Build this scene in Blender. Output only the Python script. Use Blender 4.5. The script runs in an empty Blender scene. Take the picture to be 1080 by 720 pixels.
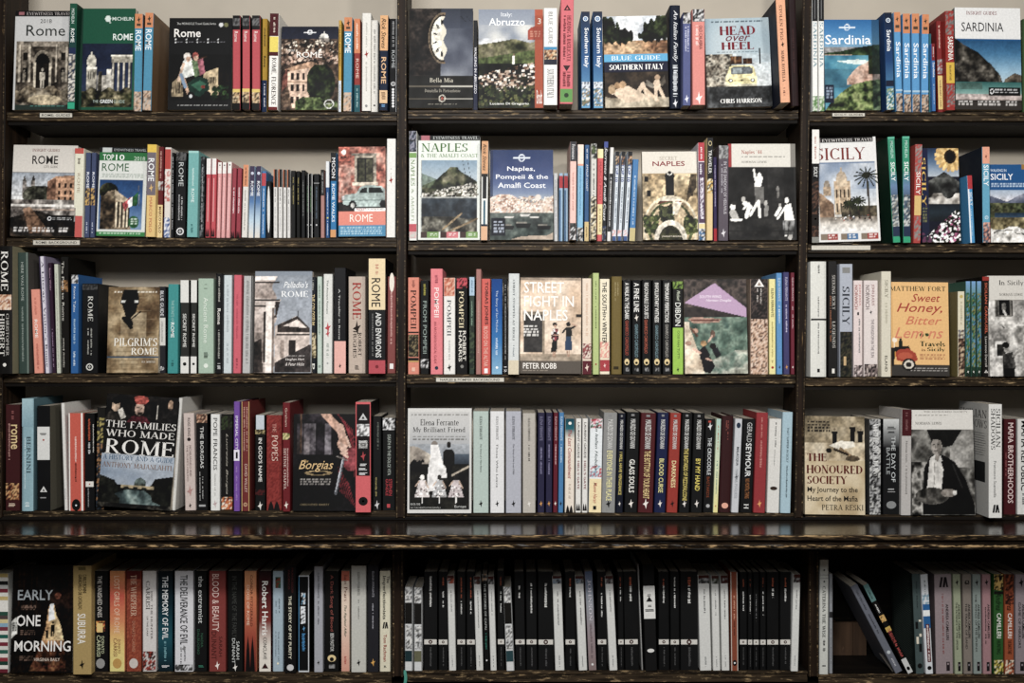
import bpy, math, random, re
import numpy as np
from mathutils import Matrix, Vector
C = bpy.context.scene.collection
R = random.Random(7)
NR = np.random.RandomState(5)

# ---------------------------------------------------------------- camera
F, D, YH, ZC = 1182.0, 2.30, 360.0, 1.50          # focal length in px, distance to the spines, horizon row, eye height
cam = bpy.data.objects.new('camera', bpy.data.cameras.new('camera'))
C.objects.link(cam)
cam.data.sensor_width = 36.0
cam.data.lens = F * 36.0 / 1080.0
cam.data.shift_y = (YH - 360.0) / 1080.0
cam.location = (0, -D, ZC)
cam.rotation_euler = (math.pi / 2, 0, 0)
bpy.context.scene.camera = cam

def PX(px, Y=0.0): return (px - 540.0) * (D + Y) / F
def PZ(py, Y=0.0): return ZC + (YH - py) * (D + Y) / F

# ---------------------------------------------------------------- light, world, exposure
vs = bpy.context.scene.view_settings
bpy.context.scene.display_settings.display_device = 'sRGB'
vs.view_transform = 'Standard'; vs.look = 'None'; vs.gamma = 1.0; vs.use_curve_mapping = False
vs.exposure = 0.0
w = bpy.data.worlds.new('room_light'); bpy.context.scene.world = w; w.use_nodes = True
w.node_tree.nodes['Background'].inputs[0].default_value = (1.0, 0.95, 0.88, 1)
w.node_tree.nodes['Background'].inputs[1].default_value = 0.10
def area(name, loc, target, size, power, col):
    l = bpy.data.lights.new(name, 'AREA'); l.shape = 'SQUARE'; l.size = size; l.energy = power; l.color = col
    o = bpy.data.objects.new(name, l); C.objects.link(o); o.location = loc
    o.rotation_euler = (Vector(target) - Vector(loc)).to_track_quat('-Z', 'Y').to_euler()
    return o
area('shop_spot_lamp', (0.95, -1.85, 2.24), (0.2, 0, 1.60), 0.14, 12.5, (1.0, 0.97, 0.93))
area('shop_spot_lamp', (0.02, -1.85, 2.22), (-0.25, 0, 1.50), 0.14, 15.5, (1.0, 0.97, 0.93))
area('overhead_fill_light', (-0.30, -2.9, 2.68), (-0.05, 0, 1.00), 1.1, 58, (0.98, 0.985, 1.0))  # unseen soft fill, added overhead to brighten the lower shelves

# ---------------------------------------------------------------- materials
def new_mat(name):
    m = bpy.data.materials.new(name); m.use_nodes = True
    nt = m.node_tree; b = nt.nodes['Principled BSDF']
    return m, nt, b
def srgb(h):
    h = h.lstrip('#')
    if len(h) == 3: h = ''.join(c * 2 for c in h)
    v = [int(h[i:i + 2], 16) / 255.0 for i in (0, 2, 4)]
    return tuple(v)
def lin(h):
    return tuple((c / 12.92 if c <= .04045 else ((c + .055) / 1.055) ** 2.4) for c in srgb(h)) + (1,)

def print_mat(name, rough, wear):
    m, nt, b = new_mat(name)
    at = nt.nodes.new('ShaderNodeAttribute'); at.attribute_name = 'ink'
    tc = nt.nodes.new('ShaderNodeTexCoord')
    n = nt.nodes.new('ShaderNodeTexNoise'); n.inputs['Scale'].default_value = 260; n.inputs['Detail'].default_value = 5
    nt.links.new(tc.outputs['Object'], n.inputs['Vector'])
    mr = nt.nodes.new('ShaderNodeMapRange'); mr.inputs[1].default_value = .35; mr.inputs[2].default_value = .7
    mr.inputs[3].default_value = 1 - wear; mr.inputs[4].default_value = 1 + wear
    nt.links.new(n.outputs['Fac'], mr.inputs[0])
    mul = nt.nodes.new('ShaderNodeVectorMath'); mul.operation = 'SCALE'
    nt.links.new(at.outputs['Color'], mul.inputs[0]); nt.links.new(mr.outputs[0], mul.inputs['Scale'])
    nt.links.new(mul.outputs[0], b.inputs['Base Color'])
    n2 = nt.nodes.new('ShaderNodeTexNoise'); n2.inputs['Scale'].default_value = 30
    nt.links.new(tc.outputs['Object'], n2.inputs['Vector'])
    m2 = nt.nodes.new('ShaderNodeMapRange'); m2.inputs[3].default_value = rough - .1; m2.inputs[4].default_value = rough + .12
    nt.links.new(n2.outputs['Fac'], m2.inputs[0]); nt.links.new(m2.outputs[0], b.inputs['Roughness'])
    b.inputs['Specular IOR Level'].default_value = .16
    return m
M_PRINT = print_mat('printed_card', .5, .07)
M_JACKET = print_mat('matt_printed_card', .62, .08)

def paper():
    m, nt, b = new_mat('page_paper')
    tc = nt.nodes.new('ShaderNodeTexCoord')
    wv = nt.nodes.new('ShaderNodeTexNoise'); wv.inputs['Scale'].default_value = 60
    mp = nt.nodes.new('ShaderNodeMapping'); mp.inputs['Scale'].default_value = (60, .5, .5)
    nt.links.new(tc.outputs['Object'], mp.inputs['Vector']); nt.links.new(mp.outputs[0], wv.inputs['Vector'])
    cr = nt.nodes.new('ShaderNodeValToRGB')
    cr.color_ramp.elements[0].position = .35; cr.color_ramp.elements[0].color = lin('857b6a')
    cr.color_ramp.elements[1].position = .6; cr.color_ramp.elements[1].color = lin('c9bfae')
    nt.links.new(wv.outputs['Fac'], cr.inputs[0]); nt.links.new(cr.outputs[0], b.inputs['Base Color'])
    b.inputs['Roughness'].default_value = .9
    return m
M_PAPER = paper()

def wood(name, dark, mid, worn, t0, t1, rough, grain=(2.2, 60, 60), bump=.25, edge=False):
    m, nt, b = new_mat(name)
    L = nt.links.new; N = nt.nodes.new
    tc = N('ShaderNodeTexCoord')
    mp = N('ShaderNodeMapping'); mp.inputs['Scale'].default_value = grain; L(tc.outputs['Object'], mp.inputs['Vector'])
    g = N('ShaderNodeTexNoise'); g.inputs['Scale'].default_value = 1.6; g.inputs['Detail'].default_value = 7; L(mp.outputs[0], g.inputs['Vector'])
    cr = N('ShaderNodeValToRGB'); cr.color_ramp.elements[0].position = .35; cr.color_ramp.elements[0].color = lin(dark)
    cr.color_ramp.elements[1].position = .72; cr.color_ramp.elements[1].color = lin(mid); L(g.outputs['Fac'], cr.inputs[0])
    mp2 = N('ShaderNodeMapping'); mp2.inputs['Scale'].default_value = (grain[0] * 4, grain[1] * 1.6, grain[2] * 1.6) if grain[0] < grain[2] else (grain[0] * 1.6, grain[1] * 1.6, grain[2] * 4)
    L(tc.outputs['Object'], mp2.inputs['Vector'])
    s = N('ShaderNodeTexNoise'); s.inputs['Scale'].default_value = 1.5; s.inputs['Detail'].default_value = 6; s.inputs['Roughness'].default_value = .7
    L(mp2.outputs[0], s.inputs['Vector'])
    r2 = N('ShaderNodeMapRange'); r2.inputs[1].default_value = t0; r2.inputs[2].default_value = t1; L(s.outputs['Fac'], r2.inputs[0])
    if edge:                                                       # worn only on the proud beads
        at = N('ShaderNodeAttribute'); at.attribute_name = 'ink'; mm = N('ShaderNodeMath'); mm.operation = 'MULTIPLY'
        L(r2.outputs[0], mm.inputs[0]); L(at.outputs['Fac'], mm.inputs[1]); r2 = mm
    mx = N('ShaderNodeMix'); mx.data_type = 'RGBA'; L(r2.outputs[0], mx.inputs[0]); L(cr.outputs[0], mx.inputs[6]); mx.inputs[7].default_value = lin(worn)
    L(mx.outputs[2], b.inputs['Base Color'])
    b.inputs['Roughness'].default_value = rough; b.inputs['Specular IOR Level'].default_value = .5 if rough < .3 else .1
    bp = N('ShaderNodeBump'); bp.inputs['Strength'].default_value = bump; bp.inputs['Distance'].default_value = .002
    L(g.outputs['Fac'], bp.inputs['Height']); L(bp.outputs[0], b.inputs['Normal'])
    return m
M_WOOD = wood('dark_stained_wood', '090706', '15110d', '4a3c2a', .66, .74, .6)
M_WOODV = wood('dark_stained_wood_upright', '120d09', '2c2017', '755e40', .62, .73, .5, grain=(60, 60, 2.2))
M_EDGE = wood('worn_shelf_edge', '17120d', '45392b', 'a8906c', .56, .70, .45, grain=(6, 90, 90))
M_LEDGE = wood('polished_ledge_top', '100c09', '241b14', '5a4937', .69, .77, .2, bump=.12)
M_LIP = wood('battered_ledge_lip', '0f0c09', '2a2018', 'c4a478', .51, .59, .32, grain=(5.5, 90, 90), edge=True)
M_BLOCK = wood('bare_brown_wood', '30251d', '4d3b2d', '6b5440', .66, .76, .6, grain=(30, 30, 3))

def plain(name, h, rough, metal=0):
    m, nt, b = new_mat(name)
    tc = nt.nodes.new('ShaderNodeTexCoord'); n = nt.nodes.new('ShaderNodeTexNoise'); n.inputs['Scale'].default_value = 9; n.inputs['Detail'].default_value = 4
    nt.links.new(tc.outputs['Object'], n.inputs['Vector'])
    cr = nt.nodes.new('ShaderNodeValToRGB'); c = lin(h)
    cr.color_ramp.elements[0].position = .3; cr.color_ramp.elements[0].color = (c[0] * .9, c[1] * .9, c[2] * .9, 1)
    cr.color_ramp.elements[1].position = .7; cr.color_ramp.elements[1].color = c
    nt.links.new(n.outputs['Fac'], cr.inputs[0]); nt.links.new(cr.outputs[0], b.inputs['Base Color'])
    b.inputs['Roughness'].default_value = rough; b.inputs['Metallic'].default_value = metal
    return m
M_WALL = plain('beige_plaster', 'bdb4a5', .9)
M_FLOOR = plain('shop_floor', '5a4a3a', .6)
M_METAL = plain('dull_steel', '9a968e', .4, 1)

# ---------------------------------------------------------------- mesh collector with ink colours
class MB:
    def __init__(s): s.v = []; s.f = []; s.c = []
    def add(s, verts, faces, col):
        b = len(s.v); s.v.extend(verts); s.f.extend(tuple(i + b for i in f) for f in faces)
        if isinstance(col, str): col = srgb(col)
        if len(col) == len(verts) and not isinstance(col[0], float): s.c.extend(col)
        else: s.c.extend([tuple(col)] * len(verts))
    def box(s, x0, y0, z0, x1, y1, z1, col='888'):
        v = [(x0, y0, z0), (x1, y0, z0), (x1, y1, z0), (x0, y1, z0), (x0, y0, z1), (x1, y0, z1), (x1, y1, z1), (x0, y1, z1)]
        s.add(v, [(0, 3, 2, 1), (4, 5, 6, 7), (0, 1, 5, 4), (1, 2, 6, 5), (2, 3, 7, 6), (3, 0, 4, 7)], col)
    def build(s, name, mat, parent=None, smooth=False):
        me = bpy.data.meshes.new(name); me.from_pydata([tuple(p) for p in s.v], [], s.f)
        a = me.color_attributes.new('ink', 'FLOAT_COLOR', 'POINT')
        c = np.ones((len(s.v), 4), dtype=np.float32)
        rgb = np.array(s.c, dtype=np.float32).reshape(-1, 3)
        g_ = (rgb @ np.array([.3, .59, .11], dtype=np.float32))[:, None]; rgb = np.clip((g_ + (rgb - g_) * .79 - .03) * 1.04, .004, 1) ** 1.08   # slightly faded inks
        c[:, :3] = np.where(rgb <= .04045, rgb / 12.92, ((np.clip(rgb, 0, 1) + .055) / 1.055) ** 2.4)
        a.data.foreach_set('color', c.ravel())
        me.materials.append(mat)
        o = bpy.data.objects.new(name, me); C.objects.link(o)
        if parent is not None: o.parent = parent
        return o
def tag(o, label=None, cat=None, group=None, kind=None):
    if label: o['label'] = label
    if cat: o['category'] = cat
    if group: o['group'] = group
    if kind: o['kind'] = kind
    return o
def bevel(o, wd, seg=2):
    m = o.modifiers.new('bevel', 'BEVEL'); m.width = wd; m.segments = seg; m.limit_method = 'ANGLE'
    return o

# ---------------------------------------------------------------- lettering
_tc = {}
def sans(txt, bold=0.0, shear=0.0):
    key = (txt, bold, shear)
    if key in _tc: return _tc[key]
    cu = bpy.data.curves.new('t', 'FONT'); cu.body = txt; cu.resolution_u = 2; cu.offset = bold; cu.shear = shear
    o = bpy.data.objects.new('t', cu); C.objects.link(o)
    dg = bpy.context.evaluated_depsgraph_get(); dg.update()
    me = bpy.data.meshes.new_from_object(o.evaluated_get(dg))
    v = np.array([p.co[:] for p in me.vertices]) if len(me.vertices) else np.zeros((1, 3))
    f = [tuple(p.vertices) for p in me.polygons]
    bpy.data.objects.remove(o); bpy.data.curves.remove(cu); bpy.data.meshes.remove(me)
    v = v[:, :2]; lo = v.min(0); hi = v.max(0); v = (v - lo) / np.maximum(hi - lo, 1e-6)
    _tc[key] = (v, f, (hi - lo)[0] / max((hi - lo)[1], 1e-6)); return _tc[key]

# roman capitals drawn with thick and thin strokes and serifs; l = line (x0 y0 x1 y1 w), a = arc (cx cy rx ry a0 a1), s = serif (x y)
K, H_ = .15, .06
def G(w, *st): return (w, st)
def l(a, b, c, d, t=K): return ('l', a, b, c, d, t)
def a(cx, cy, rx, ry, a0, a1): return ('a', cx, cy, rx, ry, a0, a1)
def s(x, y, w=.26): return ('s', x, y, w)
SER = {
 'A': G(.80, l(.08, 0, .40, 1, H_), l(.40, 1, .70, 0), l(.18, .33, .60, .33, H_), s(.09, 0), s(.70, 0)),
 'B': G(.66, l(.14, 0, .14, 1), a(.30, .76, .24, .22, -90, 90), a(.30, .27, .28, .25, -90, 90), l(.1, .97, .32, .97, H_), l(.1, .53, .32, .53, H_), l(.1, .03, .32, .03, H_)),
 'C': G(.74, a(.42, .5, .34, .47, 45, 315), l(.68, .98, .68, .76, H_), l(.68, .02, .68, .2, H_)),
 'D': G(.80, l(.14, 0, .14, 1), a(.30, .5, .40, .47, -90, 90), l(.1, .97, .32, .97, H_), l(.1, .03, .32, .03, H_)),
 'E': G(.64, l(.14, 0, .14, 1), l(.04, .97, .58, .97, H_), l(.1, .52, .46, .52, H_), l(.04, .03, .6, .03, H_), l(.57, 1, .57, .8, H_), l(.59, 0, .59, .2, H_), l(.46, .62, .46, .42, H_)),
 'F': G(.60, l(.14, 0, .14, 1), l(.04, .97, .56, .97, H_), l(.1, .5, .44, .5, H_), l(.55, 1, .55, .8, H_), s(.14, 0)),
 'G': G(.80, a(.42, .5, .34, .47, 45, 315), l(.68, .0, .68, .4), l(.68, .98, .68, .76, H_), s(.68, .4)),
 'H': G(.84, l(.14, 0, .14, 1), l(.70, 0, .70, 1), l(.14, .52, .70, .52, H_), s(.14, 0), s(.14, 1), s(.7, 0), s(.7, 1)),
 'I': G(.32, l(.16, 0, .16, 1), s(.16, 0), s(.16, 1)),
 'J': G(.46, l(.28, .1, .28, 1), a(.14, .15, .14, .18, 180, 350), s(.28, 1)),
 'K': G(.80, l(.14, 0, .14, 1), l(.16, .42, .62, 1, H_), l(.28, .56, .68, 0), s(.14, 0), s(.14, 1), s(.62, 1), s(.68, 0)),
 'L': G(.62, l(.14, 0, .14, 1), l(.04, .03, .58, .03, H_), l(.57, 0, .57, .24, H_), s(.14, 1)),
 'M': G(.96, l(.12, 0, .14, 1, H_), l(.14, 1, .46, .05), l(.46, .05, .80, 1, H_), l(.82, 0, .82, 1), s(.12, 0), s(.82, 0), s(.12, 1, .2), s(.84, 1, .2)),
 'N': G(.84, l(.14, 0, .14, 1, H_), l(.12, 1, .70, 0), l(.70, 0, .70, 1, H_), s(.14, 0), s(.12, 1, .2), s(.7, 1)),
 'O': G(.84, a(.42, .5, .35, .48, 0, 360)),
 'P': G(.64, l(.14, 0, .14, 1), a(.30, .73, .26, .25, -90, 90), l(.1, .97, .32, .97, H_), l(.1, .48, .32, .48, H_), s(.14, 0)),
 'Q': G(.84, a(.42, .5, .35, .48, 0, 360), l(.4, .1, .8, -.2, .1)),
 'R': G(.74, l(.14, 0, .14, 1), a(.30, .75, .24, .23, -90, 90), l(.1, .97, .32, .97, H_), l(.1, .52, .32, .52, H_), l(.32, .5, .66, 0), s(.14, 0), s(.68, 0, .18)),
 'S': G(.58, a(.28, .74, .19, .23, 30, 270), a(.28, .27, .21, .24, -150, 90), l(.48, 1, .48, .76, H_), l(.05, .0, .05, .26, H_)),
 'T': G(.70, l(.35, 0, .35, 1), l(.04, .97, .66, .97, H_), l(.05, 1, .05, .78, H_), l(.65, 1, .65, .78, H_), s(.35, 0)),
 'U': G(.80, l(.14, .3, .14, 1), l(.66, .3, .66, 1, H_), a(.40, .3, .26, .28, 180, 360), s(.14, 1), s(.66, 1)),
 'V': G(.78, l(.08, 1, .40, 0), l(.40, 0, .70, 1, H_), s(.1, 1), s(.7, 1, .2)),
 'W': G(1.1, l(.08, 1, .34, 0), l(.34, 0, .58, 1, H_), l(.54, 1, .78, 0), l(.78, 0, 1.02, 1, H_), s(.1, 1), s(1.02, 1, .2)),
 'X': G(.78, l(.08, 1, .68, 0), l(.66, 1, .1, 0, H_), s(.1, 1), s(.66, 1), s(.1, 0), s(.68, 0)),
 'Y': G(.74, l(.06, 1, .37, .48), l(.37, .48, .66, 1, H_), l(.37, 0, .37, .5), s(.08, 1), s(.66, 1, .2), s(.37, 0)),
 'Z': G(.66, l(.6, 1, .06, 0, K), l(.06, .97, .6, .97, H_), l(.06, .03, .62, .03, H_)),
 "'": G(.2, l(.1, 1, .07, .74, .1)), '.': G(.24, l(.1, 0, .1, .12, .13)), ',': G(.24, l(.12, .1, .06, -.14, .1)), ' ': G(.34),
 ':': G(.24, l(.1, 0, .1, .12, .13), l(.1, .5, .1, .62, .13)), '&': G(.8, a(.3, .76, .16, .2, 0, 360), a(.3, .28, .24, .26, 0, 360), l(.4, .6, .74, 0)),
}
SER.update({
 'a': G(.52, a(.22, .19, .16, .19, 0, 360), l(.4, 0, .4, .46, .12), a(.24, .44, .15, .2, 0, 150), s(.44, 0, .14)),
 'b': G(.56, l(.12, 0, .12, 1, .12), a(.28, .32, .2, .32, -140, 140), s(.1, 1, .16)),
 'c': G(.5, a(.28, .32, .21, .32, 45, 315)),
 'd': G(.58, l(.44, 0, .44, 1, .12), a(.26, .32, .2, .32, 40, 320), s(.4, 1, .16), s(.47, 0, .14)),
 'e': G(.52, a(.27, .32, .21, .32, 0, 315), l(.08, .36, .48, .36, H_)),
 'f': G(.36, l(.16, 0, .16, .82, .12), a(.3, .8, .14, .2, 50, 180), l(.02, .62, .34, .62, H_), s(.16, 0)),
 'g': G(.52, a(.25, .42, .17, .22, 0, 360), a(.25, -.1, .22, .17, 0, 360), l(.4, .6, .5, .66, H_)),
 'h': G(.6, l(.12, 0, .12, 1, .12), a(.3, .4, .17, .24, 0, 150), l(.47, 0, .47, .42, .12), s(.12, 0), s(.47, 0), s(.1, 1, .16)),
 'i': G(.28, l(.13, 0, .13, .62, .12), l(.13, .8, .13, .93, .12), s(.13, 0), s(.1, .62, .14)),
 'j': G(.26, l(.13, -.2, .13, .62, .12), l(.13, .8, .13, .93, .12)),
 'k': G(.56, l(.12, 0, .12, 1, .12), l(.16, .28, .42, .62, H_), l(.24, .34, .5, 0, .12), s(.12, 0), s(.5, 0, .18), s(.42, .62, .2)),
 'l': G(.28, l(.13, 0, .13, 1, .12), s(.13, 0), s(.1, 1, .16)),
 'm': G(.9, l(.12, 0, .12, .62, .12), a(.28, .4, .16, .22, 0, 150), l(.44, 0, .44, .42, .12), a(.6, .4, .16, .22, 0, 150), l(.76, 0, .76, .42, .12), s(.12, 0), s(.44, 0), s(.76, 0)),
 'n': G(.6, l(.12, 0, .12, .62, .12), a(.3, .4, .17, .22, 0, 150), l(.47, 0, .47, .42, .12), s(.12, 0), s(.47, 0), s(.08, .62, .14)),
 'o': G(.56, a(.28, .32, .22, .32, 0, 360)),
 'p': G(.56, l(.12, -.28, .12, .62, .12), a(.28, .32, .2, .32, -140, 140), s(.12, -.28)),
 'q': G(.56, l(.44, -.28, .44, .62, .12), a(.26, .32, .2, .32, 40, 320)),
 'r': G(.42, l(.12, 0, .12, .62, .12), a(.3, .44, .16, .2, 50, 150), s(.12, 0), s(.08, .62, .14)),
 's': G(.42, a(.2, .47, .13, .16, 30, 270), a(.2, .17, .15, .17, -150, 90)),
 't': G(.36, l(.15, .1, .15, .84, .12), a(.27, .12, .12, .14, 190, 300), l(.02, .62, .32, .62, H_)),
 'u': G(.6, l(.12, .2, .12, .62, .12), a(.28, .2, .17, .2, 180, 340), l(.46, 0, .46, .62, .12), s(.5, 0, .14), s(.1, .62, .14), s(.43, .62, .14)),
 'v': G(.54, l(.06, .62, .27, 0, .12), l(.27, 0, .46, .62, H_), s(.08, .62, .2), s(.46, .62, .16)),
 'w': G(.8, l(.06, .62, .23, 0, .12), l(.23, 0, .4, .62, H_), l(.37, .62, .55, 0, .12), l(.55, 0, .72, .62, H_), s(.08, .62, .2), s(.72, .62, .16)),
 'x': G(.54, l(.06, .62, .46, 0, .12), l(.44, .62, .08, 0, H_), s(.08, .62, .18), s(.46, 0, .18)),
 'y': G(.54, l(.06, .62, .27, 0, .12), l(.14, -.28, .46, .62, H_), s(.08, .62, .2), s(.46, .62, .16)),
 'z': G(.5, l(.42, .6, .06, 0, .1), l(.06, .59, .42, .59, H_), l(.06, .03, .44, .03, H_)),
 '4': G(.56, l(.38, 0, .38, 1), l(.04, .28, .52, .28, H_), l(.06, .28, .4, 1, H_), s(.38, 0)),
})
def serif(txt, wgt=1.0):
    key = ('#', txt, wgt)
    if key in _tc: return _tc[key]
    V = []; Fc = []; x = 0.0
    def quad(p0, p1, p2, p3):
        b = len(V); V.extend([p0, p1, p2, p3]); Fc.append((b, b + 1, b + 2, b + 3))
    for ch in txt:
        w_, sts = SER.get(ch) or SER.get(ch.upper(), SER[' '])
        for st in sts:
            if st[0] == 'l':
                _, x0, y0, x1, y1, t = st; t = t * (wgt if t > .1 else 1)
                if abs(x1 - x0) < abs(y1 - y0): quad((x + x0 - t / 2, y0), (x + x0 + t / 2, y0), (x + x1 + t / 2, y1), (x + x1 - t / 2, y1))
                else: quad((x + x0, y0 - t / 2), (x + x1, y1 - t / 2), (x + x1, y1 + t / 2), (x + x0, y0 + t / 2))
            elif st[0] == 's':
                _, px, py, ww = st; d = .05 if py < .5 else -.05
                quad((x + px - ww / 2, py), (x + px + ww / 2, py), (x + px + ww / 2, py + d), (x + px - ww / 2, py + d))
            else:
                _, cx, cy, rx, ry, a0, a1 = st; n = max(4, int(abs(a1 - a0) / 24)); prev = None
                for i in range(n + 1):
                    th = math.radians(a0 + (a1 - a0) * i / n); c_, s_ = math.cos(th), math.sin(th)
                    t = .05 + (K * wgt - .04) * abs(c_) ** 1.3
                    po = (x + cx + (rx + t * .35) * c_, cy + (ry + .015) * s_); pi_ = (x + cx + (rx - t * .65) * c_, cy + (ry - .045) * s_)
                    if prev: quad(prev[0], po, pi_, prev[1])
                    prev = (po, pi_)
        x += w_ + .06
    v = np.array(V) if V else np.zeros((1, 2)); lo = v.min(0); hi = v.max(0); v = (v - lo) / np.maximum(hi - lo, 1e-6)
    fixed = []
    for f in Fc:                                              # make every quad face the reader
        p = [v[i] for i in f]; ar = sum(p[i][0] * p[(i + 1) % 4][1] - p[(i + 1) % 4][0] * p[i][1] for i in range(4))
        fixed.append(f if ar > 0 else tuple(reversed(f)))
    _tc[key] = (v, fixed, (hi - lo)[0] / (hi - lo)[1]); return _tc[key]
def letters(txt, style):
    txt = txt.replace('_', ' ')
    if style == 's': return serif(txt)
    if style == 'S': return serif(txt, 1.5)
    if style == 'b': return sans(txt, .01)
    if style == 'i': return sans(txt, 0.004, .35)
    return sans(txt, 0.0)

# ---------------------------------------------------------------- cover art, painted on a fine lattice
def vnoise(ny, nx, cells, rs):
    gy = max(2, int(cells) + 1); gx = max(2, int(cells * nx / ny) + 2)
    g = rs.rand(gy + 1, gx + 1)
    y = np.linspace(0, gy - 1.001, ny); x = np.linspace(0, gx - 1.001, nx)
    yi = y.astype(int); xi = x.astype(int); fy = (y - yi)[:, None]; fx = (x - xi)[None, :]
    fy = fy * fy * (3 - 2 * fy); fx = fx * fx * (3 - 2 * fx)
    return g[yi][:, xi] * (1 - fy) * (1 - fx) + g[yi + 1][:, xi] * fy * (1 - fx) + g[yi][:, xi + 1] * (1 - fy) * fx + g[yi + 1][:, xi + 1] * fy * fx
class Art:
    def __init__(s, nx, ny, seed, base='888'):
        s.nx, s.ny = nx, ny; s.rs = np.random.RandomState(seed)
        s.U, s.V = np.meshgrid(np.linspace(0, 1, nx), np.linspace(0, 1, ny))
        s.a = np.zeros((ny, nx, 3)) + np.array(srgb(base)); s.txt = []
        s.asp = nx / ny
    def put(s, m, col, al=1.0):
        m = (m.astype(float) * al)[..., None]; s.a = s.a * (1 - m) + np.array(srgb(col)) * m
    def rect(s, x0, y0, x1, y1, col, al=1): s.put((s.U >= x0) & (s.U <= x1) & (s.V >= y0) & (s.V <= y1), col, al)
    def ell(s, cx, cy, rx, ry, col, al=1): s.put(((s.U - cx) / rx) ** 2 + ((s.V - cy) / ry) ** 2 <= 1, col, al)
    def ring(s, cx, cy, rx, ry, t, col):
        d = np.sqrt(((s.U - cx) / rx) ** 2 + ((s.V - cy) / ry) ** 2); s.put((d <= 1) & (d >= 1 - t), col)
    def grad(s, x0, y0, x1, y1, *cols):
        m = (s.U >= x0) & (s.U <= x1) & (s.V >= y0) & (s.V <= y1)
        t = np.clip((s.V - y0) / (y1 - y0), 0, 1) * (len(cols) - 1); cs = np.array([srgb(c) for c in cols])
        i = np.minimum(t.astype(int), len(cols) - 2); f = (t - i)[..., None]; g = cs[i] * (1 - f) + cs[i + 1] * f
        s.a = np.where(m[..., None], g, s.a)
    def pmask(s, pts):
        ins = np.zeros_like(s.U, bool); n = len(pts)
        for i in range(n):
            x0, y0 = pts[i]; x1, y1 = pts[(i + 1) % n]
            if y0 == y1: continue
            c = ((s.V >= min(y0, y1)) & (s.V < max(y0, y1))); xx = x0 + (s.V - y0) * (x1 - x0) / (y1 - y0); ins ^= c & (s.U < xx)
        return ins
    def poly(s, pts, col, al=1): s.put(s.pmask(pts), col, al)
    def line(s, x0, y0, x1, y1, t, col, al=1):
        dx, dy = x1 - x0, (y1 - y0) / s.asp; L2 = dx * dx + dy * dy + 1e-9
        px, py = s.U - x0, (s.V - y0) / s.asp
        k = np.clip((px * dx + py * dy) / L2, 0, 1); d = np.hypot(px - k * dx, py - k * dy); s.put(d <= t / 2, col, al)
    def noise(s, x0, y0, x1, y1, cells, cols, mask=None, al=1.0):
        n = sum(vnoise(s.ny, s.nx, cells * 2 ** k, s.rs) * .5 ** k for k in range(3)) / 1.75
        n = np.clip((n - .22) / .56, 0, .999) * (len(cols) - 1); cs = np.array([srgb(c) for c in cols]); i = n.astype(int); i = np.minimum(i, len(cols) - 2)
        f = (n - i)[..., None]; g = cs[i] * (1 - f) + cs[i + 1] * f
        m = (s.U >= x0) & (s.U <= x1) & (s.V >= y0) & (s.V <= y1)
        if mask is not None: m &= mask
        m = (m * al)[..., None]; s.a = s.a * (1 - m) + g * m
    def dots(s, x0, y0, x1, y1, n, r, cols, mask=None):
        for k in range(n):
            cx, cy = s.rs.uniform(x0, x1), s.rs.uniform(y0, y1); q = r * s.rs.uniform(.5, 1.2)
            m = ((s.U - cx) / q) ** 2 + ((s.V - cy) / (q * s.asp)) ** 2 <= 1
            if mask is not None: m &= mask
            s.put(m, cols[k % len(cols)])
    def blocks(s, x0, y0, x1, y1, n, w_, h_, cols, mask=None):
        for k in range(n):
            cx, cy = s.rs.uniform(x0, x1), s.rs.uniform(y0, y1); a_, b_ = w_ * s.rs.uniform(.5, 1.3), h_ * s.rs.uniform(.5, 1.3)
            m = (abs(s.U - cx) < a_ / 2) & (abs(s.V - cy) < b_ / 2)
            if mask is not None: m &= mask
            s.put(m, cols[int(s.rs.randint(len(cols)))])
    def hill(s, pts, col=None):
        xs, ys = zip(*pts); return s.V > np.interp(s.U, xs, ys)
    def grain(s, x0, y0, x1, y1, amt=.5, con=1.2):
        m = (s.U >= x0) & (s.U <= x1) & (s.V >= y0) & (s.V <= y1)
        n = vnoise(s.ny, s.nx, s.ny / 2.2, s.rs) - .5; n2 = vnoise(s.ny, s.nx, s.ny / 5, s.rs) - .5; n3 = vnoise(s.ny, s.nx, s.ny / 12, s.rs) - .5
        lum = s.a.mean(2); g = 1 + amt * (n * 1.1 + n2 * 1.0 + n3 * .5) * np.clip(1.25 - lum, .2, 1) * np.clip(1 - 6 * (s.a[..., 2] - s.a[..., 0]), .18, 1)
        b = s.a * g[..., None]; L = b.mean(2, keepdims=True); b = np.clip((b - L) * .8 + (L - .42) * con + .40, 0, 1)
        s.a = np.where(m[..., None], b, s.a)
    def T(s, txt, x0, y0, x1, y1, col, st='n'): s.txt.append((txt, x0, y0, x1, y1, col, st))
    def small(s, x0, y0, x1, y1, col, rows=1, al=.8):
        h = (y1 - y0) / (rows * 1.6)
        for r in range(rows):
            y = y0 + r * h * 1.6; x = x0
            while x < x1:
                wd = s.rs.uniform(.02, .07); s.rect(x, y, min(x + wd, x1), y + max(h, .006), col, al); x += wd + .02
    def person(s, x, y0, y1, col, head=None, w_=.045):
        h = y1 - y0
        s.ell(x, y0 + h * .08, w_ * .45, h * .08, head or col)
        s.poly([(x - w_, y0 + h * .2), (x + w_, y0 + h * .2), (x + w_ * .8, y0 + h * .6), (x + w_ * .7, y1), (x + w_ * .1, y1), (x, y0 + h * .62), (x - w_ * .1, y1), (x - w_ * .7, y1), (x - w_ * .8, y0 + h * .6)], col)
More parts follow.
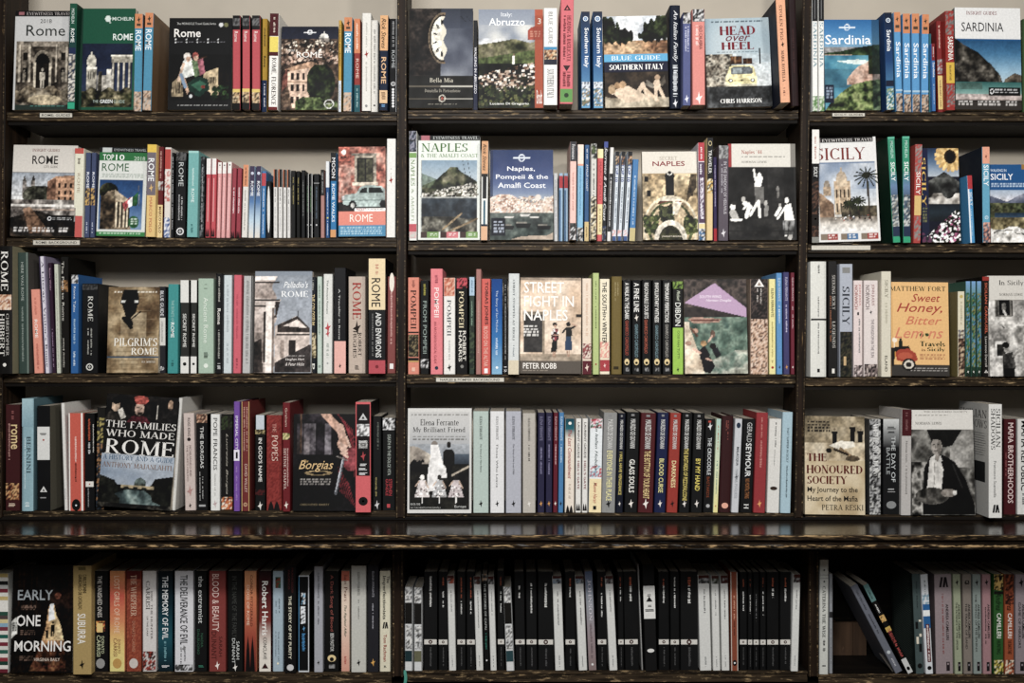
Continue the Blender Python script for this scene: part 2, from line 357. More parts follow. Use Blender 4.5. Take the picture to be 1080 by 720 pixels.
# ---------------------------------------------------------------- the books, read off shelf by shelf
# cell header: @ row bay ox oy scale        S spine-out book: x0 x1 (at the foot) top [lean] [stand-out cm] | look | base | decoration | options
# F face-out book: x0 x1 top foot [roll] | look | art | options
ROUGH = 'b 0 .15 d98b5c;x .06 4a3a2a .5;b .10 .125 5a4636 .25 .75;b .15 .8 4f97b8;p .8 1 c9a88c,7d6a5a,b8b0a5,d8b79a;t {0} .17 {1} eef4f6 b .12 .85'
REDG = 'b 0 .15 131313;p .03 .11 555,333,777;b .78 .815 e0c46a;p .815 1 c9a77c,3a332c,8a7355,e0c8a0;b .93 1 15130f;t Rome .17 .28 f4e3dc n .25 .7'
DATA = r'''
@ 1 0 0 0 4.909
F 65 362 57 570 | white guide with a stone fountain on its cover | rome18 | k=g
S 348 388 18 12 3 | green spine with ROME in white and teal foot | 1c5c45 | b .42 .5 27355c;b .25 .42 1f4a48;p .48 .93 ddd8cc,555,2a3a5a,c8c0b0;b .94 1 2fae86;t MICHELIN .05 .19 cfe0d8 b .3 .7;t ROME .24 .37 f0f4f0 b .25 .75 | k=g fc=123d2e
F 405 690 45 577 | green guide with a domed church and columns under ROME | green | k=g
S 690 735 72 7 0.5 | orange and blue spine with large white ROME | 4f97b8 | @R ROME .38 | k=g fc=6b4a38
S 737 783 67 14 1.5 | orange and blue spine with large white ROME | 4f97b8 | @R ROME .38 | k=g fc=7d5f42
@ 1 0 210 0 4.909
F -163 165 95 585 | black guide with two riders on a green scooter | scooter | k=g
S 172 214 80 0 2 | red spine with black top, Rome in white | c8535a | @G | k=g fc=15130f bc=15130f
S 222 264 80 0 2.5 | red spine with black top, Rome in white | c8535a | @G | k=g fc=15130f bc=15130f
S 272 317 80 0 2 | red spine with black top, Rome in white | c8535a | @G | k=g fc=15130f bc=15130f
S 324 353 97 2 0 | thin mustard gold spine over a blue foot | b8902f | b .66 1 1f3358;t Rome .4 .52 1a1a1a b .3 .75;n .1 .3 3a3020;n .7 .95 d8d8e0 | k=g
S 357 407 70 8 2 | maroon and white spine with a yellow panel | efece4 | b 0 .235 5a1f24;b .24 .4 e8d35c;b .4 .44 5a1f24;b .97 1 7a2a2a;n .04 .2 d8c8b8 .4 .65;t ROME,_FLORENCE .46 .95 3a2a2a s .25 .8 | k=g
F 422 716 140 596 | pocket guide with brown rooftops and ivy under ROME | lprome | k=g
S 720 737 105 2 0 | very thin mustard and blue spine | c79a35 | b .66 1 cfd6dd;n .7 .97 2a4a7a;n .05 .5 3a2a10 | k=g
S 745 790 90 5 .5 | orange and blue spine beside thin mustard one | 4f97b8 | @R ROME .38 | k=g
S 801 836 97 0 0 | narrow orange, red and teal spine with ROME | a13f38 | b 0 .37 d9855a;b .71 1 27606a;t ROME .43 .64 e8c8b8 n .3 .75;n .05 .33 f3dcc8;n .75 .95 9fc4c4 | k=g
S 841 890 68 2 1 | plain white spine with a tiny red car | dfdcd4 | x .42 a8352e .5;n .1 .35 b8b5ad .4 .6;n .5 .8 b8b5ad .4 .6;o .95 888 .3 | k=g
S 889 926 105 2 0 | narrow off-white spine with grey lettering | d6d3cb | n .1 .8 8f8d88;o .93 444 .3 | k=g
S 931 976 80 5 1.5 | pale orange and navy spine with ROME lengthwise | 1b2a45 | b 0 .37 e3ad78;b .79 .925 e3bd90;t Rick_Steves .03 .35 4a3a2a i .2 .75;t ROME .44 .72 e6b98a b .2 .8;n .81 .9 8a6a50 .2 .8;n .94 .97 6fa0d0 .2 .8 | k=g
S 983 1025 97 2 0 | black spine with a column of white dots | 17181a | l .88 .94 b8b8b8;t ROME .34 .53 b8bcbc n .3 .7;r .7 d8d8d8 .6;o .76 ddd .35;o .79 ddd .35;o .82 ddd .35;o .85 ddd .35;o .88 ddd .35;o .91 ddd .35;o .94 ddd .35;n .03 .3 9a9a9a | k=g
@ 1 1 420 0 4.909
F 55 386 45 556 | black novel cover with a broken clock face | bella |
S 388 412 105 0 0 | thin black and navy spine with white capitals | 14171f | b .4 1 232c4d;t WALKING_IN_ABRUZZO .3 .82 e8e8ec b .2 .8 | k=g
F 415 750 50 550 | guide with a hill town and a red side strip | abruzzo | k=g
S 752 825 42 0 5 | white spine with a small blue photo panel | e6e6e2 | b .40 .43 3f90bd;p .43 .53 8a5a3a,e0c8a0,3a2a20,c89060;b .53 .585 1f2238;t BLUE_GUIDE .04 .37 8f9090 s .35 .65;t SOUTHERN_ITALY .63 .93 7c7e80 s .25 .75 | k=g
S 835 905 -12 6 6 | pink-red spine with triangular marks and green foot | dc6c74 | b .86 .985 5f9a4a;v .1 3a1518;V .66 3a1518;t HEADING_&_BASILICATA .17 .6 7a1f2a s .5 .8;n .17 .58 7a1f2a .2 .42;n .7 .84 7a1f2a .5 .8;n .7 .84 7a1f2a .2 .45;o .92 1f3a1a .35 | k=g fc=d8cfc0
S 948 995 60 -2 2 | blue spine with white Southern Italy lettering | 3f78b0 | g 0 1 14233f,2a5f98,66a5cf;r .075 dfe8ee .6;t Southern_Italy .17 .58 f3f6f8 b .25 .85;p .73 .8 dfe4e8,1a2a4a,c8d0d8;p .8 .98 6fa0c8,e8e4da,4a6a5a,8a7a60 | k=g
S 1010 1062 60 -4 2 | blue spine with white Southern Italy lettering | 3f78b0 | g 0 1 14233f,2a5f98,66a5cf;r .075 dfe8ee .6;t Southern_Italy .17 .58 f3f6f8 b .25 .85;p .73 .8 dfe4e8,1a2a4a,c8d0d8;p .8 .98 6fa0c8,e8e4da,4a6a5a,8a7a60 | k=g
@ 1 1 630 0 4.909
F 42 372 88 563 -1.2 | guide with an orchard above and reclining figures below | bluesouth | k=g
S 376 432 27 -2 1.5 | navy hardback spine with white script lettering | 182338 | t An_Italian_Family .05 .55 e6e8ea i .25 .75;n .58 .9 dfe4e8 .25 .75;x .95 e6e8ea .5 | k=h
S 441 484 65 1 4.5 | purple-blue spine with a small photo top | 5c6494 | p 0 .12 222,ddd,444,aaa;n .15 .42 c4c8e0 .25 .5;n .15 .42 c4c8e0 .55 .8;x .93 e0e2f0 .6 |
S 492 560 48 -3 5 | salmon pink spine with a black photo top | e08a80 | p 0 .13 222,ddd,333,999;t OLD_CALABRIA .17 .42 7a3a38 n .55 .8;n .17 .38 f3d8d0 .25 .5;x .93 f6e6e0 .6 |
F 572 907 100 562 -1.5 | pale cover with a yellow car carrying suitcases | heel |
S 948 1000 -5 -26 7 | light orange spine with dark vertical capitals | e8a882 | t STOLEN_FIGS .06 .4 6a3f30 s .3 .6;x .44 3a2a20 .4;t MARK_ROTELLA .5 .8 4a2f26 s .3 .6;n .86 .93 8a5a48 .3 .6 | bc=23283a
S 1004 1046 -20 -18 4 | dark maroon spine against the upright | 2e1a1c | n .3 .7 4a2c2c | k=h
@ 1 2 840 0 4.5
S 75 103 -20 -2 1 | white SARDINIA spine with black top | e8e8e4 | b 0 .22 15171a;l .45 .55 8a8a8a 0 .2;t SARDINIA .23 .62 6f9aa8 s .2 .8;p .87 1 5a8a4a,d8e0d0,8aa87a | k=g
S 105 134 -20 -2 1 | white SARDINIA spine with black top | e8e8e4 | b 0 .22 15171a;l .45 .55 8a8a8a 0 .2;t SARDINIA .23 .62 6f9aa8 s .2 .8;p .87 1 5a8a4a,d8e0d0,8aa87a | k=g
F 138 400 95 525 | blue guide with a green coast and bay | lpsard | k=g
S 426 466 60 -12 2.5 | dark navy spine with white Sardinia | 24487a | g 0 1 15233c,1f4a80,5a9ac4;r .08 dfe8ee .6;t Sardinia .18 .4 f0f4f6 b .25 .8;b .7 .76 1a2440;p .78 1 4f8fb0,d8e0d8,3a6a50,98a880 | k=g
S 472 506 58 -12 1 | bright blue SARDINIA spine with orange top | 5a9fd4 | @S | k=g
S 508 546 65 -6 0 | bright blue SARDINIA spine with orange top | 5a9fd4 | @S | k=g
S 549 588 65 -4 0 | bright blue SARDINIA spine with orange top | 5a9fd4 | @S | k=g
S 591 628 68 3 0 | bright blue SARDINIA spine with orange top | 5a9fd4 | @S | k=g
S 629 641 160 0 0 | very thin teal booklet | 2f6f78 | n .2 .8 9fc8c8 | k=g
S 644 663 207 -5 1 | thin short blue booklet with a red top | 3f78b8 | b 0 .25 8f2a30;t Sardinia .28 .5 e8eef4 b .25 .8;n .05 .2 e8d8d8;n .6 .9 b8d0e8 | k=g
S 672 699 100 -10 0 | dark red spine with a cream foot | 8f2c2c | p .42 .58 888,bbb,a03a3a;b .6 .97 dcc478;n .05 .3 e8c8b8;n .65 .95 8a5a3a | k=g
S 712 755 52 -8 2 | red and grey checked spine, SARDINIA in white | a8342f | p 0 .24 a8342f,8f8a86,b03a34,77716e;t SARDINIA .26 .5 f0ece4 b .25 .85;b .52 .73 d9b23c;n .55 .7 8a6a2a;p .74 .97 a8342f,8f8a86,b03a34,77716e | k=g
F 757 1070 40 523 .8 | white and blue guide with a rocky cove | insard | k=g
S 1073 1100 90 0 0 | olive green spine at the picture edge | 3f5a34 | n .2 .7 8aa07a | k=g
@ 2 0 0 130 4.909
F 50 385 118 588 .8 | pale guide with church steps and an orange palace | insrome | k=g
S 376 427 130 10 1 | cream spine with red head and foot | e2dfc8 | b 0 .06 cf5a50;b .76 1 d2605a;t ROME .28 .5 b8a890 n .35 .65;n .1 .18 6a6050 | k=g
S 434 462 152 9 .5 | slate blue spine with white ROME and gold photo | 4a5578 | t ROME .23 .42 e8ecf4 b .3 .8;p .42 .62 2a2a38,d8b060,3a3a50,c8a060;n .82 .95 c8d0e0 | k=g
S 464 490 152 9 .5 | slate blue spine with white ROME and gold photo | 4a5578 | t ROME .23 .42 e8ecf4 b .3 .8;p .42 .62 2a2a38,d8b060,3a3a50,c8a060;n .82 .95 c8d0e0 | k=g
F 498 748 130 595 1 | white and green guide with an Italian flag on its cover | top10 | k=g
S 752 803 110 10 2 | yellow and grey spine with thick white ROME | e3c078 | b 0 .085 e6c14a;b .085 .55 7a7078;t ROME .15 .4 eef0f0 b .15 .8;x .47 d8b070 .5;t MARCO_POLO .57 .95 cf7a5a n .35 .65 | k=g
S 812 842 122 8 .5 | maroon spine with a cream foot | 6f2226 | b .64 1 e0c98f;p .38 .48 888,bbb,6f2226;n .05 .35 c89a90;t MARCO_POLO .66 .95 7a4a2a b .25 .75 | k=g
S 846 880 125 8 .5 | red and white striped spine with blue flecks | ddd6ce | b .02 .24 c44a42;p .26 .6 ddd6ce,c97068,e8e0d8;p .78 1 3a5a98,e8e8e8,8a9ac0 | k=g
S 882 901 152 4 0 | thin black spine with white speckle | 1a1a1c | n .05 .9 b8b8b8 | k=g
S 903 962 150 6 .5 | black spine with ROME and a white ring | 17181a | p 0 .1 444,222,666;t ROME .12 .4 c4c8c6 n .3 .75;n .5 .8 b8b8b8 .3 .45;n .5 .8 b8b8b8 .55 .7;r .93 dcdcdc .7 |
S 965 1022 143 9 1.5 | plain teal spine with faint lettering | 74b4b0 | b 0 .025 9fd0ca;n .2 .42 c4e4de .4 .6;t ROME .44 .6 e4f4f0 n .35 .65;n .85 .95 3a7a78 .35 .6 |
@ 2 0 210 130 4.909
S 0 24 172 8 0 | dark spine with a slanting photograph | 24282a | p 0 1 1a1c1e,3a3e40,26292b,6a6e70;n .1 .9 aaa | 
S 30 56 182 8 .5 | red spine with white top and black figure at foot | d0545c | b 0 .2 e8e4e0;l .42 .58 e8b0ac .25 .8;k .88 .99 | 
S 58 84 182 8 .5 | red spine with white top and black figure at foot | d0545c | b 0 .2 e8e4e0;l .42 .58 e8b0ac .25 .8;k .88 .99 |
S 88 110 202 9 0 | pale pink spine with a white top | e3a2a0 | b 0 .15 e8e6e0;o .04 555 .4;l .42 .55 f0d0cc .2 .9 |
S 112 134 202 9 0 | pale pink spine with a white top | e3a2a0 | b 0 .15 e8e6e0;o .04 555 .4;l .42 .55 f0d0cc .2 .9 |
S 137 160 200 11 0 | pale pink spine with a white top | e3a2a0 | b 0 .15 e8e6e0;o .04 555 .4;l .42 .55 f0d0cc .2 .9 |
S 162 186 232 10 0 | dark rose spine with white script and black foot | a84450 | n .28 .65 f0dcdc .3 .7;k .9 1 |
S 189 214 232 9 0 | dark rose spine with white script and black foot | a84450 | n .28 .65 f0dcdc .3 .7;k .9 1 |
S 218 249 215 10 .5 | white spine with an orange top | dedad2 | b 0 .3 e0946a;n .04 .28 3a2a20;n .35 .9 a8a49c | k=g
S 254 282 222 9 0 | purple topped spine fading to pale blue | a8c4dc | g 0 1 4a3f5c,4a3f5c,5a84b8,b8d0e0,e0d8cc;r .1 e8e4f0 .6;t ROME .21 .42 eef2f6 b .25 .8 | k=g
S 286 315 222 9 0 | purple topped spine fading to pale blue | a8c4dc | g 0 1 4a3f5c,4a3f5c,5a84b8,b8d0e0,e0d8cc;r .1 e8e4f0 .6;t ROME .21 .42 eef2f6 b .25 .8 | k=g
S 318 343 248 6 0 | thin blue spine with a red tab at its top | 3f7fb8 | b .03 .22 c84a52;n .26 .6 e0eaf4;n .65 .95 c8dcf0 | k=g
S 346 374 300 0 0 | short black spine with a white oval panel | 1c1c1e | O .5 d8d8d4 .42 | 
S 384 405 238 0 0 | white spine with a black and orange top | dcdad6 | l 0 .25 d87a50 0 .26;l .25 1 1a1a1a 0 .26;n .28 .5 5a5a5a;n .55 .9 bbb |
S 409 431 238 0 0 | white spine with a black and orange top | dcdad6 | l 0 .25 d87a50 0 .26;l .25 1 1a1a1a 0 .26;n .28 .5 5a5a5a;n .55 .9 bbb |
S 434 452 240 0 0 | white spine with a black and orange top | dcdad6 | l 0 .25 d87a50 0 .26;l .25 1 1a1a1a 0 .26;n .28 .5 5a5a5a;n .55 .9 bbb |
S 455 473 240 0 0 | white spine with a black and orange top | dcdad6 | l 0 .25 d87a50 0 .26;l .25 1 1a1a1a 0 .26;n .28 .5 5a5a5a;n .55 .9 bbb |
S 476 500 245 0 0 | slim black spine with dull gold lettering | 1a1a18 | n .1 .5 a89a5a | 
S 503 524 247 0 0 | slim black spine with dull gold lettering | 1a1a18 | n .1 .5 a89a5a |
S 528 550 243 0 0 | slim black spine with grey lettering | 17181a | n .15 .7 8a8a88 |
S 554 569 260 0 0 | thin black spine with a pale edge line | 15171a | l .8 1 d8d8d4;n .2 .6 6a9a6a;o .8 ddd .4 |
S 571 588 260 0 0 | thin black spine with a pale edge line | 15171a | l .8 1 d8d8d4;n .2 .6 6a9a6a;o .8 ddd .4 |
S 592 624 262 0 0 | wider black spine with faint white line | 15171a | b .14 .15 aaa;n .2 .7 5a6a7a;o .8 ccc .3 |
S 628 650 240 0 0 | brown-pink spine with a black top | b08078 | b 0 .38 1f1d1d;n .04 .35 aaa |
S 655 676 197 0 0 | thin blue spine with a white top | 2c5f9a | b 0 .34 e0e2e2;n .38 .7 cfe0f0;o .74 d8d060 .5;n .78 .97 cfe0f0 | k=g
S 678 711 152 2 1 | black over blue spine with orange foot | 2f7fb8 | b 0 .335 17181a;t MOON .06 .3 e8e8e8 b .2 .8;t ROME_WALKS .37 .82 e4eef4 b .25 .75;b .91 1 d89a60 | k=g
F 722 965 125 603 -.6 | coral and blue pocket guide with a vintage pale car | pocket | k=g
S 968 1016 80 3 1 | tall white spine with a tiny red car | e6e4de | x .42 a8352e .5;n .3 .38 b8b5ad .4 .6 | k=g
@ 2 1 420 130 4.909
S 55 97 40 0 1.5 | tall white and green spine with NAPLES, photo top | e4e6e0 | p 0 .19 222,556,99a,345;b .2 .245 7fa860;t NAPLES .26 .5 7a9a60 s .25 .75;t &_AMALFI .53 .82 aab89a s .3 .65;b .85 .92 d0606a;p .92 .98 e0b0b0,c8c8c0 | k=g
F 102 422 65 600 | tall white and green guide with an island harbour | naples | k=g
S 426 463 92 5 2 | orange and white spine with black lettering | e6e6e0 | b 0 .33 d9a070;b .86 1 e0b088;b .33 .36 1a1a1a;t Rick_Steves .03 .3 4a3020 i .2 .75;l .2 .8 1c1f24 .36 .58;l .35 .65 3a6a80 .6 .84;b .84 .86 1a2a40 | k=g
F 476 803 140 606 | dark blue guide with harbour houses and boats | lpnaples | k=g
S 806 828 258 -2 0 | thin greyish white booklet | c4c6c6 | n .1 .4 6a6c70;n .5 .9 9a9ca0 | k=g
S 831 853 258 1 0 | thin pale blue booklet with a red tab | 9ab8d0 | b .04 .22 b83a40;l .1 .45 2f5f90 .25 1 | k=g
S 857 880 258 0 0 | thin pale blue booklet with a red tab | 9ab8d0 | b .04 .22 b83a40;l .1 .45 2f5f90 .25 1 | k=g
S 886 922 95 3 3 | pale pink spine with dark top and foot | eabfb4 | b 0 .2 3a3a40;t Frommers .03 .18 d8d8d8 b .25 .75;p .83 1 333,ddd,555,222;n .3 .7 d09a90 | k=g
S 924 958 110 4 0 | pale blue spine with a cream top | 86bcdc | b 0 .2 f0d8c8;b .2 .22 e0a088;n .24 .78 5a94b8 .35 .65;p .86 1 222,d8d8d8,8a8a80 | k=g
S 962 987 112 4 0 | mid blue spine with a cream foot | 3f6a9c | b .8 1 e3c88a;n .04 .15 e0e8f0;t AMALFI_COAST .2 .48 dfe8f0 b .3 .75;n .84 .96 6a5a30 | k=g
S 994 1026 105 4 3 | black, white and cream mottled spine | cfcdc4 | p 0 .16 222,5a6a3a,c8c8c0;n .2 .7 3a3a3a;p .55 1 4a4030,d8c8a0,222,e8e0c8 | k=g
S 1028 1061 133 3 0 | coral red spine with cream head and foot | dd5f60 | b 0 .1 e8e0a8;t MARCO_POLO .14 .56 b83a44 n .3 .7;b .6 .93 ead9a0;n .65 .9 a08a60 | k=g
@ 2 1 630 130 4.909
S 22 46 95 12 .5 | blue topped black spine with white flowing script | 1f2024 | b 0 .06 4a5aa0;t Sorrento_&_Amalfi_Coast .06 .8 e8e8e8 i .2 .8;p .85 1 2a3a60,888,333 | k=g
S 49 70 125 17 0 | white topped spine with black script | dedcd8 | b .28 .9 2a2a2c;n .32 .85 e0e0e0 .3 .7 | 
S 73 98 147 19 .5 | white striped spine with a black top | d4dce4 | @N | k=g
S 101 126 147 22 .5 | white striped spine with a black top | d4dce4 | @N | k=g
S 129 157 147 27 .5 | white striped spine with a black top | d4dce4 | @N | k=g
S 163 196 187 20 0 | bright blue spine with a cream foot | 4a84bc | b .84 1 c8b880;n .2 .8 c0d8ec | k=g
F 238 522 150 618 -.4 | cream cover with an aerial cloister below SECRET NAPLES | secret | k=g
S 524 560 100 -4 1.5 | red, purple and white striped spine | dcd6dc | b 0 .19 c8404c;b .2 .82 5c4460;n .03 .17 f0e0e0;n .22 .34 e3dfe6 .2 .6;p .36 .78 e3dfe6,5c4460,d0c8d4 .25 .8;b .83 .88 e6d49a;p .88 1 4a7aa8,222,ddd | k=g
S 565 599 75 2 2 | black over cream spine with white capitals | e0c48c | b 0 .4 17181a;t O .03 .08 d8c890 n .2 .8;t TRAVELER .12 .35 e0e0dc b .25 .75;p .4 .54 222,d8b060,e8e0c0,111 | k=g
S 601 621 175 -2 0 | thin purple spine with a red foot | 3f3560 | b .85 1 b8303a;n .1 .6 b8b0d0 |
S 625 680 115 2 1 | grey-mauve spine with white lettering | 5f5560 | p 0 .14 888,aaa,555;t IN_THE_SHADOW_OF_VESUVIUS .17 .72 d0ccd2 n .5 .8;n .2 .5 b8b4bc .25 .42;x .92 dcd8dc .5 |
F 683 1033 108 618 | black and white cover of bathers above dark water | naples44 |
@ 2 2 840 130 4.5
S 71 109 30 1 2 | tall white and black spine with SICILY on black | 2a2422 | b 0 .3 e6e4de;n .06 .26 b86a5a .35 .6;b .3 .44 121316;t SICILY .33 .42 e8e8e4 b .25 .75;p .46 .95 4a352c,2a2220,6a4a3a,1f1a18;b .75 .85 241d1a;b .95 1 8a8a84;o .79 b8a090 .3 | k=g
F 104 400 72 556 -1.6 | tall white guide with a domed church and palms | sicily | k=g
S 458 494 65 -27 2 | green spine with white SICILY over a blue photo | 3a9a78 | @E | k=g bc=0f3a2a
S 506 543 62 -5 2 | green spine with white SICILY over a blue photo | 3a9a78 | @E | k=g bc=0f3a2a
S 554 590 100 9 1 | red spine patterned with grey squares, SICILY in white | c04a44 | p 0 .28 b8504a,9a908c,c04a44,88807c;t SICILY .28 .51 f0ece4 b .2 .8;b .52 .72 dcb870;p .73 .98 b8504a,9a908c,c04a44,88807c | k=g
F 598 780 120 572 | cover with a sunflower, a mountain and white blossoms | sunflower | k=g
S 824 850 248 -16 1.5 | thin short pale blue booklet leaning sideways | 4a9ad0 | l 0 .3 e4eaee;b 0 .2 c03a40;t SICILY .25 .45 e8f0f4 b .3 .8;n .5 .9 a8d0ec | k=g
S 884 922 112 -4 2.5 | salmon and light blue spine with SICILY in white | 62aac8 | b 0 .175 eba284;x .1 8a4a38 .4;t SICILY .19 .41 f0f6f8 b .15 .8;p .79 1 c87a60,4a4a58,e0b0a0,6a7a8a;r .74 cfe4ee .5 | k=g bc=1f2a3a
F 924 1130 198 572 | blue and white landscape guide with SICILY and a beach | walking | k=g
@ 3 0 0 250 4.8
S -14 62 45 0 4 | very thick black spine with huge ROME | 14120f | p .38 .5 d8a888,e8c8a8,a86a4a,f0e0d0;t ROME .04 .35 eeebe4 s .25 .75;t CHRISTOPHER .53 .86 c8c4bc s .6 .8;t HIBBERT .53 .86 e0ddd4 s .15 .5;o .93 e8e4dc .25 | k=h fc=8a8468
S 92 148 78 -6 1.5 | dark green spine lettered in grey-white | 3c4f48 | t HERE_WAS_ROME .08 .4 aab4ac n .35 .6;n .45 .9 8a968e .35 .55;l .86 1 7a8a80 | k=h fc=5a5550
S 172 218 265 -18 1 | short salmon spine with white ROME | ee9a84 | t ROME .36 .58 f8eee6 b .3 .65;n .1 .3 d07a68;n .65 .95 c87060 |
S 224 257 98 -29 .5 | violet and white patterned leaning spine | 8a8098 | l 0 .25 3a2f50;l .25 .8 d8d4de;t A_Literary_Visitor's_Rome .04 .95 3a2f50 s .3 .75 | 
S 264 283 130 -22 0 | thin dark plum spine with lettering | 3a2138 | t Rome_Walks .05 .25 c8a0b8 n .3 .7;n .6 .95 a88aa8 |
S 286 308 137 -14 0 | slim pale grey-green spine | c8ccba | n .08 .95 9aa08c |
S 312 352 100 -7 .5 | black spine with white serif title and photo edge | 17140f | t The_Path_to_Rome .04 .55 d8d4c8 n .15 .45;p .2 .3 6a4a2a,a87a4a,222;n .7 .95 b8b4a8 .2 .4 |
S 356 396 190 3 .5 | blue spine with a photo top | 2f68a8 | p 0 .09 222,ddd,666;t Rome_Tales .12 .38 dce8f0 n .35 .65;n .45 .7 a8c8e0;n .78 .95 c8dcec |
S 412 496 235 2 .5 | thick black spine with ROME and a ring mark | 17181a | p .01 .07 222,555,333;t ROME .14 .42 d4d4cc s .38 .7;n .5 .8 b0b0a8 .35 .45;n .5 .8 b0b0a8 .55 .65;r .93 d8d8d0 .45 |
F 540 800 255 682 | brown cover with a black bridge reflection, PILGRIM'S ROME | pilgrim |
S 803 840 250 -1 0 | black spine with a white middle panel | 2a2a30 | b .36 .68 d4d2cc;t BLUE_GUIDE .05 .34 d8d8dc b .25 .75;n .4 .64 9a9894;t a .92 .97 ccc s .2 .8 | k=g
S 846 900 238 4 1 | teal spine with white capitals | 3f9a98 | t THE_SECRETS_OF .18 .42 a8dcd4 n .35 .6;t ROME .43 .6 e8f4f0 b .3 .65;n .84 .92 1f5a5c |
S 912 958 218 0 .5 | white and charcoal spine with SECRET ROME | 32332f | b 0 .24 dfded8;b .82 1 dfded8;t SECRET_ROME .36 .72 dfdfd8 b .3 .7;o .9 151515 .42 |
S 963 997 218 2 .5 | white and charcoal spine with SECRET ROME | 32332f | b 0 .24 dfded8;b .82 1 dfded8;t SECRET_ROME .36 .72 dfdfd8 b .3 .7;o .9 151515 .42 |
@ 3 0 210 260 4.909
S -6 76 165 0 .5 | broad pale green spine with white lettering | a9c0ac | t Ancient_Rome .2 .68 dfe8dc n .35 .65;n .06 .12 6a7a6a;n .78 .84 3a4a3c .3 .7;o .92 dfe8dc .3 |
S 84 120 140 3 1 | black spine with white Rome midway | 17181a | t Rome .35 .51 e8e4dc b .25 .75;n .03 .28 b8b4ac;n .55 .85 a8a8a0;n .9 .96 ccc .2 .8 |
S 124 168 148 3 0 | icy pale blue spine | ccd6d8 | n .1 .6 a8b2b6;n .7 .9 a8b2b6 |
S 174 216 147 5 0 | rose pink spine | dd6472 | n .2 .65 b8485a .35 .6;n .85 .95 8a3040 |
S 222 270 152 8 0 | silvery spine with faint large capitals | bcbcba | n .05 .9 8f8f8e .3 .7;l .88 1 3a3a3a |
F 283 580 130 657 | pale blue-grey cover with a columned facade | palladio |
S 571 607 158 0 0 | dark navy spine with gold COLOSSEUM | 20242c | n .03 .14 a8a8a0;t THE_COLOSSEUM .18 .5 e0c890 b .2 .8;p .58 .84 a89a70,6a5a40,d8c8a0,3a3428;t P .9 .96 e0e0d8 b .2 .8 |
S 610 637 155 0 0 | thin pale green-grey spine | bcccc0 | n .08 .6 5a6a60;r .93 3a3a3a .5 |
S 640 690 142 3 0 | white spine with red flowers | dcdcd6 | t The_Ancient_Romans .06 .4 5a6a60 n .35 .55;x .54 c84a50 .7;x .6 c84a50 .5;n .7 .85 a8b0a8;o .9 aaa .2 |
S 697 762 110 0 1 | black spine over a pink foot | 17161a | b .695 1 eab0a4;t A_Traveller_in_Rome .2 .68 c8c8c4 b .38 .52;x .93 3a2020 .25 |
S 772 862 155 0 0 | beige spine with large red ROME | c4b2a2 | t ROME .06 .44 b8443c s .25 .75;x .53 2a1f1a .5;t ROBERT .58 .82 3a302a s .58 .78;t HUGHES .56 .84 3a302a s .28 .48;n .92 .96 3a302a |
S 875 967 62 0 2.5 | tall cream, black and red spine, ROME AND ENVIRONS | 15161a | b 0 .445 e6d0a4;b .445 .455 15161a;b .885 1 c4505a;n .05 .14 c88a70 .4 .6;t ROME .17 .42 1a1a1c n .18 .7;t AND_ENVIRONS .47 .86 dfe0dc b .42 .75;n .48 .85 7a7a78 .2 .3;o .94 8a2a34 .2 |
S 972 1018 155 3 0 | reddish brown spine with a white mark at its foot | 8f4a46 | O .06 e8dfd0 .1;n .16 .7 d8a8a0 .35 .6;b .9 .955 e8e4e0 .3 .75 |
@ 3 1 420 265 4.909
S 49 109 135 0 .5 | salmon spine with black POMPEII and an antique photo | e08a74 | n .03 .1 8a4a40;t POMPEII .13 .53 3a2420 s .25 .75;b .56 .575 2a2422;p .59 .82 4a4234,8a7a58,2a241c,1f1a16;b .83 .86 1f1a18;b .86 .875 c8a060;b .93 .97 eab8a0 .35 .65 |
S 114 160 150 0 0 | black spine with FROM POMPEII in grey-green | 17191a | n .04 .16 a8a040;t FROM_POMPEII .22 .78 98a8a0 n .3 .75;p .84 .94 ddd,222,888 |
S 166 231 90 0 .5 | tall pink spine with white POMPEII | ec8288 | n .06 .14 a84a58;t POMPEII .18 .46 f6e4e0 b .3 .7;t AN_ARCHAEOLOGICAL_GUIDE .5 .9 a84c58 n .3 .5;o .94 2a3a50 .3 |
S 234 296 137 0 0 | white spine with an orange portrait top | e4e2dc | p 0 .19 d87a60,e8b8a0,b8604a,d89a80;t POMPEII .23 .6 5a6064 s .3 .65;n .65 .85 b8b8b4 .4 .6;x .93 1a1a1a .4 |
S 300 361 137 0 0 | black spine, POMPEII in large cream capitals | 151414 | p 0 .11 d85a64,c84a54,1a1414;t POMPEII .14 .52 eadcb4 s .22 .66;t ROBERT .55 .86 e4e0d4 b .55 .85;t HARRIS .55 .87 e4e0d4 b .2 .5;o .92 8a8a84 .3 |
S 366 396 133 1 0 | dark green photo spine with a light blue top | 35463c | b 0 .19 a8c4d8;n .03 .16 5a7a98;n .25 .9 8aa890;p .5 .95 2a382c,4a5a40,1f2a22 |
S 401 430 92 1 1 | tall narrow dusty pink spine | b07a72 | n .3 .8 c89a90 |
S 430 479 142 0 0 | coral red spine with bold black capitals | dd6258 | t TOBIAS_JONES .03 .48 2a1a18 b .3 .75;t BLOOD_ON_THE_ALTAR .5 .92 f0b8a8 b .25 .7;b .94 .99 eee .3 .7 |
S 482 540 143 0 .5 | strong blue spine with white lettering | 1f58a4 | g 0 1 1b4d98,1f5cac,3a80c0,86b8d8;t The_Story_of_San_Michele .12 .56 c8dcf0 n .35 .6;n .62 .8 c8dcf0 .35 .6;o .93 e8f0f4 .25 |
S 543 567 143 0 0 | narrow black spine with small white lettering | 18181a | n .06 .85 b0b0ac;t 12 .92 .98 eee b .2 .8 |
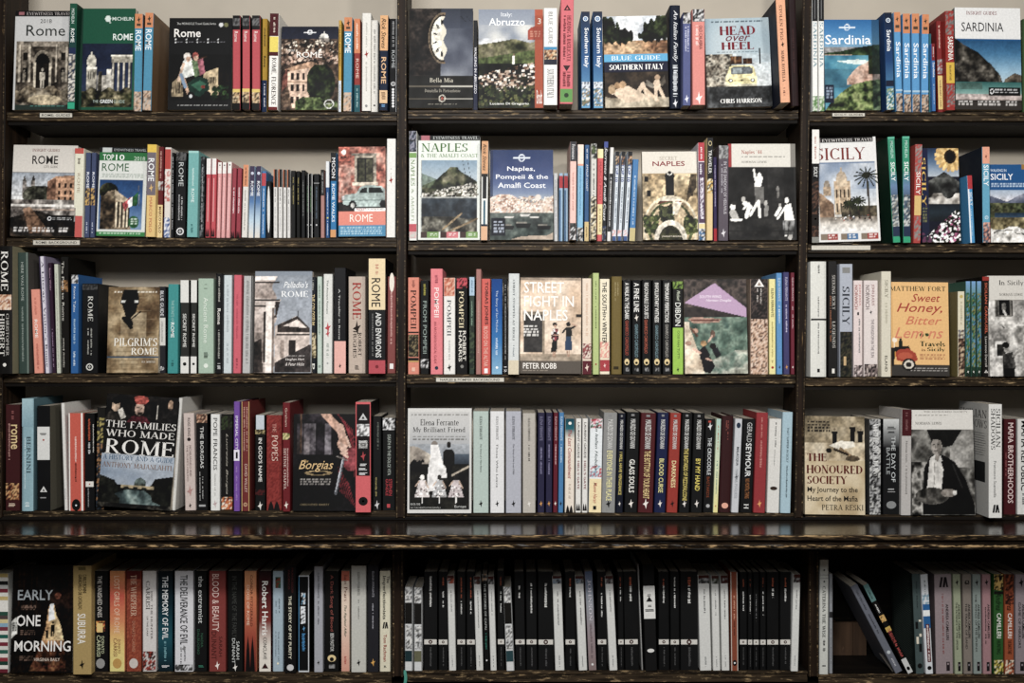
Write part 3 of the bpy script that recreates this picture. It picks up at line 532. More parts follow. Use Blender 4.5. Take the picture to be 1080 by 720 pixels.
S 568 626 115 3 2 | tall pale grey spine with dark small capitals | d2d6d4 | t CHRIST_STOPPED_AT_EBOLI .06 .66 5a6468 s .4 .58;n .7 .82 8a9498 .4 .58;b .86 1 d8ccb0 |
F 630 946 140 636 .4 | tan cover with two standing women, STREET FIGHT IN NAPLES | street |
S 952 1002 140 0 .5 | cream spine with a dark red foot | e6d4c0 | b .68 .8 8a6a6a .1 .9;n .05 .6 d8b8a0;p .68 .84 7a3038,e8d8c8,a85a5a;b .86 1 6a2430;x .93 e8d0c0 .5 |
S 1006 1041 112 0 1.5 | tall pale green spine with dark lettering | b4c47e | n .08 .55 5a6a38 .4 .6;o .9 a84a40 .3 |
S 1042 1096 143 0 0 | cream spine with THE SOUTH and WINTER in black | eadfc4 | t THE_SOUTH .03 .36 1f1f1f b .25 .7;t IN .37 .43 1f1f1f n .3 .6;t WINTER .45 .68 1f1f1f b .25 .7;p .66 .83 eab0a0,eadfc4,e08a80;b .85 .97 b84048;x .91 f0d0c8 .3 |
@ 3 1 630 265 4.909
S 72 127 130 1 .5 | plain olive brown spine | 7a6836 | n .06 .25 a8986a .3 .45;n .06 .2 a8986a .55 .7;b .92 .95 3a3018 .2 .7 | k=h
S 130 176 148 0 0 | black spine with white A WALK IN THE DARK | 151617 | t A_WALK_IN_THE_DARK .03 .42 eeece6 b .25 .75;t GIANRICO_CAROFIGLIO .43 .8 b8503c b .3 .7;@C | 
S 179 226 148 0 0 | black spine with white A FINE LINE | 151617 | t A_FINE_LINE .03 .34 eeece6 b .2 .8;x .4 e8e0d4 .5;t GIANRICO_CAROFIGLIO .47 .82 7a98a0 b .3 .7;@C |
S 230 280 148 0 0 | black spine with white REASONABLE DOUBTS | 151617 | t REASONABLE_DOUBTS .03 .41 e0ded8 b .25 .7;t GIANRICO_CAROFIGLIO .42 .78 c06048 b .25 .6;@C |
S 284 333 148 0 0 | black spine with white INVOLUNTARY WITNESS | 151617 | t INVOLUNTARY_WITNESS .03 .45 eeece6 b .25 .7;t GIANRICO_CAROFIGLIO .48 .83 7a98a0 b .3 .65;@C |
S 336 386 148 0 0 | black spine with white TEMPORARY PERFECTIONS | 151617 | t TEMPORARY_PERFECTIONS .03 .45 eeece6 b .25 .7;t GIANRICO_CAROFIGLIO .47 .82 a8a49c b .3 .65;@C |
S 388 446 155 0 .5 | black over lime green spine | 141513 | p 0 .08 6a8a3a,1a1f14,8aaa4a;t Michael .1 .21 d8e0c8 i .4 .7;t DIBDIN .23 .48 eef0e8 n .25 .75;b .5 1 9ac84c;t COSI_FAN_TUTTI .53 .83 3a4a20 n .45 .65;x .95 2a3a14 .3 |
F 455 780 148 640 -.3 | painted shore cover with a lilac diamond | lilac |
S 790 886 143 0 .5 | thick spine of sand and foliage with white triangle | 9a8474 | p 0 .42 3a3434,1f1c1c,5a4c48,2a2424;p .42 1 d8b49c,c8a488,6a4c3c,e4ccb8;v .05 e8e4e0;n .1 .26 c8c0b8 .55 .65;n .1 .24 c8c0b8 .35 .45 |
S 889 925 143 -1 0 | yellow spine with small black lettering | eadf98 | t ELENA_FERRANTE .1 .4 3a3520 n .3 .7;n .45 .9 a89a58;o .93 b84030 .4 |
S 928 960 112 -3 .5 | light blue spine with white lettering | 5f9ad0 | t ELENA_FERRANTE .05 .28 c8e0f0 n .3 .7;n .32 .5 c8e0f0;x .93 1a1a1a .4 |
S 964 997 108 -3 .5 | violet spine with white lettering | 4a4878 | t ELENA_FERRANTE .05 .28 c8c4e0 n .3 .7;n .32 .6 c8c4e0;x .93 d89a50 .5 |
S 1001 1023 110 -1 .5 | narrow dark crimson spine beside violet one | 7a2c3c | t ELENA_FERRANTE .05 .28 e0c0c4 n .3 .7;n .32 .55 e0c0c4;x .93 e8e0d8 .5 |
@ 3 2 840 265 4.5
S 66 143 48 0 1.5 | tall thick white spine with a black cross line | dadad2 | b .495 .51 1a1a1a;n .03 .12 5a5a58 .45 .6;n .28 .48 7a7a78 .45 .55;n .53 .8 7a7a78 .45 .55;b .93 .96 2a2a2a .42 .58 | k=h
S 150 195 47 -2 1 | tall black and dark brown spine | 211f1e | t SEEKING_SICILY .12 .42 c8c4bc s .45 .8;t LEGENDS .52 .75 c8c4bc s .45 .8;n .3 .7 a86a4a .2 .35;b .93 .97 dfdcd4 .4 .7 |
S 204 268 60 0 1 | grey sky photo spine with large black SICILY | aeb4c0 | p .6 1 23261e,3a3a2a,15171a,4a4434;b .03 .08 8a8a88 .2 .8;t SICILY .2 .54 2e3440 s .2 .75;l .3 .5 c8a878 .82 .9 |
S 270 315 138 0 0 | pale pink spine with red lettering | e0d0cc | t NORWICH .05 .3 a84a44 n .1 .45;t JOHN_JULIUS .04 .26 c87a74 n .55 .8;n .4 .75 7a7a7a .55 .75;b .33 .36 2a2a2a .4 .6;p .88 1 2a2424,d8c8c4,8a7a78 |
S 319 388 138 0 0 | broader pale pink spine with grey lettering | ddd2ce | t NORWICH .05 .3 7a6a6a n .1 .4;t JOHN_JULIUS .04 .26 a87a7a n .5 .75;t THE_KINGDOM_IN_THE_SUN .4 .8 8a8084 n .5 .72;x .33 3a3a3a .2;p .87 1 2a2424,c8b8b0,7a6a68 |
S 402 451 95 0 1 | tall cream spine with faint SICILY | d6d0bc | t SICILY .08 .25 8f8a78 s .35 .65;n .3 .5 b8b29c;t ELAND .8 .95 2a2a24 n .35 .6 |
F 452 727 150 597 .6 | yellow-orange cover with a red scooter | honey |
S 765 800 190 0 0 | short cream spine with brown rooftops at foot | dcd4b8 | o .06 c8b060 .5;n .12 .4 b8ae90;p .45 .55 8a8a90,dcd4b8,6a5a54;p .55 1 4a352c,7a5a48,2f231f,c8b090 | bc=8a7a48
S 802 826 142 0 0 | thin green and blue painted spine | 3f6a58 | @M |
S 829 852 142 0 0 | thin green and blue painted spine | 3f6a58 | @M |
S 855 879 142 0 0 | thin green and blue painted spine | 3f6a58 | @M |
S 882 918 120 -2 .5 | black spine with red top and orange SICILIAN CAROUSEL | 17130f | b 0 .04 a8342c;t SICILIAN_CAROUSEL .06 .57 d8684a b .35 .7;t Lawrence_Durrell .6 .9 d0ccc4 n .35 .65;v .95 d8d4cc |
F 920 1140 118 600 | white and grey cover reading In Sicily | insicily |
@ 4 0 0 405 4.909
S 27 103 105 0 .5 | dark maroon spine with lowercase rome in cream | 4a1d1f | n .06 .14 9a5a58 .4 .6;t rome .19 .42 e4c890 b .4 .85;n .18 .52 b88a80 .2 .35;p .74 .9 a86a40,4a1d1f,d8a870,3a1414;n .93 .96 d8c0a8 .2 .8 |
S 110 172 75 2 1 | tall plain blue-grey spine | 90b4be | g 0 .25 a8c8d0,88acb8;t BERNINI .34 .66 4a6068 s .45 .8;n .35 .8 d0e4e8 .25 .35;n .92 .96 d8e8ea .3 .7 | k=h fc=5a7c86
S 192 262 112 -2 .5 | black spine with a wide white label | 131416 | b .2 .515 dcdcd8;n .26 .28 4a4a4a .2 .8;o .325 b84a40 .15;n .38 .4 6a6a6a .2 .8;v .8 d8d8d4;n .87 .88 999 .2 .7 | fc=6a6658
S 331 352 98 -18 0 | thin white leaning hardback spine | dcdad4 | n .8 .9 aaa | k=h
S 356 434 150 -3 .5 | orange and white spine with a black bird mark | d65f4e | l 0 .1 e8e4dc;l .86 1 e8e4dc;n .24 .5 f0ccc0 .42 .56;n .51 .7 4a1f1a .42 .56;O .94 121212 .06;o .945 eee .12 |
S 438 492 150 -2 .5 | black spine with red lettering | 131315 | n .06 .28 c85a3c .35 .6;n .3 .42 ccc .35 .6;b .7 .755 e0ddd4 .1 .9;o .727 b84a40 .15;n .1 .4 e0ddd4 .85 .95;n .77 .96 999 .3 .45 |
S 495 541 120 7 0 | dark photo spine with yellow marks | 211f1c | p .3 .99 2a2622,3a4a5a,1a1816,a87a50;p .1 .35 1a1a1a,b8a860,333 |
F 500 880 62 658 4.0 | black cover with three portraits, a bridge and ROME | families |
S 886 908 72 38 0 | thin leaning grey-white spine | d4d2cc | n .2 .8 bbb | k=h
S 957 1015 150 -10 0 | pale pinkish spine with black ornaments | cdbcb4 | t ROSS_KING .05 .24 4a3a38 n .4 .65;o .27 2a2020 .35;t MICHELANGELO_AND .33 .65 8a7470 n .5 .7;t THE_POPE'S_CEILING .33 .7 8a7470 n .25 .4;x .8 b88a84 .6;x .95 2a2020 .3 |
S 1018 1078 155 -3 0 | black spine with THE BORGIAS and a portrait top | 151515 | p 0 .09 a87a60,d8b090,3a2a24,6a4a3c;t THE_BORGIAS .13 .56 d4d4d0 b .35 .65;n .6 .9 b8b8b4 .25 .35;n .65 .9 b8b8b4 .5 .6;b .94 .96 aaa .2 .8 |
@ 4 0 210 405 4.909
S 58 108 155 0 0 | white spine with tall grey-black capitals | dededa | t POPE_FRANCIS .04 .58 4a4a4a n .3 .75;n .62 .85 b0b0ac .4 .6;x .93 c0a8a8 .5 |
S 112 176 155 0 0 | black spine with pale handwritten script | 191714 | p .02 .16 3a4a2a,1a1a14,2a2a20;t Lucrezia_Borgia .2 .83 b0aa9c i .4 .6;p .86 .99 d87a40,f0e0c8,222,a84a3a |
S 178 211 90 0 1 | tall purple spine with white lettering | 7d52ac | t IMPERIAL_CITY .13 .44 e4dcf0 b .3 .75;b .44 .54 e8e4ee;b .46 .52 1a1a1a .35 .7;n .58 .9 a888c8 |
S 218 262 90 0 1 | tall rust spine with gold edges | 7d3230 | l 0 .1 c8a868;l .9 1 c8a868;n .05 .45 c89888 .6 .8;n .05 .45 c89888 .25 .45;t DAVID_WILLEY .57 .83 dcb8a8 n .4 .75;r .94 d8b088 .5 | k=h
S 288 344 160 0 0 | black spine with IN GOD'S NAME in white | 141414 | b 0 .16 c4ccd4 .1 .9;p .15 .2 3a3424,a89868;t IN_GOD'S_NAME .24 .7 eae8e2 b .35 .7;p .78 .84 5a1f20,141414;x .95 e0dcd4 .5 |
S 347 430 160 0 0 | textured red spine with THE POPES | 8f302c | p 0 1 8a2e2a,963632,7d2826,a03c36;t THE .09 .18 d89a8c s .4 .65;t POPES .21 .48 e4c4b4 s .35 .75;k .9 1 |
S 431 472 95 0 1.5 | tall dark red spine reading SISTINE CHAPEL | 7a2228 | t Graham .05 .22 d8b8a8 n .35 .65;p .28 .34 8a8a50,222,d8c890;t SISTINE_CHAPEL .42 .8 e4ccc0 s .15 .5;n .42 .78 d0a8a0 .6 .8;x .94 e8dcd0 .6 |
F 484 810 157 657 | dark cover with a hand holding a dagger | borgias |
S 808 891 92 0 2.5 | tall red and black spine with a white dome | 1a1416 | l 0 .07 d85c60;l .93 1 d85c60;b .67 1 de6468;b 0 .02 de6468;p .2 .31 ddd,888,eee,555 .1 .9;v .14 ccc .1;t MARIO_ESCOBAR .35 .42 dcdcd8 b .2 .8;n .35 .37 ddd .2 .8;x .49 c04a50 .35;n .56 .58 ddd .2 .8;n .6 .62 ddd .2 .8;n .64 .66 ddd .2 .8;O .9 141414 .04;o .9 f0f0f0 .15 |
S 897 945 165 0 0 | black spine with faint grey lettering | 161718 | n .05 .35 6a7068 .5 .75;n .65 .85 a89a60 .3 .5;x .94 ccc .6 |
S 948 1017 175 0 0 | black spine with a white burst top | 151516 | p 0 .13 eee,222,ccc,444;t DEATH_IN_THE_DOLCE_VITA .18 .62 a8b0a8 b .4 .65;t STEPHEN .66 .84 c04048 b .5 .75;t GUNDLE .66 .84 c04048 b .25 .45;b .93 .97 c84a50 .35 .6 |
@ 4 1 420 405 4.909
F 47 378 128 665 | black and white cover of a bride with three girls | brilliant |
S 387 469 140 0 .3 | pale green spine with small serif lettering | b4c4bc | t ELENA_FERRANTE .05 .28 4a5550 s .42 .58;t The_Story_of_a_New_Name .32 .6 5a6560 n .42 .56;x .91 1a1a1a .28 |
S 475 550 140 0 .3 | white spine with small serif lettering | dcdcdc | t ELENA_FERRANTE .05 .28 8a8a8a s .42 .58;t Those_Who_Leave .32 .75 5a5a5a n .42 .56;x .91 1a1a1a .28 |
S 556 638 140 0 .3 | lavender-grey spine with small serif lettering | b2b4be | t ELENA_FERRANTE .05 .28 4a4a54 s .42 .58;t The_Story_of_the_Lost_Child .32 .62 4a4a54 n .42 .56;x .91 1a1a1a .28 |
S 643 712 150 0 .3 | stone-grey spine with a white mark at foot | b8b2a8 | t ELENA_FERRANTE .05 .28 4a4640 s .42 .58;n .32 .48 5a5650 .42 .58;x .91 e8e4dc .28 |
S 720 758 147 2 0 | purple-navy spine with an orange mark | 2f2c4c | t ELENA_FERRANTE .04 .28 8a86a8 n .3 .7;n .32 .62 8a86a8;x .91 d89a50 .5 |
S 762 798 147 2 0 | purple-navy spine with an orange mark | 2f2c4c | t ELENA_FERRANTE .04 .28 8a86a8 n .3 .7;n .32 .62 8a86a8;x .91 d89a50 .5 |
S 800 826 147 4 0 | narrow wine red spine | 6f2030 | t ELENA_FERRANTE .04 .28 d8b0b0 n .3 .7;n .32 .52 d8b0b0;x .91 e8e0d8 .6 |
S 827 855 147 5 0 | narrow sky blue spine with lettering | 4a84b8 | t ELENA_FERRANTE .04 .28 c8e0f0 n .3 .7;n .32 .5 c8e0f0;x .91 141414 .6 |
S 861 912 178 3 0 | cream spine with a teal night-sky top | e4d8c8 | g 0 .22 0f4a5c,1a6a78,e4d8c8;o .05 e8e8e0 .35;t The_Last_Commandment .12 .64 b04040 i .3 .7;n .67 .85 b8a898;k .92 1 |
S 916 947 178 3 0 | slim white spine with HELL'S GATE in dark red | dedcd6 | t LAURENT_GAUDE .04 .42 5a5450 b .3 .7;t HELL'S_GATE .45 .75 8a3038 b .3 .7;k .9 .98 |
S 950 981 178 3 0 | slim white spine with HELL'S GATE in dark red | dedcd6 | t LAURENT_GAUDE .04 .42 5a5450 b .3 .7;t HELL'S_GATE .45 .75 8a3038 b .3 .7;k .9 .98 |
S 984 1052 180 9 0 | white spine with red flowers and a cream foot | dfe4e6 | p 0 .1 c03a50,e0e4e6,3a6a4a,e8b0b8;t An_Italian_Holiday .05 .56 4a5a58 i .35 .65;p .5 .62 dfe4e6,8ab0c0,c84a54;b .64 1 ecd9a8;t Maeve_Haran .68 .9 b84a44 i .35 .65;b .93 .97 1f1f1f .35 .6 |
@ 4 1 630 405 4.909
S 20 92 148 13 .3 | grey spine, EVERYONE IN THEIR PLACE in yellow | 8f8f8d | @D EVERYONE_IN_THEIR_PLACE .38 .88 e8e0a0 |
S 93 133 150 15 .3 | narrow navy-black spine with yellow title | 12182c | @D I_WILL_HAVE_VENGEANCE .39 .82 dcc868 |
S 138 207 145 14 .3 | black spine with GLASS SOULS in white | 121314 | @D GLASS_SOULS .47 .8 f0eee6 |
S 208 288 150 18 .3 | maroon spine with pale yellow title | 5a1e22 | @D THE_BOTTOM_OF_YOUR_HEART .38 .86 e4c888 |
S 292 352 148 20 .3 | navy spine with BLOOD CURSE in yellow | 1a2450 | @D BLOOD_CURSE .46 .8 e4dc90 |
S 357 415 150 20 .3 | red spine with DARKNESS in yellow | a43a30 | @D DARKNESS .48 .75 eedca0 |
S 420 477 148 18 .3 | black spine with yellow title, beside red DARKNESS | 131415 | @D THE_BASTARDS_OF_PIZZOFALCONE .36 .88 dcc868 |
S 482 543 150 16 .3 | black spine with BY MY HAND in yellow | 131415 | @D BY_MY_HAND .46 .78 e4d060 |
S 545 597 180 14 0 | black spine reading THE CROCODILE | 141415 | b .02 .04 c84a3c .3 .6;x .08 ddd .5;t THE_CROCODILE .2 .6 d0d4d4 b .3 .7;t BASTARDS .62 .84 9a4a2a n .3 .6;o .93 aaa .4 |
S 598 624 180 18 0 | thin pale green and yellow spine | cfd8b4 | g 0 1 a8c8bc,cfd8b4,e4d88c;n .06 .35 b8684a;n .45 .8 5a8a80;x .93 b84a40 .4 |
S 628 689 165 18 0 | dark oxblood spine with an orange oval at foot | 3f1a1c | n .05 .25 a85a50 .5 .6;n .05 .15 a85a50 .35 .45;O .93 e8a890 .03 | k=h
S 692 732 180 21 0 | pale grey spine with black MALACQUA lettering | c4c6ca | O .07 2a3a50 .03;t MALACQUA .3 .5 3a4048 b .3 .7;t NICOLA_PUGLIESE .54 .85 a0a4aa n .3 .7;x .62 4a4a50 .6 |
S 736 802 180 18 0 | black spine with very tall pale capitals, orange below | 121314 | t GERALD .04 .25 c4c6c4 n .35 .75;t SEYMOUR .26 .62 e0e2e0 b .3 .75;t NO_MORTAL_THING .64 .85 b07040 n .35 .7;t H .91 .96 e8e8e4 s .3 .7 |
S 806 869 148 17 .5 | plain red spine with a small orange mark | a0363a | n .05 .25 c88078 .42 .58;n .28 .55 c88078 .4 .6;x .91 e8a060 .4 |
S 876 942 180 14 .5 | white spine with a small brown ornament | d6d4ce | n .04 .3 4a4a48 .48 .62;n .33 .5 9a9a96 .45 .55;O .74 3a2a20 .02 |
S 946 1001 145 13 .8 | pale blue spine with small black capitals | a4c0cc | t THAT_SUMMER_IN_SICILY .15 .5 4a5a62 n .45 .65;n .53 .85 4a5a62 .47 .63 |
@ 4 2 840 405 4.5
F 41 326 157 622 .8 | brown parchment cover titled THE HONOURED SOCIETY | honoured |
S 344 402 165 0 0 | black and white photographic spine | 4a4a4a | p 0 1 222,888,c4c4c0,333,aaa;t WHITE_SICILIAN .05 .55 f0f0ee s .3 .8;n .58 .9 222 |
S 409 490 165 0 0 | grey-topped black spine, THE DAY OF BATTLE | 141517 | g 0 .3 c8cac8,8a8c8c,141517;n .08 .11 2a2a2a .2 .8;n .13 .15 2a2a2a .2 .8;t THE_DAY_OF .18 .66 c8cccc n .5 .75;t BATTLE .3 .58 a8acac n .2 .42;n .72 .74 bbb .2 .8;n .76 .78 bbb .2 .8;O .9 8a8c8c .04 |
S 495 545 120 4 1 | maroon and grey spine | b8b4b0 | b 0 .25 52181e;t Norman_Lewis .3 .5 7a7672 n .4 .6;n .53 .8 8a8682 .4 .6;n .03 .2 8a5a5a |
F 551 850 125 603 | black and white cover of a man in a dark jacket | lewis |
S 912 978 95 0 4.5 | thick white spine reading SICILIAN SHADOWS | dad9d4 | t SICILIAN .04 .38 5a5a58 s .52 .85;t SHADOWS .04 .4 5a5a58 s .15 .45;t Francesco_Scannella .5 .82 7a7a78 n .35 .55;M .92 141414 | bc=b4b3ae side=text
S 983 1043 165 2 0 | dark crimson spine reading MAFIA BROTHERHOODS | 52161c | t MAFIA_BROTHERHOODS .04 .88 e0c4c0 b .3 .75;n .35 .6 a85a5a .1 .2 |
S 1048 1110 165 2 0 | white spine with MAFIA REPUBLIC in black | d4d3ce | t MAFIA_REPUBLIC .02 .75 1a1a1c b .25 .75;n .78 .9 5a5a5a |
@ 5 0 0 575 4.909
S -40 43 145 0 1 | broad spine striped in red, blue, green and white | dcdcd4 | Z | 
F 52 372 110 652 | dark alley cover reading EARLY ONE MORNING | early |
S 376 474 105 0 2 | thick tan spine reading SUBURRA in white | b59a60 | t CARLO_BONINI .08 .25 3a2f1a b .55 .75;t GIANCARLO_DE_CATALDO .08 .4 3a2f1a b .3 .5;t SUBURRA .44 .72 eeeae0 b .25 .7;x .91 1a1a14 .3;b .01 .04 7a6a40 .3 .7 |
S 481 561 132 0 0 | black spine with a lit yellow window | 141416 | p .5 .6 e8b860,2a1a14,c85a3a .2 .8;t THE_VANISHED_ONES .05 .46 cfcbc4 n .3 .6;b .52 .61 e8c880 .25 .65;t DONATO .65 .82 c8d0a8 n .55 .75;t CARRISI .64 .85 c8d0a8 n .25 .5;O .92 9a9a98 .05 |
S 567 648 132 0 0 | orange to yellow spine, THE LOST GIRLS OF ROME | d87a50 | g 0 1 e0945a,cf5a48,dc8a5c,e8cc78,e4d884;t LOST_GIRLS_OF_ROME .05 .62 ecc8a8 n .3 .65;t DONATO .68 .82 8a4a34 n .55 .72;t CARRISI .67 .85 8a4a34 n .25 .5;O .92 c89a50 .05 |
S 653 732 132 0 0 | rust brown spine, THE WHISPERER | a04a34 | p 0 1 a04a34,8f3f2c,b0583c,9a4430;b 0 .08 6a1f1c;t THE_WHISPERER .04 .45 e0b89c s .3 .7;t DONATO_CARRISI .5 .8 c88a6c n .4 .6;O .92 d0c8c0 .05 |
S 737 810 132 0 0 | white spine with a red skyline foot | d6d2ce | t CARRISI .1 .38 5a5654 s .25 .55;t DONATO .2 .3 5a5654 n .6 .75;t THE_HUNTER .33 .68 6a6460 n .6 .75;t OF_THE_DARK .45 .65 6a6460 n .3 .42;p .8 .99 b84a3c,2a1a18,d6d2ce,6a2a24 |
S 817 895 132 0 0 | dark teal spine, THE MEMORY OF EVIL in white | 12303a | g 0 1 0e1a22,12303a,1f5a68,0e222a;t THE_MEMORY_OF_EVIL .05 .68 e8ecec b .3 .7;n .7 .9 7ab0b8 .4 .6;n .94 .96 ddd .2 .8 |
S 903 1002 132 0 0 | thick white spine, THE DELIVERANCE OF EVIL in black | d8d8dc | t THE_DELIVERANCE_OF_EVIL .04 .73 2a2a2e b .3 .7;n .75 .9 6a6a6e .5 .6;n .76 .92 6a6a6e .3 .4;p .93 .99 1a1a1a,d8d8dc,555;x .77 888 .25 |
S 1008 1072 132 0 0 | black spine with white lowercase lettering | 141516 | t the_extremist .05 .52 d8dad8 n .3 .7;t NADIA .62 .76 3a6a50 n .5 .7;t DALBUONO .58 .83 3a6a50 n .2 .4;n .94 .96 3a8a70 .3 .8 |
@ 5 0 210 575 4.909
S 50 139 132 0 0 | brick red spine reading BLOOD & BEAUTY | 8f3f3a | t BLOOD_&_BEAUTY .03 .6 eacac0 n .2 .6;t SARAH .65 .85 5a2420 n .6 .8;t DUNANT .6 .88 5a2420 n .15 .45;x .94 f0e4dc .3 |
S 146 228 132 0 0 | black spine with faint lettering above pale names | 131413 | t IN_THE_NAME_OF_THE_FAMILY .05 .66 4a4c48 n .3 .6;t SARAH .7 .88 d4d8d4 n .58 .78;t DUNANT .67 .92 d4d8d4 n .3 .5;x .96 e8e4dc .3 |
S 233 298 132 0 0 | orange spine with a dark silhouette at foot | cc7450 | g 0 1 e09a68,cc7450,a84a38,7a2f28;t CONOR_FITZGERALD .04 .55 5a2a20 n .5 .7;t DOGS_OF_ROME .14 .54 f0ccb0 n .2 .42;k .64 1 |
S 309 374 132 0 0 | maroon spine fading to white at its foot | 4a1c20 | g 0 1 2f1418,5a2024,8a3a34,e0d8cc,e4ddd0;t Robert_Harris .1 .64 f0eee8 b .25 .75;t CONCLAVE .66 .88 1f1f1f n .35 .65;v .95 3a1a1a |
S 380 437 132 0 0 | pale blue-grey spine with a small picture | a4b8c4 | p .06 .17 3a6a50,8a3a2a,2a2a2a .25 .75;n .26 .42 5a6a74 .55 .7;t THE_FLIGHT_OF .6 .9 5a6a74 n .5 .62;n .3 .42 6a7a84 .25 .4;n .6 .85 6a7a84 .25 .35;o .92 f0e8c8 .2 |
S 441 504 105 0 1 | tall black spine, THE STORY OF MY PURITY | 131314 | t FRANCESCO .02 .25 7a3434 n .6 .75;t PACIFICO .04 .22 7a3434 n .3 .45;t THE_STORY_OF_MY_PURITY .28 .87 e8e4cc b .35 .6;O .95 ccc .03 |
S 513 572 155 0 .5 | black spine framed in white with blue lettering | 101113 | l 0 .07 5a9ac8;l .9 1 c8ccd0;b 0 .012 c8ccd0;b .985 1 c8ccd0;p .18 .3 7ab8dc,dfe4e8,101113 .25 .65;p .32 .5 dfe4e8,e8ecf0,101113 .2 .65;x .55 5a9ac8 .3;n .6 .78 4a94cc .3 .65 |
S 594 642 108 0 .5 | tall lavender-grey spine | a6a8b0 | t ELENA_FERRANTE .06 .3 4a4a54 n .4 .6;n .33 .55 4a4a54 .42 .58;x .91 141414 .35 |
S 649 725 132 0 0 | black spine, A Dark Song of Blood in red | 131313 | t A_Dark_Song_of_Blood .04 .6 a85a50 n .35 .62;t BEN_PASTOR .62 .8 c8c8c4 b .4 .65;@C |
S 735 780 132 0 0 | cream spine fading to pink, script lettering | e0c8b4 | g 0 1 e4d4c0,e4c8b4,d89a84;b 0 .1 c86a54;t Iain_Pears .04 .3 7a3a30 s .35 .75;t The_Raphael_Affair .34 .66 3a5a44 i .3 .65;n .85 .93 b85a50 |
S 786 866 105 0 .5 | tall broad pale grey spine | c0c0b8 | t ELENA_FERRANTE .06 .28 6a6a64 s .42 .58;n .32 .5 6a6a64 .45 .55;x .91 141414 .28 |
S 870 931 100 0 .5 | tall slate black spine with an orange mark | 2a2a30 | t ELENA_FERRANTE .06 .3 a8a8b0 n .42 .6;n .36 .6 a8a8b0 .42 .55;x .91 e0a850 .4 |
S 934 992 132 0 0 | cream spine reading The Imperfectionists | d8d2b8 | t Imperfectionists .05 .48 1f1f1f b .2 .6;t The .05 .12 1f1f1f b .65 .9;M .54 2a2a2a;t Tom_Rachman .63 .9 a84438 b .35 .65;n .94 .96 5a5a50 |
@ 5 1 420 575 4.909
S 33 77 215 0 .5 | short patterned white spine with black and teal panels | cdcfcf | @W 1f3a40 |
S 81 126 218 0 .5 | short patterned white spine with black and olive panels | cdcfcf | @W 6a6a50 |
S 131 203 135 0 0 | wide black classic with long white title | @K 0 t_Eugene_Onegin_The_Antichrist .05 .36 | |
S 207 258 135 0 0 | black classic with orange and white lettering | @K 1 t_The_Tenth .2 .36 | |
S 262 301 155 -10 .3 | white spine with a red-brown photo top | @O b0523c The_Golden_Ass .16 .38 | |
S 304 350 135 -1 0 | black classic with a longer orange author line | @K 2 t_Metamorphoses .3 .43 | |
S 353 400 135 -1 0 | black classic with a longer orange author line | @K 2 t_Metamorphoses .3 .43 | |
S 403 442 160 -14 .3 | white spine with a narrow dark photo top | @O 5a3a30 The_Consolation_of_Philosophy .14 .55 | |
S 444 475 148 -12 0 | narrow black spine with a photo top and green lettering | 131414 | p 0 .07 c89870,444,222,8a8a84;t THE_STORIES_OF_CAPRI .1 .58 b8bcb8 n .3 .65;n .6 .8 2f7a6a .3 .65;o .9 ddd .3 |
S 477 511 160 -14 .3 | white spine with a black and white photo top | @O 6a6a6a Confessions .14 .42 | |
S 514 552 130 -3 0 | narrow black classic leaning on the patterned spine | @K 1 t_The_Jews_and_the_God .2 .42 | |
S 560 604 215 -18 .5 | short patterned leaning spine with teal panel | cdcfcf | @W 2a4a50 |
S 606 660 135 -8 0 | black classic with a short white title | @K 0 t_Rise_and_Fall .12 .28 | |
S 663 720 135 -4 0 | black classic with mid-length white title | @K 0 t_The_Early_History_of_Rome .12 .42 | |
S 723 806 135 -2 0 | widest black classic with white title | @K 0 t_The_War_with_Hannibal .12 .36 | |
S 812 862 158 -16 .3 | white spine with a grey starry photo top | @O 7a8a9a The_Rise_of_the_Republic .15 .52 | |
S 864 918 135 -2 0 | black classic with very short orange lettering | @K 1 t_On_Life .16 .26 | |
S 934 980 158 -20 .3 | narrower white spine with a grey starry photo top | @O 7a8a9a The_Nature_of_the_Universe .15 .52 | |
S 986 1028 135 -22 .3 | mauve-grey spine, large faded capitals | 9a8c92 | g 0 1 5a6a8a,8f949c,98888c,8a7674;t JOHNSON .08 .5 d0ccd4 s .3 .75;n .53 .88 6a5a60 .35 .65;o .94 ddd .3 |
@ 5 1 630 575 4.909
S 0 50 135 -4 0 | black classic with a long thin white title | @K 1 t_A_Lost_Lady_of_Old_Days .22 .46 | |
S 62 106 158 -24 .3 | white leaning spine with a small photo top | @O 5a5050 The_Satyricon .15 .38 | |
S 108 140 135 -6 0 | narrow black classic with orange author | @K 1 t_The_Agricola .16 .3 | |
S 142 216 135 -10 0 | broad black classic with white and orange title | @K 1 t_Civil_War .14 .3 | |
S 228 238 95 -22 0 | very thin grey leaning booklet | 8a8a88 | n .2 .8 bbb |
S 247 312 100 -16 .5 | black spine with a large white label | 121213 | b .2 .51 d8d8d4;n .28 .3 4a4a4a .3 .7;v .33 2a2a2a;n .38 .4 5a5a5a .3 .7;n .42 .44 333 .1 .9;O .81 d8d8d4 .018 |
S 316 374 135 -3 0 | black classic with orange and white short title | @K 1 t_The_Rise_of_Rome .14 .32 | |
S 377 426 135 -2 0 | black classic with a long slanting white title | @K 0 t_The_Fall_of_the_Roman_Republic .06 .38 | |
S 429 522 135 -1 0 | very broad black classic with orange author | @K 1 t_The_Histories .14 .32 | |
S 531 593 155 -12 .3 | broad white spine with a patterned top | @O 4a4a4a The_Annals .15 .4 | |
S 598 639 157 -10 .3 | white spine with an olive photo top | @O 4a5040 Selected_Letters .15 .42 | |
S 643 686 155 -8 .3 | white spine with a maroon top | @O 4a1f1c Philippics_and_Verses .15 .46 | |
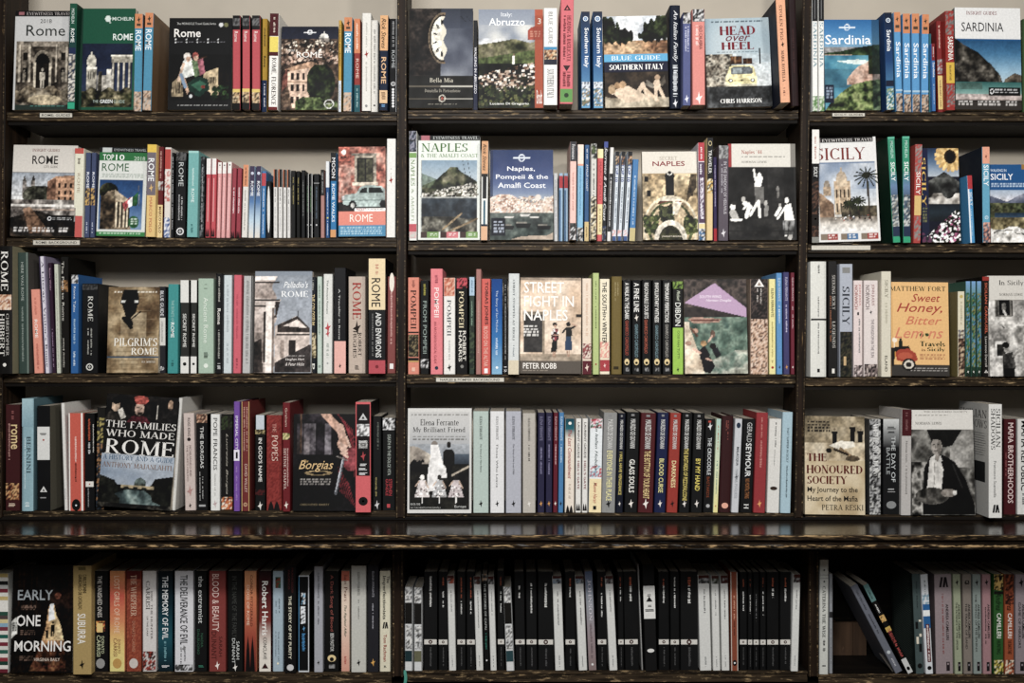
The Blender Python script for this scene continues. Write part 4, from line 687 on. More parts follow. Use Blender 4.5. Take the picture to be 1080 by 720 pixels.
S 692 731 137 -5 .5 | rust orange spine with pale edges | 8f4830 | l 0 .12 c4bcb0;l .88 1 c4bcb0;n .24 .48 d89a7c .38 .62;n .5 .65 5a2418 .4 .6;O .92 141414 .03;o .92 eee .25 |
S 735 776 137 0 0 | black classic with mid-length title near rust spine | @K 1 t_A_Day_in_Old_Rome .2 .4 | |
S 778 804 137 0 0 | narrow black classic with orange author line | @K 1 t_Fishes_and_Games .22 .42 | |
S 806 838 137 0 0 | narrow black classic with grey title | @K 3 t_The_Conspiracy_of_Catiline .22 .5 | |
S 841 874 137 0 0 | narrow black classic with bright white title | @K 1 t_The_Twelve_Caesars .2 .44 | |
S 876 940 137 0 0 | black classic with short white title on wide spine | @K 1 t_Aeneid .17 .26 | |
S 944 1002 137 0 0 | black classic at the row end, short title | @K 1 t_The_Aeneid .17 .3 | |
S 1001 1041 150 13 .8 | white slanting spine with a maroon head | @O 3f1c1a Medea .16 .36 | |
@ 5 2 840 575 4.5
S 108 152 68 2 .5 | tallest white spine, beside the upright and wooden box | c4c6bf | t CATERINA_THE_WISE .23 .68 2a2c2a s .3 .65;b .13 .135 888;b .16 .165 888;o .09 444 .2;o .19 444 .2;n .7 .73 555;n .77 .8 555;o .74 333 .2;b .92 .93 555 .3 .7 |
S 155 173 135 0 0 | thin grey spine with a dark band | 8c8f94 | b .38 .44 2a2a2c;n .1 .3 6a6c70;n .55 .9 6a6c70 |
S 470 512 190 -218 .3 | grey spine tipped over sideways | 6b6f7a | t CARLO_EMILIO_GADDA .06 .28 3a3c44 n .35 .6;n .32 .55 3a3c44 .35 .6;o .77 b8c0c4 .5;n .84 .93 b8bac0 .35 .6 | fc=3a3a3c
S 528 560 186 -216 .3 | black, teal and white spine tipped over sideways | 15130f | b 0 .19 5f8684;t CAMILLERI .06 .16 2f4644 b .3 .6;b .22 .35 181614;n .21 .32 d8d8d4 .3 .6;p .35 .42 c8a060,222,e0b060;b .48 .53 c8a850;t THE_BRAVE_MR_ .5 .66 b8504c b .2 .8;n .67 .82 b8504c .25 .75;b .84 1 c4c6c4;O .95 141414 .02 |
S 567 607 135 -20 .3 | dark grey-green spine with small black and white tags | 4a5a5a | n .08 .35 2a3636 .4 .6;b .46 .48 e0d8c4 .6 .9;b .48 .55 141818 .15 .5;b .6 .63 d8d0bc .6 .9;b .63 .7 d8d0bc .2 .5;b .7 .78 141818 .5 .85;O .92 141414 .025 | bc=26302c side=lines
S 614 651 138 -26 .3 | white spine with blue art and red lettering | cfd4d8 | n .05 .2 5a6468 .4 .6;p .2 .32 7a98a8,d8dce0,8ab0c4;b .3 .54 2a68a4;p .36 .42 e8ece8,dfe4e4;b .5 .88 6a1c20 .3 .8;n .51 .87 e8e0dc .4 .7;O .94 141414 .02 |
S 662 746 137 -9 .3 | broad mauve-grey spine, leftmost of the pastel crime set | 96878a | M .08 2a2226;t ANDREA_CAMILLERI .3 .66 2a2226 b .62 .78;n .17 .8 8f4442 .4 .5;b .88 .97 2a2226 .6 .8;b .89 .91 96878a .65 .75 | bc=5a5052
S 752 790 137 -10 .3 | pale olive green spine, bird mark | 98a084 | @P THE_PATIENCE_OF_THE_SPIDER .28 .76 |
S 794 838 137 -7 .3 | taupe spine with a black horseshoe | 857b72 | U .085 1f1c1a;@P THE_TRACK_OF_SAND .29 .75 |
S 841 882 137 -6 .3 | grey-teal spine with a black hook | 87938e | @P THE_WINGS_OF_THE_SPHINX .2 .78 |
S 886 928 137 -5 .3 | dusty pink spine with a black bird | a47c80 | @P - .33 .7 |
S 935 984 137 0 .3 | green, yellow and black illustrated spine | 2f5f2c | p 0 .16 c8a050,1a1814,d8b868,2a2420;x .09 d8b060 .8;b .17 .2 1a1814;t Andrea .18 .36 1a2a18 i .2 .8;t CAMILLERI .39 .64 e0e4d8 b .3 .75;t HUNTING .66 .8 1a2a18 n .3 .7;p .86 1 c8b850,1a1814,e0d8b0,2a3a20 |
S 988 1034 137 0 .3 | rust orange and black illustrated spine | a05030 | p 0 .3 a05030,2a1814,7a3a24,3a1f18;t Andrea .2 .36 2a1410 i .2 .8;t CAMILLERI .39 .64 e8dcd4 b .3 .75;t THE_SNACK_THIEF .66 .8 3a1a12 n .3 .7;p .86 1 a05030,e0d0b8,2a1814,b8603c |
S 1039 1095 137 0 .3 | mauve-grey spine at the far side, bird mark | 8f8388 | @P GAME_OF_MIRRORS .28 .74 |
'''
MAC = {
 '@G': REDG,
 '@S': 'b 0 .2 d98b5c;x .07 4a3a2a .5;b .13 .16 5a4636 .2 .8;p .82 1 c9a88c,7d6a5a,b8b0a5,3a3a44;b .78 .8 a8c8dc;t Sardinia .3 .66 eef4f6 b .2 .85',
 '@N': 'b 0 .05 1a1c20;p .05 .15 b07a50,333,d8b890,445;t TOP_10 .14 .34 2a4a98 b .2 .85;l 0 .25 3a3c40 .1 1;n .4 .8 6a7a88 .5 .8;p .88 .95 e0a8a0,d4dce4;b .95 1 3f5f98 .2 .9',
 '@E': 'b 0 .02 5ab898;t MICHELIN .04 .2 b8e0d0 b .3 .7;t SICILY .24 .42 f0f4f2 b .2 .8;g .33 .6 2f8a78,6a8ab0,4a5a70;p .55 .85 3a4a58,8a8a84,55687a,c8ccc8;b .85 .94 2a3a58;b .95 1 2fa878',
 '@C': 'O .87 e0c890 .035;o .88 151617 .3;p .93 .97 999,333,888 .3 .75',
 '@M': 'g 0 1 7aa8d8,5a8a68,2f4a4c,4a7aa0,2a5a3c,1f2a24;p .12 .9 3f7a58,5a94b8,2a4a3a,8a8a4a .1 .9;t TH .2 .26 3a5a40 n .2 .8;x .95 f0f0e8 .4',
}
def macro(dec):
    out = []
    for d in dec.split(';'):
        t = d.split()
        if not t: continue
        if t[0] == '@R': out += ROUGH.format(t[1], t[2]).split(';')
        elif t[0] == '@D': out += ['b .02 .04 8a8a8a .35 .6', 't MAURIZIO_DE_GIOVANNI .07 .36 d8d8d4 b .3 .7', 't %s %s %s %s b .3 .72' % (t[1], t[2], t[3], t[4]), 'x .91 %s .4' % ('141414' if t[4] in ('e8e0a0', 'eedca0') else 'e8e0d8')]
        elif t[0] == '@W': out += ['p 0 .19 cdcfcf,555,e0e0dc,888', 'b .19 .44 1a1814', 'p .46 .74 cdcfcf,4a4a48,dcdcd8,999 .1 .9', 'b .76 .89 ' + t[1], 'l .9 1 8a8c8c']
        elif t[0] == '@P': out += ([] if t[1] == 'THE_TRACK_OF_SAND' else ['y .08 1f1c1e']) + ['t ANDREA_CAMILLERI .3 .64 1f1c1e b .55 .8', ('n %s %s 1f1c1e .25 .42' % (t[2], t[3])) if t[1] == '-' else 't %s %s %s 1f1c1e n .22 .45' % (t[1], t[2], t[3]), 'b .88 .97 1f1c1e .4 .75', 'b .9 .92 8a8288 .5 .65']
        elif t[0] in MAC: out += MAC[t[0]].split(';')
        else: out.append(d)
    return out
def spine_spec(base, dec):
    t = base.split()
    if t[0] == '@K':
        kind = t[1]; ttl = t[2][2:]; f0, f1 = t[3], t[4]
        out = ['b .69 .74 cfccc4 .03 .97', 'o .715 4a2a24 .3', 'o .715 cfccc4 .12', 'n .77 .96 5a5a5a .45 .6', 'b 0 .01 1c1c1c', 'l .97 1 232323']
        if kind in '12': out.append('n .06 %s b0583c .42 .6' % ('.15' if kind == '1' else '.27'))
        out.append('n %s %s %s .42 .6' % (f0, f1, '8a8a8a' if kind == '3' else 'dcdcd8'))
        return '111213', out
    if t[0] == '@O':
        return 'cfd0cc', ['b 0 .035 4a2018', 'p .03 .085 %s,222,%s,999' % (t[1], t[1]), 'n %s %s 5a5c5c .44 .6' % (t[3], t[4]), 'n .84 .96 8a8c8c .42 .58']
    return base.strip(), macro(dec)
# ---------------------------------------------------------------- the face-out covers
ART = {}
def art(f): ART[f.__name__[2:]] = f; return f
@art
def c_rome18(A):
    A.rect(0, 0, 1, 1, 'c9c9c7'); A.rect(0, 0, 1, .055, '141212'); A.rect(.06, .012, .16, .045, 'a86a70')
    A.T('EYEWITNESS TRAVEL', .2, .015, .97, .045, 'b8b0ac', 's')
    A.T('2018', .44, .085, .64, .125, '5a5a5a'); A.T('Rome', .2, .145, .88, .255, '2f3530')
    A.noise(.03, .31, 1, 1, 9, ['3a3128', '6b5f50', '9b8d78'])
    A.rect(.03, .31, 1, .36, '8f8270')
    for x in (.08, .25, .72, .9): A.rect(x, .34, x + .05, .72, 'b3a58e'); A.rect(x + .035, .34, x + .05, .72, '5a4e40')
    A.ell(.5, .54, .17, .14, '9c8e78'); A.ell(.5, .54, .13, .11, '1d1914'); A.rect(.37, .54, .63, .78, '2b241c')
    A.rect(.35, .52, .38, .8, 'c0b298'); A.rect(.62, .52, .65, .8, 'c0b298')
    for x in (.15, .82): A.rect(x, .42, x + .08, .5, '2a241d'); A.rect(x, .58, x + .08, .7, '2a241d')
    A.person(.5, .58, .78, 'b8ad98', None, .05); A.person(.18, .6, .72, '8f8370', None, .03); A.person(.86, .6, .72, '8f8370', None, .03)
    A.noise(.03, .76, 1, .93, 14, ['2a231b', '7a6a52', 'a89a80'], A.V > .78 + .03 * np.sin(A.U * 17))
    A.ell(.55, .9, .3, .05, 'b9a57e'); A.rect(.03, .95, 1, 1, '2c3a34'); A.small(.3, .955, .9, .975, '5aa090')
@art
def c_green(A):
    A.rect(0, 0, 1, 1, '1b5c43'); A.rect(0, 0, .05, 1, '123c2c')
    A.T('MICHELIN', .58, .085, .96, .12, 'd8e4dc', 'b'); A.ell(.5, .1, .05, .03, 'd8e4dc'); A.line(.5, .1, .54, .14, .02, 'd8e4dc')
    A.T('ROME', .6, .25, .96, .315, 'e8f0ea', 'b')
    A.grad(.05, .345, .97, 1, '24304f', '2c3d66', '4a5876'); A.noise(.05, .345, .97, .6, 5, ['1f2a48', '34456c'], al=.5)
    A.rect(.14, .58, .32, .8, 'a8a08c'); A.ell(.22, .53, .085, .075, 'b9b29e'); A.rect(.205, .43, .235, .48, 'c8c0aa'); A.rect(.14, .58, .32, .6, 'd8d0bc')
    for i in range(4): A.rect(.16 + i * .04, .62, .175 + i * .04, .7, '3a352c')
    A.rect(.33, .66, .62, .84, 'b8b0a0'); A.rect(.35, .62, .42, .84, '5a5446'); A.rect(.5, .6, .58, .82, 'cfc8b8')
    for x in (.6, .7, .8, .89): A.rect(x, .52, x + .045, .82, 'bdb5a2'); A.rect(x + .03, .52, x + .045, .82, '55503f')
    A.rect(.58, .47, .97, .53, 'a39b86'); A.rect(.57, .46, .97, .475, 'dad2bc')
    A.noise(.05, .78, .97, 1, 16, ['16170f', '3a3d20', '6a6242', 'a89a70'], A.V > .8 + .02 * np.sin(A.U * 20)); A.rect(.05, .975, .97, 1, '1b5c43')
    A.T('THE', .26, .905, .36, .93, 'b8c8be'); A.T('GREEN', .39, .9, .62, .935, 'f0f4f0', 'b'); A.T('GUIDE', .64, .905, .84, .935, 'a8bcb0')
@art
def c_scooter(A):
    A.rect(0, 0, 1, 1, '131314'); A.noise(0, .86, 1, .9, 20, ['131314', '222'])
    A.T('The MONOCLE Travel Guide Series', .12, .05, .74, .075, 'c8c8c4'); A.ell(.82, .075, .035, .024, 'd8d8d8'); A.ell(.9, .075, .035, .024, '7a7a50')
    A.T('Rome', .08, .12, .5, .21, 'f0ece6', 'b')
    for c, x in enumerate((.1, .28, .45, .62, .78)):
        for y in (.235, .265): A.ell(x, y, .013, .009, 'd8d8d8'); A.small(x + .03, y - .005, x + .12, y + .006, '8a8a90')
    P = A.poly
    P([(.02, .88), (.03, .68), (.12, .6), (.5, .64), (.75, .52), (.96, .6), (.95, .88)], '241f18')
    P([(.05, .86), (.07, .7), (.2, .62), (.24, .86)], 'a8906a'); P([(.55, .84), (.56, .6), (.78, .54), (.8, .84)], 'c7ab7c')
    for i in range(5): A.rect(.08 + i * .03, .7, .095 + i * .03, .82, '3c3122'); A.rect(.6 + i * .035, .64, .615 + i * .035, .72, '4a3c28')
    A.dots(.7, .75, .95, .88, 30, .03, ['1f3a22', '3a5a2c', '2a4a2a'])
    P([(.24, .46), (.36, .44), (.42, .62), (.24, .66), (.19, .55)], 'd3d5cc'); P([(.36, .47), (.46, .45), (.5, .62), (.42, .65)], '6d8a5a')
    P([(.45, .45), (.54, .43), (.58, .6), (.5, .63)], 'b05a6a'); A.line(.24, .5, .16, .68, .04, 'd8b090'); A.line(.24, .66, .32, .82, .045, 'c89a78'); A.line(.2, .62, .27, .75, .05, '7a98b8')
    A.ell(.29, .42, .055, .04, 'd8d0c4'); A.ell(.31, .45, .035, .03, 'c89878'); A.ell(.42, .41, .045, .035, 'b85a50'); A.ell(.43, .44, .035, .03, 'c8987a'); A.line(.47, .45, .6, .42, .02, '5a3a24')
    P([(.3, .72), (.45, .64), (.62, .66), (.66, .78), (.5, .86), (.34, .82)], '1f4a3c'); P([(.36, .73), (.5, .68), (.6, .72), (.5, .8)], '3a7a5c')
    A.ell(.55, .75, .03, .02, 'c84a3a'); A.ell(.36, .85, .06, .045, '1a1a1a'); A.ell(.62, .84, .06, .045, '1a1a1a'); A.ell(.36, .85, .025, .02, 'bbb')
    A.small(.15, .945, .95, .965, 'd0d0cc')
@art
def c_lprome(A):
    A.noise(0, 0, 1, 1, 10, ['2f241c', '5a4436', '8a6a50']); A.grad(0, 0, 1, .15, '232a44', '2c3450')
    A.ell(.75, .14, .085, .055, 'c2beb4'); A.rect(.66, .14, .84, .2, '8a7f74'); A.rect(.74, .06, .76, .1, 'c8c4ba'); A.dots(0, .17, 1, .3, 120, .02, ['d8c8b0', '4a3a2e', 'a88a70', '2a221c'])
    A.dots(0, .3, 1, .45, 120, .03, ['b89078', '3a2c24', '8a6450', 'c8a890'])
    A.poly([(.05, .52), (.3, .46), (.55, .42), (.78, .5), (.3, .54)], 'b98a66'); A.poly([(.12, .54), (.5, .5), (.5, .95), (.2, .98), (.12, .7)], 'd9b092')
    for x in (.17, .27, .37):
        for y in (.56, .7, .84): A.rect(x, y, x + .05, y + .08, '3a2a26')
    A.rect(.12, .66, .5, .675, 'b08a6c'); A.poly([(.1, .5), (.02, .62), (.02, .78), (.12, .7)], '8a4a3c')
    A.noise(.46, .46, .95, .92, 16, ['16200f', '2c3a1c', '4a5a2c'], ((A.U - .7) / .26) ** 2 + ((A.V - .68) / .24) ** 2 < 1)
    A.noise(.25, .85, 1, 1, 18, ['1f2a14', '5a7038', '8a9a58'], A.V > .86 + .05 * np.sin(A.U * 9)); A.ring(.85, .93, .085, .055, .18, 'c8c8c0'); A.small(.8, .92, .9, .94, 'ddd')
    A.ring(.5, .07, .045, .028, .3, 'e8ecf0'); A.rect(.39, .064, .61, .078, 'e8ecf0'); A.T('POCKET', .12, .28, .24, .3, 'e8e4dc'); A.T('ROME', .27, .305, .72, .375, 'f4f0e8')
@art
def c_bella(A):
    A.noise(0, 0, 1, .68, 12, ['17120f', '2c2420', '4a3f38']); A.grad(.5, 0, 1, .68, '2f3542', '4a5162', '6a7080', 'a8abb2'); 
    A.rect(.5, .0, .8, .68, '5a6070', .25); A.noise(.5, .2, 1, .68, 4, ['3f4556', '7a808c', 'c0c3c6'], al=.6)
    cut = A.U < .56 + .025 * np.sin(A.V * 34) + .05 * (A.V - .3)
    A.put((((A.U - .53) / .23) ** 2 + ((A.V - .3) / .26) ** 2 < 1) & cut, '8a7458'); A.put((((A.U - .53) / .21) ** 2 + ((A.V - .3) / .24) ** 2 < 1) & cut, '3a2e26')
    A.put((((A.U - .53) / .185) ** 2 + ((A.V - .3) / .22) ** 2 < 1) & cut, 'e3dcc8')
    for k in range(6):
        t = math.radians(100 + k * 32); A.line(.53 + .11 * math.cos(t), .3 - .135 * math.sin(t), .53 + .155 * math.cos(t), .3 - .185 * math.sin(t), .02, '1f1a16')
        A.line(.55 + .11 * math.cos(t), .3 - .135 * math.sin(t), .55 + .15 * math.cos(t), .3 - .185 * math.sin(t), .01, '1f1a16')
    for k in range(6): A.line(.8 + .03 * k, .08 + .02 * (k % 3), .83 + .03 * k, .09 + .02 * (k % 3), .008, '1a1c24')
    A.rect(0, .675, 1, 1, '15140f'); A.T('Bella Mia', .33, .7, .69, .745, 'ccc6b4', 's')
    for y in (.78, .905): A.rect(0, y, .5, y + .008, '6a6254'); A.rect(.5, y, 1, y + .008, 'c4c0b4')
    A.T('Donatella Di Pietrantonio', .25, .81, .8, .845, 'a8a294', 's'); A.ring(.52, .905, .055, .036, .25, 'd8d0c0'); A.ell(.52, .905, .02, .015, 'b05040'); A.small(.3, .955, .75, .97, 'a8a294')
@art
def c_abruzzo(A):
    A.grad(0, 0, 1, .32, '8f98a8', 'a0a8b4', 'c8cac8'); A.noise(0, .16, 1, .36, 5, ['8a94a4', 'b8bcc0', 'e0dfd8'])
    A.noise(0, .3, 1, .62, 8, ['2c3319', '5a5c36', '7c7850', '99906a'], A.hill([(0, .36), (.3, .33), (.55, .3), (.8, .34), (1, .31)])); A.noise(0, .42, .9, .56, 6, ['4f6430', '6a7a3c'], (A.V > .5 - .1 * A.U) & (A.V < .56))
    A.noise(0, .55, 1, 1, 10, ['12160c', '222a14', '3a4420']); mk = A.V > (.66 - .14 * A.U); mk &= A.V < .8
    A.blocks(0, .5, .9, .82, 330, .045, .022, ['d8c8b4', 'b89a80', 'e8dfd0', '5a3c2c', 'c8a88c', '8a6048', '3a2a20'], mk); A.blocks(.3, .76, .75, .84, 60, .04, .02, ['e0d4c4', '6a4a34', 'c0a084'])
    A.rect(.53, .47, .565, .56, 'f0e8da'); A.poly([(.53, .47), (.547, .44), (.565, .47)], '8a6a50')
    A.dots(0, .78, 1, .97, 200, .03, ['1a2010', '2f3a1a', '45522a', '6a6c3a'])
    A.rect(.87, 0, 1, 1, 'c05c40'); A.poly([(.76, .22), (.8, .19), (.87, .17), (1, .17), (1, .315), (.77, .315)], 'b24e3c'); A.small(.8, .22, .96, .29, 'd89a80', 3); A.T('3', .92, .09, .97, .15, 'f0e0d0')
    A.T('Italy:', .35, .03, .52, .085, 'e4e8ec', 'b'); A.T('Abruzzo', .16, .09, .72, .165, 'f2f4f4', 'b'); A.T('Luciano Di Gregorio', .18, .945, .78, .975, 'f0f0ea', 'b'); A.T('Bradt', .9, .82, .985, .96, 'f4ece4', 'b')
@art
def c_bluesouth(A):
    A.grad(0, 0, 1, .3, '6a8ab0', 'a8b8c8', 'd8dad8'); A.noise(0, 0, 1, .28, 4, ['6f8cb0', 'c8ccd0', 'f0f0ec'], al=.8)
    A.noise(0, .27, 1, .42, 9, ['8a5c3a', 'b88a5c', 'd0a878']); 
    for cx, cy, r in ((.12, .2, .2), (.3, .22, .17), (.02, .1, .2), (.85, .16, .24), (.98, .08, .2), (.7, .22, .14)):
        A.noise(0, 0, 1, .33, 16, ['121a0c', '28341a', '46522c'], ((A.U - cx) / r) ** 2 + ((A.V - cy) / (r * .5)) ** 2 < 1 + .3 * np.sin(A.U * 60))
    for x in (.25, .82): A.rect(x, .24, x + .02, .33, '1a140c')
    A.rect(0, .415, 1, .5, '5fb0dc'); A.rect(0, .5, 1, .615, '1f2340'); A.T('BLUE GUIDE', .12, .435, .88, .485, 'e8f4fa', 's'); A.T('SOUTHERN ITALY', .08, .53, .93, .59, 'f4f4f0', 'S')
    A.noise(0, .615, 1, 1, 5, ['2a2018', '443526', '5c4a36']); A.noise(0, .86, 1, 1, 8, ['a8987c', 'c8b898', '8a7a60'], A.V > .88 + .02 * np.sin(A.U * 8))
    sk = 'ddbf9c'
    A.poly([(.15, .86), (.22, .78), (.36, .76), (.5, .82), (.62, .86), (.6, .93), (.3, .95)], sk); A.line(.5, .86, .6, .75, .07, sk); A.line(.6, .75, .68, .92, .055, sk); A.line(.62, .8, .82, .93, .05, 'd0b08c')
    A.line(.24, .8, .12, .84, .05, sk); A.ell(.2, .76, .05, .035, 'b88a5a'); A.ell(.28, .75, .05, .04, 'c89a68'); A.ell(.11, .8, .06, .05, 'b89468')
    A.ell(.82, .76, .06, .06, sk); A.ell(.83, .68, .04, .03, 'c8a078'); A.line(.8, .8, .8, .92, .05, sk); A.line(.86, .8, .92, .9, .05, sk); A.poly([(.78, .76), (.66, .7), (.64, .76), (.76, .8)], '8a8070'); A.poly([(.86, .74), (.94, .66), (.96, .74), (.88, .78)], '6a5f50')
@art
def c_heel(A):
    A.grad(0, 0, 1, 1, '8faab8', 'b8c8ce', 'ccd4d4', 'd0d4d0'); A.noise(0, 0, 1, .5, 3, ['9ab2be', 'd4dcdc'], al=.5)
    A.small(.1, .03, .9, .05, '4a5a64'); A.T('HEAD', .23, .09, .78, .19, '8a1f2c', 'S'); A.T('over', .32, .2, .7, .26, '7a2430', 'i'); A.T('HEEL', .25, .27, .75, .355, '8a1f2c', 'S'); A.small(.18, .375, .84, .395, '5a6a74')
    A.noise(0, .4, .42, .8, 22, ['4a4238', '8a7f6c', 'bcb49e', '2a2620'], A.U < .42 - .16 * np.clip(A.V - .45, 0, 1) * 2); A.rect(.82, .34, .855, .52, '1a1c1e')
    A.grad(0, .77, 1, 1, '4a4c4c', '35383a', '6a6c6c'); A.noise(0, .77, 1, 1, 8, ['2a2c2e', '55585a'], al=.6)
    A.rect(.38, .43, .56, .51, '7a4a24'); A.rect(.57, .45, .72, .51, '6a3c1c'); A.rect(.44, .43, .46, .51, 'b08050'); A.rect(.63, .45, .65, .51, 'a87848'); A.rect(.36, .51, .74, .525, '2a2420')
    A.poly([(.36, .55), (.4, .53), (.7, .53), (.74, .56), (.78, .68), (.77, .76), (.3, .76), (.3, .67)], 'e6d890'); A.poly([(.38, .565), (.42, .55), (.68, .55), (.72, .57), (.71, .63), (.38, .63)], '6a7276'); A.poly([(.42, .56), (.55, .56), (.55, .62), (.42, .62)], '9aa8a8')
    A.rect(.3, .7, .77, .71, 'b8a860'); A.ell(.37, .7, .035, .022, '2a2a26'); A.ell(.37, .7, .02, .013, 'eee'); A.ell(.71, .7, .035, .022, '2a2a26'); A.ell(.71, .7, .02, .013, 'eee'); A.rect(.29, .745, .78, .765, 'c8c0a0'); A.rect(.33, .765, .4, .785, '1a1a1a'); A.rect(.69, .765, .76, .785, '1a1a1a'); A.ell(.54, .7, .02, .012, '7a6a30')
    A.T('CHRIS HARRISON', .2, .905, .84, .955, 'f0f0ec', 'S')
@art
def c_lpsard(A):
    A.grad(0, 0, 1, .3, '2c6fae', '4a8cc4', '6aa4cc'); A.noise(0, .28, 1, .4, 10, ['1f3a20', '37562c', '5a7240'], A.hill([(0, .37), (.3, .35), (.6, .31), (1, .27)])); A.rect(0, .385, .5, .4, 'b8977a')
    A.noise(0, .4, 1, 1, 6, ['1f6f98', '3f98b8', '6ab8c8']); A.poly([(.2, .46), (.6, .44), (.9, .46), (.8, .5), (.45, .49)], 'c8dcd4'); A.noise(0, .55, .6, .75, 8, ['2a5a70', '4a94ac'], al=.6)
    A.noise(.4, .4, 1, .72, 12, ['8a5a44', 'c89a80', 'e0bca4'], A.hill([(0, 1), (.45, .62), (.6, .52), (.75, .48), (.88, .42), (1, .4)])); A.noise(.7, .4, 1, .6, 14, ['1f2c18', '3a4c26'], A.U > .8)
    A.noise(0, .64, 1, 1, 18, ['1c2a14', '445a2a', '7a9048', '9aa860'], A.hill([(0, 1), (.12, .9), (.35, .78), (.5, .72), (.75, .68), (1, .66)])); A.rect(.86, 0, 1, 1, '1f3a4a', .45)
    A.rect(0, .72, .16, .92, '1b2c50'); A.small(.02, .75, .14, .88, '9ab0c8', 4)
    A.ring(.42, .085, .055, .038, .3, 'dce8f0'); A.rect(.27, .076, .57, .094, 'dce8f0'); A.T('Sardinia', .02, .17, .85, .275, 'eef4f8', 'b')
@art
def c_insard(A):
    A.rect(0, 0, 1, .31, 'e2e2e0'); A.T('INSIGHT GUIDES', .18, .035, .64, .07, '8a3038', 's'); A.T('SARDINIA', .1, .145, .74, .235, '2f2f33', 'n')
    A.grad(0, .31, 1, .75, '1b5c94', '3a80b4', '7aaccc', 'a8c4d0'); A.noise(0, .3, 1, .74, 12, ['15130f', '302c26', '5a544a', '8a8274'], A.hill([(0, .3), (.12, .36), (.35, .44), (.55, .56), (.68, .66), (.72, .74), (1, .9)]))
    A.noise(.7, .62, 1, .8, 12, ['1a1612', '4a4238', '7a6c58'], A.hill([(0, .9), (.68, .9), (.75, .7), (.9, .64), (1, .66)])); A.grad(0, .73, 1, .87, '2f7470', '5a9890', '8ab4a8'); A.grad(0, .85, 1, .93, 'a89a94', 'c0aca4', '8a7c74')
    A.noise(0, .74, .4, .8, 12, ['3a4a40', '6a9488'], al=.6); A.rect(0, .91, 1, 1, '3a3430')
    A.rect(.5, .78, .98, .86, '1b1b1b'); A.ring(.55, .82, .03, .026, .3, 'e8e8e8'); A.small(.6, .8, .95, .845, 'd8d8d8', 2)
    for x0, x1 in ((.04, .25), (.33, .68), (.76, .92)): A.small(x0, .915, x1, .965, 'e0dcd8', 2)
@art
def c_insrome(A):
    A.grad(0, 0, 1, .3, 'cfc9c0', 'dcd6cc'); A.T('INSIGHT GUIDES', .3, .04, .72, .07, '8a4a44', 's'); A.T('ROME', .3, .115, .7, .21, '3a3634', 'b'); A.T('CITY GUIDE', .48, .225, .7, .25, '6a6460', 's')
    A.grad(0, .31, 1, .62, '9aa4b0', 'b4b8bc', 'c8c8c4'); A.rect(.16, .4, .22, .58, '8a8078'); A.rect(.3, .39, .36, .58, '8f857c'); A.poly([(.16, .4), (.19, .33), (.22, .4)], '5a544e'); A.poly([(.3, .39), (.33, .32), (.36, .39)], '5a544e'); A.rect(.2, .46, .33, .6, '7a726a')
    A.noise(.02, .45, .68, .66, 12, ['23241c', '3f4032', '6a6858'], ((A.U - .42) / .25) ** 2 + ((A.V - .56) / .12) ** 2 < 1)
    A.poly([(.55, .4), (.68, .34), (1, .33), (1, .66), (.55, .64)], 'c99068'); A.poly([(.55, .4), (.68, .36), (.68, .66), (.55, .64)], '8f6248')
    for y in (.42, .5, .57):
        for x in (.72, .81, .9): A.rect(x, y, x + .035, y + .045, '3a2c24')
    A.noise(0, .6, 1, .8, 9, ['4a423c', '8a8078', 'c8c0b4']); A.rect(0, .655, 1, .675, 'd8d0c6'); A.rect(.3, .7, 1, .72, 'b89c88')
    A.noise(0, .68, 1, 1, 7, ['1b1815', '3a332c', '6a5444'], A.V > .72 + .2 * abs(A.U - .4)); A.poly([(.18, .7), (.3, .68), (.6, .95), (.3, .97)], '9a6c4c', .8)
    A.rect(.55, .77, .98, .845, '1c1c1c'); A.ring(.6, .808, .03, .022, .3, 'e8e8e8'); A.small(.65, .79, .95, .83, 'd0d0d0', 2)
    for x0, x1 in ((.06, .28), (.34, .68), (.75, .9)): A.small(x0, .9, x1, .965, 'dcd8d4', 2)
